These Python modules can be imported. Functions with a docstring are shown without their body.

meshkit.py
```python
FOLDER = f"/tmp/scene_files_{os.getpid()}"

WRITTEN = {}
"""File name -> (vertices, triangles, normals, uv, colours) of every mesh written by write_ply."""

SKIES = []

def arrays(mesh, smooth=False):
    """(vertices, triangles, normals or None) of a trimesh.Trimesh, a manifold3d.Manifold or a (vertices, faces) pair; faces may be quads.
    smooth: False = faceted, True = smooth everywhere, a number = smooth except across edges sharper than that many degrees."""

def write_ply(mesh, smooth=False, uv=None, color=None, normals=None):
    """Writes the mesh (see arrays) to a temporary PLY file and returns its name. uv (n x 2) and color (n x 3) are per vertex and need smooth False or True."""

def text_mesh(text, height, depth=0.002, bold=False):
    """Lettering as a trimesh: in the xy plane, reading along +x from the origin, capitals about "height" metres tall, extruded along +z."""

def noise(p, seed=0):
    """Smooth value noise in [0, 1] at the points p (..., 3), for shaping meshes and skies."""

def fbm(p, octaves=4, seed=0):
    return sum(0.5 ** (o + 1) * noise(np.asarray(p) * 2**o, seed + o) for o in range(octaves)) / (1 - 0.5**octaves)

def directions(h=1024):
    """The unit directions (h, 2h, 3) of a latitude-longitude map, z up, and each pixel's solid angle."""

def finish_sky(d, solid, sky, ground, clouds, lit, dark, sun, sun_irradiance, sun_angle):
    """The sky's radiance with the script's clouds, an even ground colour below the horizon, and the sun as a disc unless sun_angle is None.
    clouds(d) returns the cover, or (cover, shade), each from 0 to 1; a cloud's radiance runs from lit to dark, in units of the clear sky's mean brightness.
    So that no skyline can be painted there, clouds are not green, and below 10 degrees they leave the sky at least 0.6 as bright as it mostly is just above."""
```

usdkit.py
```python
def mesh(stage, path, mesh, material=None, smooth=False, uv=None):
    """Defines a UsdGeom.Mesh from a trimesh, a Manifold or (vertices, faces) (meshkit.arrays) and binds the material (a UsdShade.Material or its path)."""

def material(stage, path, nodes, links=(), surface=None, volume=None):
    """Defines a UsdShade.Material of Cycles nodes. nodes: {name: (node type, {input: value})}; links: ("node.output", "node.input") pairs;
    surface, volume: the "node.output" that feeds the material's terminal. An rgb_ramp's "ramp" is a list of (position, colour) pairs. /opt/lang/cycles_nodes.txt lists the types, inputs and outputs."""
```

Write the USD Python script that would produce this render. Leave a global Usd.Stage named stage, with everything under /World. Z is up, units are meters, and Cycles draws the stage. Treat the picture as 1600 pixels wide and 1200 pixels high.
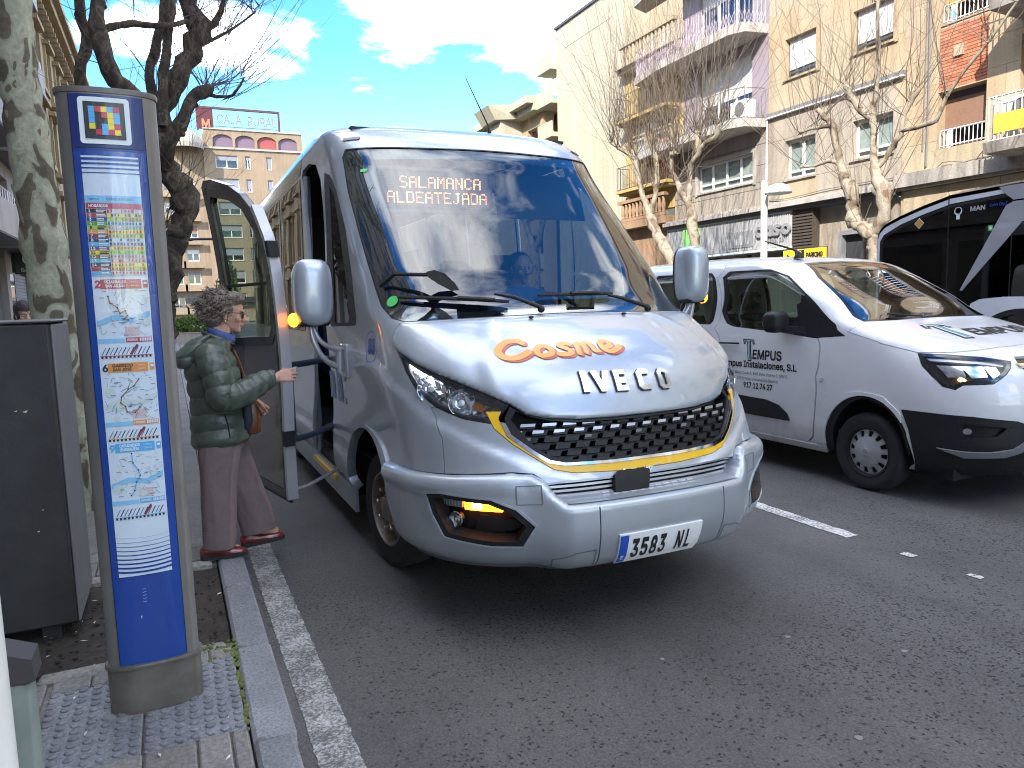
import math, random
import numpy as np
import trimesh, shapely
import shapely.geometry as sg
from shapely import affinity
from scipy.interpolate import PchipInterpolator
import manifold3d as m3
import usdkit, meshkit
from pxr import Usd, UsdGeom, UsdLux, UsdShade, Sdf, Gf, Vt

random.seed(7)
RNG = np.random.default_rng(7)
stage = Usd.Stage.CreateInMemory()
UsdGeom.SetStageUpAxis(stage, UsdGeom.Tokens.z)
UsdGeom.SetStageMetersPerUnit(stage, 1.0)
UsdGeom.Xform.Define(stage, '/World')
UsdGeom.Scope.Define(stage, '/World/Looks')

# ---------------------------------------------------------------- camera, sky, sun, exposure
EXPOSURE = 2.5
SUN_DIR = np.array([-0.60, -0.52, 0.0]); SUN_ELEV = math.radians(36)
SUN_DIR = SUN_DIR / np.linalg.norm(SUN_DIR) * math.cos(SUN_ELEV); SUN_DIR[2] = math.sin(SUN_ELEV)
SUN_ROT = math.atan2(SUN_DIR[0], SUN_DIR[1])

def camera():
    yaw, pitch, roll = math.radians(24.7), math.radians(6.368), math.radians(1.679)
    f = np.array([math.sin(yaw) * math.cos(pitch), math.cos(yaw) * math.cos(pitch), -math.sin(pitch)])
    r0 = np.array([math.cos(yaw), -math.sin(yaw), 0]); u0 = np.cross(r0, f)
    r = math.cos(roll) * r0 - math.sin(roll) * u0
    u = math.sin(roll) * r0 + math.cos(roll) * u0
    cam = UsdGeom.Camera.Define(stage, '/World/camera')
    m = Gf.Matrix4d(*r, 0, *u, 0, *(-f), 0, 0, 0, 1.62, 1)
    cam.AddTransformOp().Set(m)
    cam.CreateHorizontalApertureAttr(36.0); cam.CreateVerticalApertureAttr(27.0)
    cam.CreateFocalLengthAttr(36.0 * 1150 / 1600)
    cam.CreateClippingRangeAttr(Gf.Vec2f(0.05, 3000))
    cam.CreateExposureAttr(EXPOSURE)
camera()

usdkit.material(stage, '/World/Looks/sky_look', {
    'sky': ('sky_texture', {'sky_type': 'single_scattering', 'sun_disc': False, 'sun_elevation': SUN_ELEV, 'sun_rotation': SUN_ROT,
                            'air_density': 1.0, 'aerosol_density': 0.25, 'ozone_density': 1.6}),
    'sat': ('hsv', {'hue': 0.508, 'saturation': 1.40, 'value': 0.64}),
    'tc': ('texture_coordinate', {}),
    'xyz': ('separate_xyz', {}),
    'zc': ('math', {'math_type': 'add', 'value2': 0.16}),
    'zm': ('math', {'math_type': 'maximum', 'value2': 0.06}),
    'dx': ('math', {'math_type': 'divide'}), 'dy': ('math', {'math_type': 'divide'}),
    'uv': ('combine_xyz', {'z': 2.2}),
    'n1': ('noise_texture', {'scale': 1.55, 'detail': 8.0, 'roughness': 0.57, 'distortion': 0.25}),
    'cover': ('rgb_ramp', {'ramp': [(0.0, (0, 0, 0)), (0.492, (0, 0, 0)), (0.575, (0.65, 0.65, 0.65)), (0.68, (1, 1, 1)), (1, (1, 1, 1))]}),
    'n2': ('noise_texture', {'scale': 3.4, 'detail': 6.0, 'roughness': 0.6}),
    'cloudcol': ('rgb_ramp', {'ramp': [(0.3, (4.6, 4.75, 5.0)), (0.7, (8.0, 7.9, 7.7))]}),
    'mix': ('mix', {}),
    'bg': ('background_shader', {'strength': 0.15})},
    [('sky.color', 'sat.color'), ('tc.generated', 'xyz.vector'), ('xyz.z', 'zc.value1'), ('zc.value', 'zm.value1'),
     ('xyz.x', 'dx.value1'), ('zm.value', 'dx.value2'), ('xyz.y', 'dy.value1'), ('zm.value', 'dy.value2'),
     ('dx.value', 'uv.x'), ('dy.value', 'uv.y'), ('uv.vector', 'n1.vector'), ('uv.vector', 'n2.vector'),
     ('n1.fac', 'cover.fac'), ('n2.fac', 'cloudcol.fac'), ('cover.color', 'mix.fac'),
     ('sat.color', 'mix.color1'), ('cloudcol.color', 'mix.color2'), ('mix.color', 'bg.color')], surface='bg.background')
dome = UsdLux.DomeLight.Define(stage, '/World/sky')
UsdShade.MaterialBindingAPI.Apply(dome.GetPrim()).Bind(UsdShade.Material.Get(stage, '/World/Looks/sky_look'))
dome.GetPrim().SetCustomDataByKey('kind', 'structure')
sun = UsdLux.DistantLight.Define(stage, '/World/sun')
sun.CreateNormalizeAttr(True); sun.CreateIntensityAttr(0.5); sun.CreateAngleAttr(0.5); sun.CreateColorAttr(Gf.Vec3f(1.0, 0.94, 0.85))
_z = SUN_DIR; _x = np.cross([0, 0, 1.0], _z); _x /= np.linalg.norm(_x); _y = np.cross(_z, _x)
sun.AddTransformOp().Set(Gf.Matrix4d(*_x, 0, *_y, 0, *_z, 0, *(SUN_DIR * 100), 1))

# ---------------------------------------------------------------- helpers: prims
NAMES = {}
def free(parent, name):
    k = (parent, name); n = NAMES.get(k, -1) + 1; NAMES[k] = n
    return f'{parent}/{name}' if n == 0 else f'{parent}/{name}_{n:03d}'
def tag(p, label=None, cat=None, group=None, kind=None):
    for k, v in (('label', label), ('category', cat), ('group', group), ('kind', kind)):
        if v: p.SetCustomDataByKey(k, v)
    return p
def thing(name, label, cat, loc=(0, 0, 0), rotz=0, group=None, kind=None):
    path = free('/World', name)
    x = UsdGeom.Xform.Define(stage, path)
    if any(loc): x.AddTranslateOp().Set(Gf.Vec3d(*map(float, loc)))
    if rotz: x.AddRotateZOp().Set(float(rotz))
    tag(x.GetPrim(), label, cat, group, kind)
    return path
def part(parent, name, mesh, mat, smooth=False, label=None, kind=None):
    path = free(parent, name)
    m = usdkit.mesh(stage, path, mesh, '/World/Looks/' + mat, smooth)
    tag(m.GetPrim(), label, kind=kind)
    return path
def single(name, mesh, mat, label=None, cat=None, group=None, kind=None, smooth=False):
    path = free('/World', name)
    m = usdkit.mesh(stage, path, mesh, '/World/Looks/' + mat, smooth)
    tag(m.GetPrim(), label, cat, group, kind)
    return path
def copy_of(src, name, loc, rotz=0, label=None, scale=None):
    path = free('/World', name)
    x = UsdGeom.Xform.Define(stage, path)
    x.GetPrim().GetReferences().AddInternalReference(src); x.GetPrim().SetInstanceable(True)
    x.ClearXformOpOrder()
    x.AddTranslateOp(opSuffix='c').Set(Gf.Vec3d(*map(float, loc)))
    if rotz: x.AddRotateZOp(opSuffix='c').Set(float(rotz))
    if scale: x.AddScaleOp(opSuffix='c').Set(Gf.Vec3f(*scale))
    if label: x.GetPrim().SetCustomDataByKey('label', label)
    return path

# ---------------------------------------------------------------- helpers: shapes
def cat(*ms):
    ms = [m for m in ms if m is not None]
    vs, fs, o = [], [], 0
    for m in ms:
        if hasattr(m, 'to_mesh'):
            q = m.to_mesh(); v, f = np.asarray(q.vert_properties)[:, :3], np.asarray(q.tri_verts)
        elif isinstance(m, trimesh.Trimesh): v, f = m.vertices, m.faces
        else:
            v, f = np.asarray(m[0], float), np.asarray(m[1], int)
            if f.shape[1] == 4: f = np.vstack([f[:, [0, 1, 2]], f[:, [0, 2, 3]]])
        vs.append(np.asarray(v, float)); fs.append(np.asarray(f, int) + o); o += len(v)
    return (np.vstack(vs), np.vstack(fs))
def xf(m, M=None, t=None, s=None, rz=None, ry=None, rx=None):
    v, f = cat(m)
    if s is not None: v = v * np.asarray(s)
    for a, ax in ((rx, 0), (ry, 1), (rz, 2)):
        if a is not None:
            c, q = math.cos(a), math.sin(a)
            R = {0: [[1, 0, 0], [0, c, -q], [0, q, c]], 1: [[c, 0, q], [0, 1, 0], [-q, 0, c]], 2: [[c, -q, 0], [q, c, 0], [0, 0, 1]]}[ax]
            v = v @ np.array(R).T
    if M is not None: v = v @ np.asarray(M)[:3, :3].T + np.asarray(M)[:3, 3] if np.asarray(M).shape == (4, 4) else v @ np.asarray(M).T
    if t is not None: v = v + np.asarray(t, float)
    return (v, f)
BOXF = np.array([[0, 2, 3, 1], [4, 5, 7, 6], [0, 1, 5, 4], [2, 6, 7, 3], [0, 4, 6, 2], [1, 3, 7, 5]])
def box(x0, x1, y0, y1, z0, z1):
    v = np.array([[x, y, z] for z in (z0, z1) for y in (y0, y1) for x in (x0, x1)], float)
    return (v, np.vstack([BOXF[:, [0, 1, 2]], BOXF[:, [0, 2, 3]]]))
def bbox(x0, x1, y0, y1, z0, z1, r=0.01):
    """box with chamfered edges"""
    r = min(r, (x1 - x0) * .45, (y1 - y0) * .45, (z1 - z0) * .45)
    p = []
    for sx in (0, 1):
        for sy in (0, 1):
            for sz in (0, 1):
                c = np.array([(x0, x1)[sx], (y0, y1)[sy], (z0, z1)[sz]]); d = np.array([1 - 2 * sx, 1 - 2 * sy, 1 - 2 * sz]) * r
                for k in range(3):
                    e = d.copy(); e[k] = 0; p.append(c + e)
    return hull(p)
def hull(pts):
    h = trimesh.convex.convex_hull(np.asarray(pts, float))
    return (np.array(h.vertices), np.array(h.faces))
def extrude(poly, h):
    """shapely polygon(s) -> solid along z"""
    gs = [g for g in getattr(poly, 'geoms', [poly]) if g.geom_type == 'Polygon' and g.area > 1e-9]
    return cat(*[trimesh.creation.extrude_polygon(g, h, engine='earcut') for g in gs])
def plane(m, axis, at):
    """lay a mesh drawn in xy with thickness z against a world plane: axis 'x': (a,b,c)->(at+c, a, b) ; 'y': (a,b,c)->(a, at+c, b)"""
    v, f = cat(m)
    if axis == 'x': return (np.stack([at + v[:, 2], v[:, 0], v[:, 1]], 1), f)
    return (np.stack([v[:, 0], at + v[:, 2], v[:, 1]], 1), f[:, ::-1])
def frame_of(d, up=(0, 0, 1)):
    d = np.asarray(d, float); d = d / np.linalg.norm(d)
    u = np.asarray(up, float)
    if abs(d @ u) > .98: u = np.array([1.0, 0, 0])
    a = np.cross(u, d); a /= np.linalg.norm(a)
    return a, np.cross(d, a), d
def tube(path, rad, n=8, cap=True, bump=0, seed=0):
    P = np.asarray(path, float); k = len(P)
    R = np.full(k, rad, float) if np.ndim(rad) == 0 else np.asarray(rad, float)
    T = np.gradient(P, axis=0); T /= np.linalg.norm(T, axis=1)[:, None] + 1e-12
    a, b, _ = frame_of(T[0]); v = []
    ang = np.arange(n) * 2 * np.pi / n
    for i in range(k):
        a = a - T[i] * (a @ T[i]); a /= np.linalg.norm(a) + 1e-12; b = np.cross(T[i], a)
        ring = np.outer(np.cos(ang), a) + np.outer(np.sin(ang), b)
        v.append(P[i] + R[i] * ring)
    v = np.vstack(v)
    if bump:
        c = np.repeat(P, n, 0); q = meshkit.fbm(v * bump[1], 3, seed)[:, None]
        v = c + (v - c) * (1 + bump[0] * (q - .5) * 2)
    i, j = np.meshgrid(np.arange(k - 1), np.arange(n), indexing='ij'); j2 = (j + 1) % n
    A, B, C, D = i * n + j, i * n + j2, (i + 1) * n + j2, (i + 1) * n + j
    f = np.vstack([np.stack([A, B, C], -1).reshape(-1, 3), np.stack([A, C, D], -1).reshape(-1, 3)])
    if cap:
        v = np.vstack([v, P[:1], P[-1:]]); c0, c1 = len(v) - 2, len(v) - 1
        q = np.arange(n); q2 = (q + 1) % n
        f = np.vstack([f, np.stack([np.full(n, c0), q2, q], 1), np.stack([np.full(n, c1), (k - 1) * n + q, (k - 1) * n + q2], 1)])
    return (v, f)
def spline(pts, n):
    P = np.asarray(pts, float)
    if len(P) < 3: return np.array([P[0] + (P[-1] - P[0]) * q for q in np.linspace(0, 1, n)])
    s = np.r_[0, np.cumsum(np.linalg.norm(np.diff(P, axis=0), axis=1))]
    return np.stack([PchipInterpolator(s, P[:, k])(np.linspace(0, s[-1], n)) for k in range(P.shape[1])], 1)
def lathe(prof, n=32, axis='z'):
    """prof: (r, h) pairs"""
    p = np.asarray(prof, float); k = len(p); a = np.arange(n) * 2 * np.pi / n
    v = np.stack([np.outer(p[:, 0], np.cos(a)), np.outer(p[:, 0], np.sin(a)), np.repeat(p[:, 1:2], n, 1)], -1).reshape(-1, 3)
    i, j = np.meshgrid(np.arange(k - 1), np.arange(n), indexing='ij'); j2 = (j + 1) % n
    A, B, C, D = i * n + j, i * n + j2, (i + 1) * n + j2, (i + 1) * n + j
    f = np.vstack([np.stack([A, B, C], -1).reshape(-1, 3), np.stack([A, C, D], -1).reshape(-1, 3)])
    if axis == 'x': v = v[:, [2, 0, 1]]
    return (v, f)
def rings(R):
    """loft closed rings (k, n, 3), capped"""
    R = np.asarray(R, float); k, n, _ = R.shape
    v = np.vstack([R.reshape(-1, 3), R[0].mean(0)[None], R[-1].mean(0)[None]])
    i, j = np.meshgrid(np.arange(k - 1), np.arange(n), indexing='ij'); j2 = (j + 1) % n
    A, B, C, D = i * n + j, i * n + j2, (i + 1) * n + j2, (i + 1) * n + j
    q = np.arange(n); q2 = (q + 1) % n
    f = np.vstack([np.stack([A, B, C], -1).reshape(-1, 3), np.stack([A, C, D], -1).reshape(-1, 3),
                   np.stack([np.full(n, k * n), q2, q], 1), np.stack([np.full(n, k * n + 1), (k - 1) * n + q, (k - 1) * n + q2], 1)])
    return (v, f)
def ball(c, r, sub=2):
    m = trimesh.creation.icosphere(sub, 1.0)
    return (m.vertices * np.asarray(r) + np.asarray(c), np.array(m.faces))
def heal(m, refine=None, smooth=0):
    """one continuous skin from overlapping closed parts (list of Manifold)"""
    M = m3.Manifold.batch_boolean(m, m3.OpType.Add)
    if refine: M = M.refine_to_length(refine)
    q = M.to_mesh(); t = trimesh.Trimesh(np.asarray(q.vert_properties)[:, :3], np.asarray(q.tri_verts), process=False)
    if smooth: t = trimesh.smoothing.filter_taubin(t, iterations=smooth)
    return t
def capsule(a, b, ra, rb, seg=12):
    A = m3.Manifold.sphere(ra, seg).translate(list(map(float, a))); B = m3.Manifold.sphere(rb, seg).translate(list(map(float, b)))
    return m3.Manifold.batch_hull([A, B])
def chain(pts, rad, seg=12):
    return [capsule(pts[i], pts[i + 1], rad[i], rad[i + 1], seg) for i in range(len(pts) - 1)]

# ---------------------------------------------------------------- helpers: writing
import glob
from PIL import Image, ImageDraw, ImageFont
_FONT = ImageFont.truetype(glob.glob('/opt/blender-*/*/datafiles/fonts/Inter.woff2')[0], 72)
def text_shape(text, height, bold=False, width=None, center=True, slant=0):
    """lettering as flat shapely polygons, capitals 'height' tall"""
    sw = 3 if bold else 0
    x0, y0, x1, y1 = _FONT.getbbox(text, anchor='ls', stroke_width=sw)
    im = Image.new('L', (int(x1 - x0 + 8), int(y1 - y0 + 8)))
    ImageDraw.Draw(im).text((4 - x0, 4 - y0), text, 255, _FONT, anchor='ls', stroke_width=sw)
    on = np.pad(np.asarray(im) > 127, ((0, 0), (1, 1))).astype(np.int8)
    rows, st = np.nonzero(np.diff(on, axis=1) == 1); en = np.nonzero(np.diff(on, axis=1) == -1)[1]
    g = shapely.union_all(shapely.box(st, -rows - 1, en, -rows)).buffer(0.6).buffer(-0.6).simplify(0.8)
    s = height / 52.5
    g = affinity.affine_transform(g, [s, 0, 0, s, -4 * s, (4 - y0) * s])
    if width:
        b = g.bounds; g = affinity.scale(g, width / (b[2] - b[0]), 1, origin=(b[0], 0))
    if slant: g = affinity.skew(g, slant, 0, origin=(0, 0))
    if center:
        b = g.bounds; g = affinity.translate(g, -(b[0] + b[2]) / 2, -height / 2)
    return g

# ---------------------------------------------------------------- helpers: curved body skins
def gridclip(poly, du, dv):
    """triangles of a flat polygon cut along a grid -> (n,2) points, triangles"""
    poly = poly.buffer(0)
    x0, y0, x1, y1 = poly.bounds
    us = np.arange(math.floor(x0 / du), math.ceil(x1 / du) + 1) * du
    vs = np.arange(math.floor(y0 / dv), math.ceil(y1 / dv) + 1) * dv
    U, V = np.meshgrid(us[:-1], vs[:-1], indexing='ij'); U, V = U.ravel(), V.ravel()
    cells = shapely.box(U, V, U + du, V + dv)
    shapely.prepare(poly)
    inside = shapely.contains_properly(poly, cells); touch = shapely.intersects(poly, cells) & ~inside
    pts, tris, index = [], [], {}
    def vid(p):
        k = (round(p[0] * 2e5), round(p[1] * 2e5))
        if k not in index: index[k] = len(pts); pts.append(p)
        return index[k]
    for u, v in zip(U[inside], V[inside]):
        a, b, c, d = vid((u, v)), vid((u + du, v)), vid((u + du, v + dv)), vid((u, v + dv))
        tris += [(a, b, c), (a, c, d)]
    for g in shapely.intersection(cells[touch], poly):
        for q in getattr(g, 'geoms', [g]):
            if q.geom_type != 'Polygon' or q.area < 1e-10: continue
            vv, ff = trimesh.creation.triangulate_polygon(q, engine='earcut')
            ids = [vid(tuple(p)) for p in vv]
            for t in ff:
                i = [ids[k] for k in t]
                if len(set(i)) == 3:
                    A, B, C = (pts[k] for k in i)
                    if (B[0] - A[0]) * (C[1] - A[1]) - (B[1] - A[1]) * (C[0] - A[0]) < 0: i = i[::-1]
                    tris.append(tuple(i))
    return np.array(pts), np.array(tris)
class Skin:
    """a vehicle's outer skin: front and sides in one sheet. t: -1..1 round the nose, beyond +-1 along the sides; v: up the profile"""
    def __init__(self, table, xc, yrear):
        T = np.array(table, float); self.f = PchipInterpolator(T[:, 0], T[:, 1:]); self.xc, self.yr = xc, yrear
        vv = np.linspace(T[0, 0], T[-1, 0], 2000); zz = self.f(vv)[:, 0]; self._z, self._v = zz, vv
        self.v0, self.v1 = T[0, 0], T[-1, 0]
    def at(self, t, v):
        t, v = np.asarray(t, float), np.asarray(v, float)
        z, yf, D, hw, p = np.moveaxis(self.f(np.clip(v, self.v0, self.v1)), -1, 0)
        a = np.clip(t, -1, 1) * np.pi / 2; s, c = np.abs(np.sin(a)), np.maximum(np.cos(a), 0)
        r = ((s / hw) ** p + (c / D) ** p) ** (-1 / p); k = np.maximum(np.abs(t) - 1, 0)
        return np.stack([self.xc + r * np.sin(a), yf + D - r * np.cos(a) + k * (self.yr - yf - D), z], -1)
    def vz(self, z): return np.interp(z, self._z, self._v)
    def side(self, y, z, sgn=-1):
        """(t, v) of a point of the side given by (y, z)"""
        v = float(self.vz(z)); _, yf, D, _, _ = self.f(v)
        yc = yf + D
        if y >= yc: return (sgn * (1 + (y - yc) / (self.yr - yc)), v)
        ts = np.linspace(0, 1, 400); P = self.at(sgn * ts, np.full(400, v))
        return (sgn * float(np.interp(y, P[:, 1], ts)), v)
    def front(self, x, z):
        v = float(self.vz(z)); ts = np.linspace(-1, 1, 801); P = self.at(ts, np.full(801, v))
        return (float(np.interp(x, P[:, 0], ts)), v)
    def normal(self, uv):
        e = 1e-3; t, v = uv[:, 0], uv[:, 1]
        a = self.at(t + e, v) - self.at(t - e, v); b = self.at(t, np.minimum(v + e, self.v1)) - self.at(t, np.maximum(v - e, self.v0))
        n = np.cross(a, b); return n / (np.linalg.norm(n, axis=1)[:, None] + 1e-12)
    def patch(self, poly, off=0.0, thick=0.015, du=0.04, dv=0.045, back=False, pillow=None, shape=None):
        """part of the skin inside the flat polygon, 'off' metres proud, with edges turned in by 'thick'"""
        out = []
        for g in getattr(poly, 'geoms', [poly]):
            if g.geom_type != 'Polygon' or g.area < 1e-7: continue
            uv, f = gridclip(g, du, dv)
            N = self.normal(uv); o_ = np.full(len(uv), float(off))
            if pillow:
                d = shapely.distance(shapely.points(uv), g.boundary) / pillow[1]; o_ += pillow[0] * (np.sqrt(1 - (1 - np.clip(d, 0, 1)) ** 2) - 1)
            if shape is not None: o_ += shape(uv)
            P = self.at(uv[:, 0], uv[:, 1]) + N * o_[:, None]
            if thick:
                e = np.vstack([f[:, [0, 1]], f[:, [1, 2]], f[:, [2, 0]]]); key = np.sort(e, 1)
                _, inv, cnt = np.unique(key, axis=0, return_inverse=True, return_counts=True)
                e = e[cnt[inv.ravel()] == 1]
                n = len(P); P = np.vstack([P, P - N * thick])
                f2 = [f, np.stack([e[:, 1], e[:, 0], e[:, 0] + n], 1), np.stack([e[:, 1], e[:, 0] + n, e[:, 1] + n], 1)]
                if back: f2.append(f[:, ::-1] + n)
                f = np.vstack(f2)
            out.append((P, f))
        return cat(*out)
    def decal(self, outline, t0, v0, off=0.003, thick=0.0, ang=0, du=0.05, shape=None):
        """a flat outline in metres laid on the skin round (t0, v0)"""
        e = 1e-3; a = (self.at(t0 + e, v0) - self.at(t0 - e, v0)) / (2 * e); b = (self.at(t0, v0 + e) - self.at(t0, v0 - e)) / (2 * e)
        if ang: outline = affinity.rotate(outline, ang, origin=(0, 0))
        lb = np.linalg.norm(b); la = np.linalg.norm(a); ua, ub = a / la, b / lb
        c = ua @ ub; s = math.sqrt(1 - c * c)
        # metres along ua (x) and along the in-plane perpendicular (y)
        g = affinity.affine_transform(outline, [1 / la, -c / (s * la), 0, 1 / (s * lb), t0, v0])
        return self.patch(g, off, thick, du, du, shape=shape)
def mir(pts): return [(-t, v) for t, v in pts]
def P(*pts): return sg.Polygon(pts)
# ---------------------------------------------------------------- materials
def mat(name, nodes, links, surface='p.BSDF', volume=None):
    usdkit.material(stage, '/World/Looks/' + name, nodes, links, surface=surface, volume=volume)
def plain(name, col, rough=0.5, metal=0.0, coat=0.0, spec=0.5, noise=0.0, scale=6.0, bump=0.0, bscale=120.0, emit=None, estr=0, rvar=0.0):
    """even material with faint tone variation and optional fine relief"""
    n = {'p': ('principled_bsdf', {'base_color': col, 'roughness': rough, 'metallic': metal, 'coat_weight': coat, 'specular_ior_level': spec})}
    l = []
    if emit: n['p'][1].update(emission_color=emit, emission_strength=estr)
    if noise or bump or rvar:
        n['g'] = ('texture_coordinate', {})
    if noise:
        c = np.array(col)
        n['n'] = ('noise_texture', {'scale': scale, 'detail': 6.0, 'roughness': 0.62})
        n['r'] = ('rgb_ramp', {'ramp': [(0.25, tuple(c * (1 - noise))), (0.75, tuple(np.minimum(c * (1 + noise), 1)))]})
        l += [('g.object', 'n.vector'), ('n.fac', 'r.fac'), ('r.color', 'p.base_color')]
    if rvar:
        n['rn'] = ('noise_texture', {'scale': scale * 1.7, 'detail': 5.0})
        n['rr'] = ('map_range', {'from_min': .3, 'from_max': .7, 'to_min': max(rough - rvar, .02), 'to_max': rough + rvar})
        l += [('g.object', 'rn.vector'), ('rn.fac', 'rr.value'), ('rr.result', 'p.roughness')]
    if bump:
        n['bn'] = ('noise_texture', {'scale': bscale, 'detail': 4.0}); n['b'] = ('bump', {'strength': bump, 'distance': 0.01})
        l += [('g.object', 'bn.vector'), ('bn.fac', 'b.height'), ('b.normal', 'p.normal')]
    mat(name, n, l)
def stone(name, ca, cb, scale=0.8, fine=25, rough=0.8, bump=0.25, streak=0.3):
    """weathered wall: blotches, vertical streaks, fine grain"""
    mat(name, {'g': ('geometry', {}), 'm': ('mapping', {'scale': (3.0, 3.0, 0.25)}),
        'n': ('noise_texture', {'scale': scale, 'detail': 8.0, 'roughness': 0.65}), 's': ('noise_texture', {'scale': 1.4, 'detail': 5.0}),
        'f': ('noise_texture', {'scale': fine, 'detail': 5.0}),
        'r': ('rgb_ramp', {'ramp': [(0.3, ca), (0.7, cb)]}), 'sr': ('rgb_ramp', {'ramp': [(0.35, (1 - streak,) * 3), (0.6, (1, 1, 1))]}),
        'fr': ('rgb_ramp', {'ramp': [(0.3, (.86,) * 3), (0.7, (1.08,) * 3)]}),
        'm1': ('mix', {'mix_type': 'multiply', 'fac': 1.0}), 'm2': ('mix', {'mix_type': 'multiply', 'fac': 1.0}),
        'b': ('bump', {'strength': bump, 'distance': 0.02}), 'p': ('principled_bsdf', {'roughness': rough, 'specular_ior_level': 0.25})},
        [('g.position', 'n.vector'), ('g.position', 'm.vector'), ('m.vector', 's.vector'), ('g.position', 'f.vector'), ('n.fac', 'r.fac'), ('s.fac', 'sr.fac'), ('f.fac', 'fr.fac'),
         ('r.color', 'm1.color1'), ('sr.color', 'm1.color2'), ('m1.color', 'm2.color1'), ('fr.color', 'm2.color2'), ('m2.color', 'p.base_color'), ('f.fac', 'b.height'), ('b.normal', 'p.normal')])
def pane(name, tint=(0.9, 0.95, 0.95), refl=1.45, rough=0.0, base=0.0):
    """thin glass: see through by fresnel"""
    mat(name, {'f': ('fresnel', {'IOR': refl}), 'fa': ('math', {'math_type': 'add', 'value2': base}), 'g': ('geometry', {}), 'nb': ('math', {'math_type': 'subtract', 'value1': 1.0}), 'mx': ('math', {'math_type': 'multiply', 'use_clamp': True}), 't': ('transparent_bsdf', {'color': tint}), 'gl': ('glossy_bsdf', {'color': (1, 1, 1), 'roughness': rough}), 'x': ('mix_closure', {})},
        [('f.fac', 'fa.value1'), ('fa.value', 'mx.value1'), ('g.backfacing', 'nb.value2'), ('nb.value', 'mx.value2'), ('mx.value', 'x.fac'), ('t.BSDF', 'x.closure1'), ('gl.BSDF', 'x.closure2')], surface='x.closure')

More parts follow.
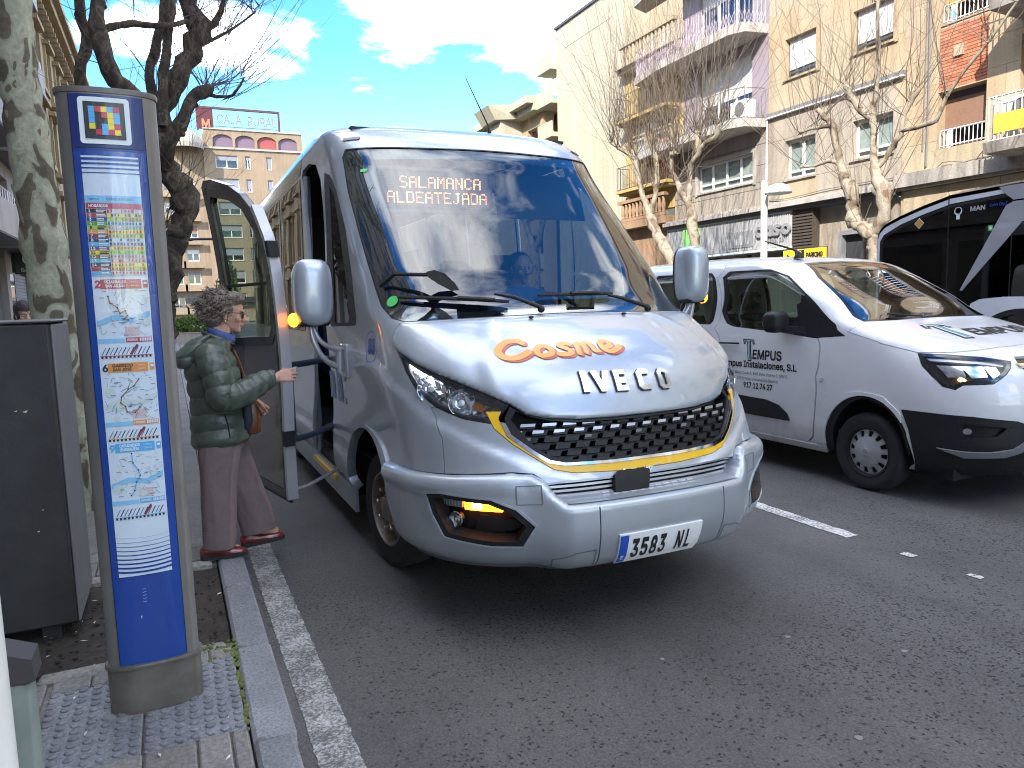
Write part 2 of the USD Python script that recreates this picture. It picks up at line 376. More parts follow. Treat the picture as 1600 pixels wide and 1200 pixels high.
# road: aggregate, dark tar crumbs, wheel-track polish and long stains
mat('asphalt', {'g': ('geometry', {}), 'mp': ('mapping', {'scale': (1.0, 0.18, 1.0)}),
    'big': ('noise_texture', {'scale': 0.9, 'detail': 6.0, 'roughness': .6}), 'lane': ('noise_texture', {'scale': 1.1, 'detail': 4.0}),
    'agg': ('voronoi_texture', {'scale': 95.0}), 'fine': ('noise_texture', {'scale': 150.0, 'detail': 3.0}),
    'crumb': ('noise_texture', {'scale': 55.0, 'detail': 3.0, 'roughness': .55}),
    'region': ('noise_texture', {'scale': 0.7, 'detail': 3.0}),
    'rb': ('rgb_ramp', {'ramp': [(0.3, (.074, .071, .069)), (0.7, (.116, .111, .107))]}),
    'rl': ('rgb_ramp', {'ramp': [(0.3, (.66,) * 3), (0.5, (.98,) * 3), (0.7, (1.2,) * 3)]}),
    'ra': ('rgb_ramp', {'ramp': [(0.0, (1.35,) * 3), (0.35, (1.0,) * 3), (0.8, (.75,) * 3)]}),
    'rs': ('rgb_ramp', {'ramp': [(0.66, (0, 0, 0)), (0.72, (1, 1, 1))]}),
    'rc': ('rgb_ramp', {'ramp': [(0.575, (0, 0, 0)), (0.62, (1, 1, 1))]}), 'rr': ('rgb_ramp', {'ramp': [(0.42, (.15,) * 3), (0.6, (1, 1, 1))]}),
    'cm': ('mix', {'mix_type': 'multiply', 'fac': 1.0}),
    'm1': ('mix', {'mix_type': 'multiply', 'fac': 1.0}), 'm2': ('mix', {'mix_type': 'multiply', 'fac': 1.0}),
    'm3': ('mix', {'color2': (.20, .19, .18)}), 'm4': ('mix', {'color2': (.016, .015, .015)}),
    'b': ('bump', {'strength': 0.55, 'distance': 0.006}), 'p': ('principled_bsdf', {'roughness': 0.74, 'specular_ior_level': .4})},
    [('g.position', 'big.vector'), ('g.position', 'mp.vector'), ('mp.vector', 'lane.vector'), ('g.position', 'agg.vector'), ('g.position', 'fine.vector'), ('g.position', 'crumb.vector'), ('g.position', 'region.vector'),
     ('big.fac', 'rb.fac'), ('lane.fac', 'rl.fac'), ('agg.distance', 'ra.fac'), ('fine.fac', 'rs.fac'), ('crumb.fac', 'rc.fac'), ('region.fac', 'rr.fac'),
     ('rb.color', 'm1.color1'), ('rl.color', 'm1.color2'), ('m1.color', 'm2.color1'), ('ra.color', 'm2.color2'),
     ('rs.color', 'm3.fac'), ('m2.color', 'm3.color1'), ('rc.color', 'cm.color1'), ('rr.color', 'cm.color2'), ('cm.color', 'm4.fac'), ('m3.color', 'm4.color1'), ('m4.color', 'p.base_color'),
     ('agg.distance', 'b.height'), ('b.normal', 'p.normal')])
# worn road paint
mat('road_paint', {'g': ('geometry', {}), 'n': ('noise_texture', {'scale': 70.0, 'detail': 5.0, 'roughness': .7}), 'n2': ('noise_texture', {'scale': 5.0, 'detail': 4.0}),
    'a': ('math', {'math_type': 'multiply_add', 'value2': 0.45, 'value3': 0.0}), 'r': ('rgb_ramp', {'ramp': [(0.64, (.66, .65, .62)), (0.75, (.40, .39, .37)), (0.82, (.10, .098, .095))]}),
    'add': ('math', {'math_type': 'add'}), 'b': ('bump', {'strength': .4, 'distance': .004}), 'p': ('principled_bsdf', {'roughness': .65})},
    [('g.position', 'n.vector'), ('g.position', 'n2.vector'), ('n2.fac', 'a.value1'), ('a.value', 'add.value1'), ('n.fac', 'add.value2'), ('add.value', 'r.fac'), ('r.color', 'p.base_color'), ('n.fac', 'b.height'), ('b.normal', 'p.normal')])
mat('road_paint_worn', {'g': ('geometry', {}), 'n': ('noise_texture', {'scale': 75.0, 'detail': 5.0, 'roughness': .7}), 'n2': ('noise_texture', {'scale': 6.0, 'detail': 4.0}),
    'a': ('math', {'math_type': 'multiply_add', 'value2': 0.4, 'value3': 0.0}), 'r': ('rgb_ramp', {'ramp': [(0.56, (.42, .415, .40)), (0.68, (.24, .236, .228)), (0.79, (.085, .083, .08))]}),
    'add': ('math', {'math_type': 'add'}), 'b': ('bump', {'strength': .5, 'distance': .004}), 'p': ('principled_bsdf', {'roughness': .7})},
    [('g.position', 'n.vector'), ('g.position', 'n2.vector'), ('n2.fac', 'a.value1'), ('a.value', 'add.value1'), ('n.fac', 'add.value2'), ('add.value', 'r.fac'), ('r.color', 'p.base_color'), ('n.fac', 'b.height'), ('b.normal', 'p.normal')])
def speckle(name, ca, cb, cs, scale=60, rough=.75):
    mat(name, {'g': ('geometry', {}), 'oi': ('object_info', {}), 'n': ('noise_texture', {'scale': 3.0, 'detail': 7.0}), 'f': ('noise_texture', {'scale': scale, 'detail': 4.0, 'roughness': .7}),
        'r': ('rgb_ramp', {'ramp': [(.3, ca), (.7, cb)]}), 'fr': ('rgb_ramp', {'ramp': [(.30, (.55,) * 3), (.5, (1,) * 3), (.68, (1.35,) * 3)]}),
        'vr': ('map_range', {'from_min': 0, 'from_max': 1, 'to_min': .82, 'to_max': 1.15}), 'm': ('mix', {'mix_type': 'multiply', 'fac': 1.0}), 'm2': ('mix', {'mix_type': 'multiply', 'fac': 1.0}),
        'b': ('bump', {'strength': .35, 'distance': .006}), 'p': ('principled_bsdf', {'roughness': rough})},
        [('g.position', 'n.vector'), ('g.position', 'f.vector'), ('n.fac', 'r.fac'), ('f.fac', 'fr.fac'), ('r.color', 'm.color1'), ('fr.color', 'm.color2'), ('oi.random', 'vr.value'),
         ('m.color', 'm2.color1'), ('vr.result', 'm2.color2'), ('m2.color', 'p.base_color'), ('f.fac', 'b.height'), ('b.normal', 'p.normal')])
speckle('granite_kerb', (.13, .135, .145), (.20, .205, .215), 0, 90)
speckle('paving_slab', (.12, .115, .105), (.19, .18, .165), 0, 60)
speckle('tactile_slab', (.115, .12, .135), (.175, .18, .195), 0, 70)
speckle('edging_stone', (.15, .145, .12), (.24, .23, .20), 0, 50)
speckle('soil', (.022, .017, .012), (.05, .04, .03), 0, 40, .95)
plain('moss', (.10, .12, .03), .95, noise=.5, scale=40, bump=.5)
plain('litter_pale', (.5, .46, .36), .8, noise=.3, scale=60)
plain('gum', (.20, .19, .18), .8, noise=.25, scale=50)
plain('groundfill', (.10, .095, .09), .9, noise=.3, scale=3)

# vehicles
def paint(name, col, metal, rough=.32, flake=0.0, dust=0.0, dustcol=(.2, .18, .15)):
    n = {'g': ('texture_coordinate', {}), 'n': ('noise_texture', {'scale': 1.6, 'detail': 7.0, 'roughness': .65}), 'c': ('rgb_ramp', {'ramp': [(.3, tuple(np.array(col) * .95)), (.7, tuple(np.minimum(np.array(col) * 1.04, 1)))]}),
         'gp': ('geometry', {}), 'sx': ('separate_xyz', {}), 'dz': ('map_range', {'from_min': .25, 'from_max': 1.0, 'to_min': 1.0, 'to_max': 0.0, 'clamp': True}), 'dn': ('noise_texture', {'scale': 7.0, 'detail': 7.0, 'roughness': .7}),
         'dm': ('math', {'math_type': 'multiply'}), 'dk': ('math', {'math_type': 'multiply', 'value2': dust, 'use_clamp': True}), 'mx': ('mix', {'color2': dustcol}),
         'ro': ('map_range', {'from_min': .3, 'from_max': .7, 'to_min': rough - .05, 'to_max': rough + .08}),
         'p': ('principled_bsdf', {'metallic': metal, 'coat_weight': 1.0, 'coat_roughness': 0.045, 'coat_ior': 1.5})}
    mat(name, n, [('g.object', 'n.vector'), ('n.fac', 'c.fac'), ('gp.position', 'sx.vector'), ('sx.z', 'dz.value'), ('gp.position', 'dn.vector'), ('dz.result', 'dm.value1'), ('dn.fac', 'dm.value2'), ('dm.value', 'dk.value1'),
        ('dk.value', 'mx.fac'), ('c.color', 'mx.color1'), ('mx.color', 'p.base_color'), ('n.fac', 'ro.value'), ('ro.result', 'p.roughness')])
paint('bus_paint', (.41, .455, .505), .5, .38, dust=.6)
paint('van_paint', (.80, .80, .81), 0.0, .38, dust=.75)
paint('coach_white', (.70, .73, .78), .15, .35, dust=.5)
paint('coach_silver', (.42, .43, .46), .5, .38)
plain('black_plastic', (.012, .012, .013), .5, spec=.35, noise=.2, scale=20, bump=.05, bscale=300, rvar=.08)
plain('door_taupe', (.075, .062, .060), .16, coat=1.0, noise=.12, scale=5)
plain('black_gloss', (.008, .008, .009), .12, coat=.5)
plain('rubber', (.018, .018, .018), .78, noise=.3, scale=14, bump=.15, bscale=160)
plain('tyre_side', (.030, .029, .028), .8, noise=.3, scale=10)
plain('chrome', (.80, .80, .82), .10, 1.0)
plain('alloy', (.50, .51, .53), .38, .75, noise=.12, scale=9)
plain('steel_rim', (.27, .23, .195), .5, .7, noise=.35, scale=22, bump=.1)
plain('nut', (.62, .58, .52), .28, 1.0)
plain('hubcap', (.42, .42, .43), .42, .35, noise=.15, scale=12)
plain('lamp_reflector', (.78, .79, .82), .12, 1.0)
plain('lamp_inner', (.05, .05, .055), .35, .3)
plain('daylight_led', (.9, .94, 1.0), .3, emit=(.85, .92, 1.0), estr=1.6)
plain('amber_lit', (.9, .30, .03), .3, emit=(1.0, .28, .02), estr=.9)
plain('amber_bright', (1, .6, .15), .3, emit=(1.0, .55, .12), estr=2.2)
plain('amber_dark', (.32, .10, .02), .25, coat=.5)
plain('led_amber', (.9, .3, .05), .5, emit=(1.0, .36, .10), estr=1.2)
plain('led_red', (.9, .12, .04), .5, emit=(1.0, .12, .05), estr=1.0)
plain('led_board', (.015, .02, .028), .5)
plain('led_off', (.05, .075, .10), .5)
plain('yellow_trim', (.80, .47, .008), .35, coat=.6)
plain('letter_orange', (.80, .33, .03), .4, coat=.4)
plain('letter_red', (.50, .06, .03), .4, coat=.4)
plain('letter_blue', (.02, .09, .42), .4, coat=.4)
plain('sign_blue', (.03, .20, .55), .4, coat=.3)
plain('sticker_green', (.10, .60, .16), .45)
plain('letter_black', (.018, .018, .02), .4)
plain('letter_teal', (.16, .36, .44), .4)
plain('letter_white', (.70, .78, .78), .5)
plain('plate_white', (.78, .79, .78), .45, noise=.04, scale=20)
plain('plate_blue', (.02, .08, .42), .4)
pane('windscreen_glass', (.55, .66, .70), 1.8, base=.03)
pane('coach_glass', (.13, .14, .145), 1.42)
pane('door_glass', (.62, .68, .64), 1.6)
pane('van_glass', (.70, .80, .74), 1.75, base=.17)
pane('lens_glass', (.93, .95, .97), 1.45)
plain('seat_fabric', (.03, .05, .12), .9, noise=.4, scale=40)
plain('seat_dark', (.018, .018, .02), .85)
plain('interior_grey', (.16, .165, .17), .8, noise=.1, scale=4)
plain('interior_dark', (.03, .031, .034), .8)
plain('rail_dark', (.012, .022, .04), .35, coat=.3)
plain('under_dark', (.012, .012, .012), .9)
plain('pink_panel', (.62, .16, .36), .6, noise=.3, scale=6)
plain('green_seat', (.10, .25, .05), .8)

# street things
plain('brushed_steel', (.20, .195, .185), .45, .55, noise=.16, scale=5, bump=.04, bscale=90, rvar=.08)
plain('stained_steel', (.15, .137, .12), .5, .6, noise=.35, scale=7, bump=.05, bscale=80, rvar=.1)
plain('info_blue', (.006, .022, .13), .35, coat=.3, noise=.12, scale=6)
plain('info_blue_bright', (.002, .046, .27), .35, coat=.25, noise=.1, scale=5)
plain('paper', (.62, .70, .76), .5, coat=.5, noise=.03, scale=8)
plain('paper_blue', (.22, .52, .74), .5, coat=.4)
for nm, c in dict(red=(.36, .025, .04), darkblue=(.03, .06, .22), teal=(.02, .15, .16), green=(.09, .33, .05), lime=(.40, .55, .04), brown=(.25, .12, .04), violet=(.20, .05, .22), navy=(.02, .03, .12), sky=(.08, .40, .72), orange=(.72, .27, .04), yellow=(.80, .65, .03),
                  rust=(.40, .10, .03), black=(.02, .02, .022), grey=(.32, .34, .36), pale=(.55, .62, .60), cyan=(.12, .46, .62), crimson=(.50, .03, .06), pinkish=(.62, .46, .46), wine=(.20, .02, .05)).items():
    plain('ink_' + nm, c, .5, coat=.4)
plain('cabinet_dark', (.024, .024, .026), .55, noise=.25, scale=5, bump=.08, bscale=60, rvar=.1)
plain('cabinet_side', (.12, .12, .123), .6, noise=.15, scale=3, bump=.05, bscale=60)
plain('post_white', (.62, .62, .58), .5, noise=.1, scale=3)
plain('post_green', (.20, .235, .21), .5, noise=.2, scale=5)
plain('cap_dark', (.05, .045, .045), .6)
plain('lamp_white', (.48, .48, .45), .45, noise=.06, scale=3)
plain('iron_black', (.03, .028, .028), .6)
plain('iron_lilac', (.40, .34, .40), .6)
plain('iron_white', (.60, .59, .60), .55)
plain('iron_grey', (.14, .135, .13), .6)

# people
def skin_mat(name, c):
    mat(name, {'g': ('texture_coordinate', {}), 'n': ('noise_texture', {'scale': 35.0, 'detail': 5.0}), 'r': ('rgb_ramp', {'ramp': [(.3, tuple(np.array(c) * .85)), (.7, tuple(np.array(c) * 1.08))]}),
        'b': ('bump', {'strength': .12, 'distance': .003}), 'p': ('principled_bsdf', {'roughness': .5, 'subsurface_weight': .12, 'subsurface_scale': .01})},
        [('g.object', 'n.vector'), ('n.fac', 'r.fac'), ('r.color', 'p.base_color'), ('n.fac', 'b.height'), ('b.normal', 'p.normal')])
skin_mat('skin', (.46, .26, .18)); skin_mat('skin_dark', (.30, .17, .12))
plain('jacket_green', (.052, .068, .050), .40, coat=.08, noise=.2, scale=14, bump=.25, bscale=38)
plain('trousers_taupe', (.15, .108, .105), .85, noise=.14, scale=18, bump=.2, bscale=220)
plain('shoe_red', (.14, .018, .018), .22, coat=.7, noise=.2, scale=30)
plain('sole_dark', (.015, .014, .014), .8)
plain('scarf_blue', (.05, .09, .25), .8, noise=.3, scale=30)
plain('bag_leather', (.10, .032, .012), .42, coat=.2, noise=.2, scale=20)
plain('bag_navy', (.018, .02, .035), .6)
plain('lens_dark', (.01, .01, .012), .1, coat=1)
plain('gold', (.75, .55, .25), .25, 1.0)
plain('lips', (.36, .10, .09), .45)
plain('eye_white', (.30, .28, .26), .45)
plain('coat_black', (.015, .015, .018), .8)
plain('shirt_blue', (.05, .09, .2), .8)
plain('card_paper', (.55, .45, .35), .7)
def hair_mat(name, ca, cb, sc=(60, 60, 14)):
    mat(name, {'g': ('texture_coordinate', {}), 'm': ('mapping', {'scale': sc}), 'n': ('noise_texture', {'scale': 1.6, 'detail': 5.0, 'distortion': .8}), 'r': ('rgb_ramp', {'ramp': [(.32, ca), (.55, tuple((np.array(ca) + np.array(cb)) / 2)), (.72, cb)]}),
        'b': ('bump', {'strength': .8, 'distance': .01}), 'p': ('principled_bsdf', {'roughness': .42})},
        [('g.object', 'm.vector'), ('m.vector', 'n.vector'), ('n.fac', 'r.fac'), ('r.color', 'p.base_color'), ('n.fac', 'b.height'), ('b.normal', 'p.normal')])
hair_mat('hair_grey', (.055, .038, .028), (.25, .20, .165)); hair_mat('hair_black', (.008, .007, .007), (.03, .026, .024))

# trees
def bark(name, cols, scale=3.2, zs=.55, rough=.85, bump=.35):
    mat(name, {'g': ('texture_coordinate', {}), 'm': ('mapping', {'scale': (1, 1, zs)}), 'n': ('noise_texture', {'scale': scale, 'detail': 2.6, 'roughness': .45, 'distortion': .9}),
        'r': ('rgb_ramp', {'ramp': cols, 'interpolate': False}), 'f': ('noise_texture', {'scale': 30.0, 'detail': 6.0}), 'fr': ('rgb_ramp', {'ramp': [(.3, (.8,) * 3), (.7, (1.12,) * 3)]}),
        'x': ('mix', {'mix_type': 'multiply', 'fac': 1.0}), 'hs': ('rgb_to_bw', {}), 'ha': ('math', {'math_type': 'multiply_add', 'value2': -.25}), 'hb': ('math', {'math_type': 'add'}),
        'b': ('bump', {'strength': bump, 'distance': .012}), 'p': ('principled_bsdf', {'roughness': rough, 'specular_ior_level': .3})},
        [('g.object', 'm.vector'), ('m.vector', 'n.vector'), ('n.fac', 'r.fac'), ('g.object', 'f.vector'), ('f.fac', 'fr.fac'), ('r.color', 'x.color1'), ('fr.color', 'x.color2'), ('x.color', 'p.base_color'),
         ('r.color', 'hs.color'), ('hs.val', 'ha.value1'), ('f.fac', 'ha.value3'), ('ha.value', 'b.height'), ('b.normal', 'p.normal')])
bark('bark_mottled', [(0, (.085, .072, .048)), (.38, (.105, .09, .062)), (.43, (.235, .225, .155)), (.47, (.28, .285, .205)), (.56, (.315, .325, .235)), (.61, (.29, .28, .2)), (.66, (.12, .10, .072)), (1, (.10, .085, .06))], 6.2, .6, bump=.45)
bark('bark_brown', [(0, (.035, .027, .021)), (.40, (.055, .042, .032)), (.5, (.085, .066, .05)), (.58, (.13, .105, .072)), (.63, (.06, .046, .035)), (1, (.04, .03, .023))], 9.0, .6, bump=.9)
bark('bark_pale', [(0, (.12, .085, .06)), (.36, (.17, .13, .09)), (.43, (.25, .215, .16)), (.55, (.29, .26, .20)), (.63, (.22, .175, .125)), (.70, (.15, .09, .055)), (1, (.14, .09, .06))], 3.6, .6, bump=.6)
plain('twig', (.10, .078, .056), .85, noise=.25, scale=4)
plain('twig_pale', (.115, .09, .066), .85, noise=.25, scale=4)
mat('foliage', {'g': ('texture_coordinate', {}), 'n': ('noise_texture', {'scale': 3.0, 'detail': 5.0}), 'r': ('rgb_ramp', {'ramp': [(.3, (.035, .07, .015)), (.7, (.12, .17, .04))]}), 'p': ('principled_bsdf', {'roughness': .7}), 't': ('translucent_bsdf', {'color': (.12, .2, .03)}), 'x': ('mix_closure', {'fac': .25})},
    [('g.object', 'n.vector'), ('n.fac', 'r.fac'), ('r.color', 'p.base_color'), ('p.BSDF', 'x.closure1'), ('t.BSDF', 'x.closure2')], surface='x.closure')

# buildings
stone('cream_plaster', (0.388, 0.353, 0.253), (0.423, 0.388, 0.288), .5, 18, .9, .1, .12)
stone('yellow_plaster', (0.432, 0.302, 0.108), (0.475, 0.346, 0.144), .8, 18, .9, .12, .18)
stone('beige_stone', (0.351, 0.287, 0.187), (0.409, 0.338, 0.236), .9, 22, .85, .18, .16)
stone('orange_stone', (0.351, 0.260, 0.155), (0.407, 0.316, 0.211), .7, 22, .85, .18, .15)
stone('grey_stone', (0.306, 0.264, 0.212), (0.383, 0.332, 0.264), .9, 22, .85, .2, .25)
stone('taupe_panel', (.27, .235, .21), (.32, .28, .25), .7, 20, .85, .15, .25)
stone('concrete', (0.281, 0.255, 0.221), (0.365, 0.332, 0.289), 1.2, 20, .9, .25, .35)
stone('concrete_pale', (0.374, 0.338, 0.295), (0.432, 0.396, 0.353), 1.2, 20, .9, .15, .25)
stone('brown_stone', (.27, .17, .10), (.35, .23, .14), .9, 22, .85, .2, .25)
stone('gable_beige', (0.375, 0.300, 0.203), (0.420, 0.345, 0.240), .6, 18, .9, .12, .2)
stone('block_brick', (.215, .160, .105), (.265, .20, .138), .5, 26, .9, .12, .12)
stone('pink_granite', (.25, .21, .19), (.31, .27, .245), 1.0, 40, .6, .1, .2)
stone('gold_stone', (.28, .20, .11), (.37, .28, .17), .8, 22, .85, .2, .2)
plain('lilac_tile', (.26, .215, .235), .5, noise=.45, scale=55, bump=.2, bscale=55)
for i, c in enumerate([(.42, .15, .075), (.46, .18, .09), (.38, .13, .065), (.48, .20, .11)]): plain(f'brick_{"abcd"[i]}', tuple(np.array(c) * .85), .85, noise=.18, scale=30, bump=.2)
plain('mortar', (.45, .38, .31), .95, noise=.12, scale=20)
plain('slate', (.16, .155, .15), .7, noise=.4, scale=9, bump=.2)
plain('pvc_white', (.62, .62, .60), .4)
plain('frame_dark', (.06, .06, .062), .45)
plain('frame_brown', (.13, .07, .04), .5)
plain('shutter_white', (.54, .54, .52), .55, noise=.05, scale=3)
plain('shutter_grey', (.20, .20, .22), .6)
plain('shutter_brown', (.22, .125, .08), .6, noise=.1, scale=5)
plain('shutter_salmon', (.62, .29, .2), .6, noise=.1, scale=5)
plain('shutter_red', (.24, .05, .045), .6)
plain('awning_orange', (.58, .27, .05), .7)
plain('awning_yellow', (.58, .43, .05), .6)
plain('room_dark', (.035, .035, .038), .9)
plain('curtain', (.55, .55, .52), .9, noise=.15, scale=6)
plain('ribbed_metal', (.40, .40, .40), .5, .2, noise=.08, scale=2)
plain('ribbed_green', (.30, .62, .22), .5, noise=.06, scale=2)
plain('wood_dark', (.06, .045, .035), .7, noise=.25, scale=10)
plain('sign_yellow', (.82, .52, .02), .5)
plain('sign_black', (.02, .02, .022), .4)
plain('sign_grey', (.22, .22, .225), .5)
plain('sign_red', (.07, .006, .01), .5)
plain('sign_frame', (.07, .02, .022), .5)
plain('letter_pale', (.17, .10, .085), .5)
plain('store_glass', (.05, .055, .06), .06, coat=1)
plain('ac_white', (.68, .68, .66), .5)
pane('window_glass', (.80, .84, .84), 1.75)
mat('brick_far', {'g': ('geometry', {}), 'p': ('principled_bsdf', {'base_color': (.50, .335, .215), 'roughness': .9})}, [])

plain('attic_lilac', (.13, .085, .12), .6)

plain('badge_chrome', (.50, .52, .55), .16, 1.0)
# ---------------------------------------------------------------- the ground
KX0, KX1 = 0.155, 0.305            # kerb stones
def sheet(x0, x1, y0, y1, z): return (np.array([[x0, y0, z], [x1, y0, z], [x1, y1, z], [x0, y1, z]], float), np.array([[0, 1, 2], [0, 2, 3]]))
def wavy(x0, x1, y0, y1, z, ys, amp, seed):
    """painted strip with slightly ragged edges"""
    y = np.arange(y0, y1 + ys, ys); n = len(y)
    r = np.random.default_rng(seed)
    a = np.stack([x0 + r.normal(0, amp, n), y, np.full(n, z)], 1); b = np.stack([x1 + r.normal(0, amp, n), y, np.full(n, z)], 1)
    v = np.vstack([a, b]); i = np.arange(n - 1)
    return (v, np.vstack([np.stack([i, i + n, i + n + 1], 1), np.stack([i, i + n + 1, i + 1], 1)]))
single('ground', sheet(-900, 900, -900, 900, -0.03), 'groundfill', kind='structure')
single('road', sheet(KX1 - .02, 12.8, -80, 400, 0.0), 'asphalt', kind='structure')
single('edge_line', wavy(.365, .515, -8, 60, .004, .022, .0022, 3), 'road_paint_worn', kind='structure')
for k, (y0, y1) in enumerate([(3.38, 4.85), (7.2, 8.9), (11, 12.7), (15, 16.7), (19, 20.7)]):
    single('lane_dash', wavy(3.96, 4.075, y0, y1, .004, .04, .004, 20 + k), 'road_paint', kind='structure')
single('lane_dash', wavy(3.985, 4.05, 2.93, 3.0, .004, .02, .004, 31), 'road_paint', kind='structure')
single('lane_dash', wavy(4.0, 4.05, 2.52, 2.58, .004, .02, .004, 32), 'road_paint', kind='structure')
single('lane_dash', wavy(3.97, 4.07, -2.2, .3, .004, .04, .004, 33), 'road_paint', kind='structure')
for k, y0 in enumerate(np.arange(-20, 40, 3.2)):
    single('lane_dash', wavy(7.75, 7.87, y0, y0 + 1.6, .004, .04, .004, 40 + k), 'road_paint', kind='structure')
# pavement of the near side: a bed with slabs, tactile slabs, edging stones and kerb stones laid in it
PZ = 0.12
pav = '/World/pavement'
UsdGeom.Xform.Define(stage, pav); tag(stage.GetPrimAtPath(pav), kind='structure')
part(pav, 'bed', cat(box(-4.5, KX0 - .004, -60, 3.50, -.02, PZ - .022), box(-4.5, -.92, 3.50, 4.70, -.02, PZ - .022), box(-4.5, KX0 - .004, 4.70, 5.2, -.02, PZ - .022), box(-4.5, KX0 - .004, 5.2, 140, -.02, PZ)), 'paving_slab')
r = np.random.default_rng(5)
def slab(name, x0, x1, y0, y1, m, g=.004, dz=.002, r_=.006):
    z = PZ + r.normal(0, dz)
    return part(pav, name, bbox(x0 + g, x1 - g, y0 + g, y1 - g, PZ - .05, z, r_), m)
TX = [-.545, -.195, .15]; TY = [2.70, 3.305]
for i in range(2):
    s = slab('tactile_slab', TX[i], TX[i + 1], TY[0], TY[1], 'tactile_slab', dz=0)
    nx, ny = 7, 13
    for a in range(nx):
        for b in range(ny):
            cx, cy = TX[i] + (a + .5) * (TX[i + 1] - TX[i]) / nx, TY[0] + (b + .5) * (TY[1] - TY[0]) / ny
            if ((cx + .145) / .19) ** 2 + ((cy - 3.06) / .07) ** 2 < 1: continue
            w = r.uniform(.85, 1.0)
            part(s, 'stud', xf(lathe([(.0185, 0), (.0170, .006 * w), (.012, .0092 * w), (.0005, .0098 * w)], 10), t=(cx + r.normal(0, .0008), cy + r.normal(0, .0008), PZ - .0005)), 'tactile_slab', 40)
xs = [-1.5, -1.12, -.86, -.545, -.36, -.19, -.02, .09, .15]
for i in range(2, len(xs) - 1): slab('paving_slab', xs[i], xs[i + 1], 2.44, 2.70, 'paving_slab')
for yy in (2.18, 1.92, 1.66, 1.4):
    for i in range(2, len(xs) - 1): slab('paving_slab', xs[i] + .03 * (yy < 2.1), min(xs[i + 1] + .03 * (yy < 2.1), .15), yy, yy + .26, 'paving_slab')
for yy in np.arange(2.44, 3.4, .26):
    for x0 in (-1.4, -1.12, -.84): slab('paving_slab', x0, min(x0 + .28, -.55), yy, min(yy + .26, 3.42), 'paving_slab')
for x0, x1 in [(-.545, -.40), (-.40, -.27), (-.27, -.1), (-.1, .05), (.05, .15)]: slab('paving_slab', x0, x1, 3.305, 3.42, 'paving_slab')
for x0, x1 in [(-.90, -.62), (-.61, -.33), (-.32, -.24), (-.23, -.02), (0.0, .13)]: slab('edging_stone', x0, x1, 3.425, 3.52, 'edging_stone', .006, .004, .014)
for x0, x1 in [(-.90, -.55), (-.54, -.2), (-.19, .13)]: slab('edging_stone', x0, x1, 4.64, 4.73, 'edging_stone', .006, .004, .014)
for yy in np.arange(4.74, 5.2, .26):
    for x0 in np.arange(-1.4, .1, .30): slab('paving_slab', x0, min(x0 + .30, .15), yy, min(yy + .26, 5.2), 'paving_slab')
kerb = '/World/kerb'
UsdGeom.Xform.Define(stage, kerb); tag(stage.GetPrimAtPath(kerb), kind='structure')
yk = -2.21
while yk < 12:
    part(kerb, 'kerb_stone', bbox(KX0 + .004, KX1 + r.normal(0, .003), yk + .004, yk + .796, -.1, PZ + r.normal(0, .003), .014), 'granite_kerb', 40); yk += .8
part(kerb, 'far_kerb', box(KX0 + .004, KX1, yk, 140, -.1, PZ), 'granite_kerb')
part(kerb, 'opposite_kerb', bbox(12.8, 12.95, -60, 140, -.1, PZ, .015), 'granite_kerb')
single('opposite_pavement', box(12.95, 17.1, -60, 140, -.02, PZ), 'paving_slab', kind='structure')
# soil of the tree pit, with a rough top
g = np.stack(np.meshgrid(np.linspace(-.915, .15, 44), np.linspace(3.52, 4.65, 46), indexing='ij'), -1).reshape(-1, 2)
zz = .055 + .035 * meshkit.fbm(np.c_[g * 9, np.zeros(len(g))], 4, 3) + .02 * meshkit.noise(np.c_[g * 30, np.ones(len(g))], 5)
ii, jj = np.meshgrid(np.arange(43), np.arange(45), indexing='ij'); q = (ii * 46 + jj).ravel()
single('tree_pit_soil', (np.c_[g, zz], np.vstack([np.stack([q, q + 46, q + 47], 1), np.stack([q, q + 47, q + 1], 1)])), 'soil', kind='structure', smooth=True)
# crumbs of soil, fallen scraps and moss: stuff nobody could count
ms = []
for k in range(260):
    x, y = r.uniform(-.9, .14), r.uniform(3.54, 4.62); s = r.uniform(.004, .013)
    ms.append(xf(ball((0, 0, 0), (s, s * r.uniform(.6, 1), s * .6), 0), t=(x, y, .085 + r.uniform(0, .012))))
single('soil_crumbs', cat(*ms), 'soil', 'dark loose crumbs of earth in the kerbside tree pit', 'soil', kind='stuff')
ms = []
for k in range(46):
    x, y = (r.uniform(-.85, .14), r.uniform(3.45, 4.6)) if k < 38 else (r.uniform(-.5, .12), r.uniform(2.5, 3.4))
    a = r.uniform(.006, .02); z = .098 if 3.55 < y < 4.6 else PZ + .006
    ms.append(xf(hull([(-a, 0, 0), (a, .002, 0), (0, a * .35, .002), (0, -a * .35, .001), (a * .3, 0, .004)]), rz=r.uniform(0, 6), rx=r.normal(0, .25), t=(x, y, z)))
single('litter_scraps', cat(*ms), 'litter_pale', 'pale dry leaf and paper scraps scattered in the tree pit', 'litter', kind='stuff')
ms = []
for k in range(110):
    y = r.uniform(2.66, 3.45) if k < 80 else r.uniform(3.3, 3.5); x = .152 + r.normal(0, .006) if k < 80 else r.uniform(.03, .2)
    s = r.uniform(.005, .011); ms.append(ball((x, y, PZ - .008 + r.uniform(0, .004)), (s, s * 1.4, s * .9), 1))
single('moss', cat(*ms), 'moss', 'yellow green moss in the joint behind the kerb stones', 'moss', kind='stuff')
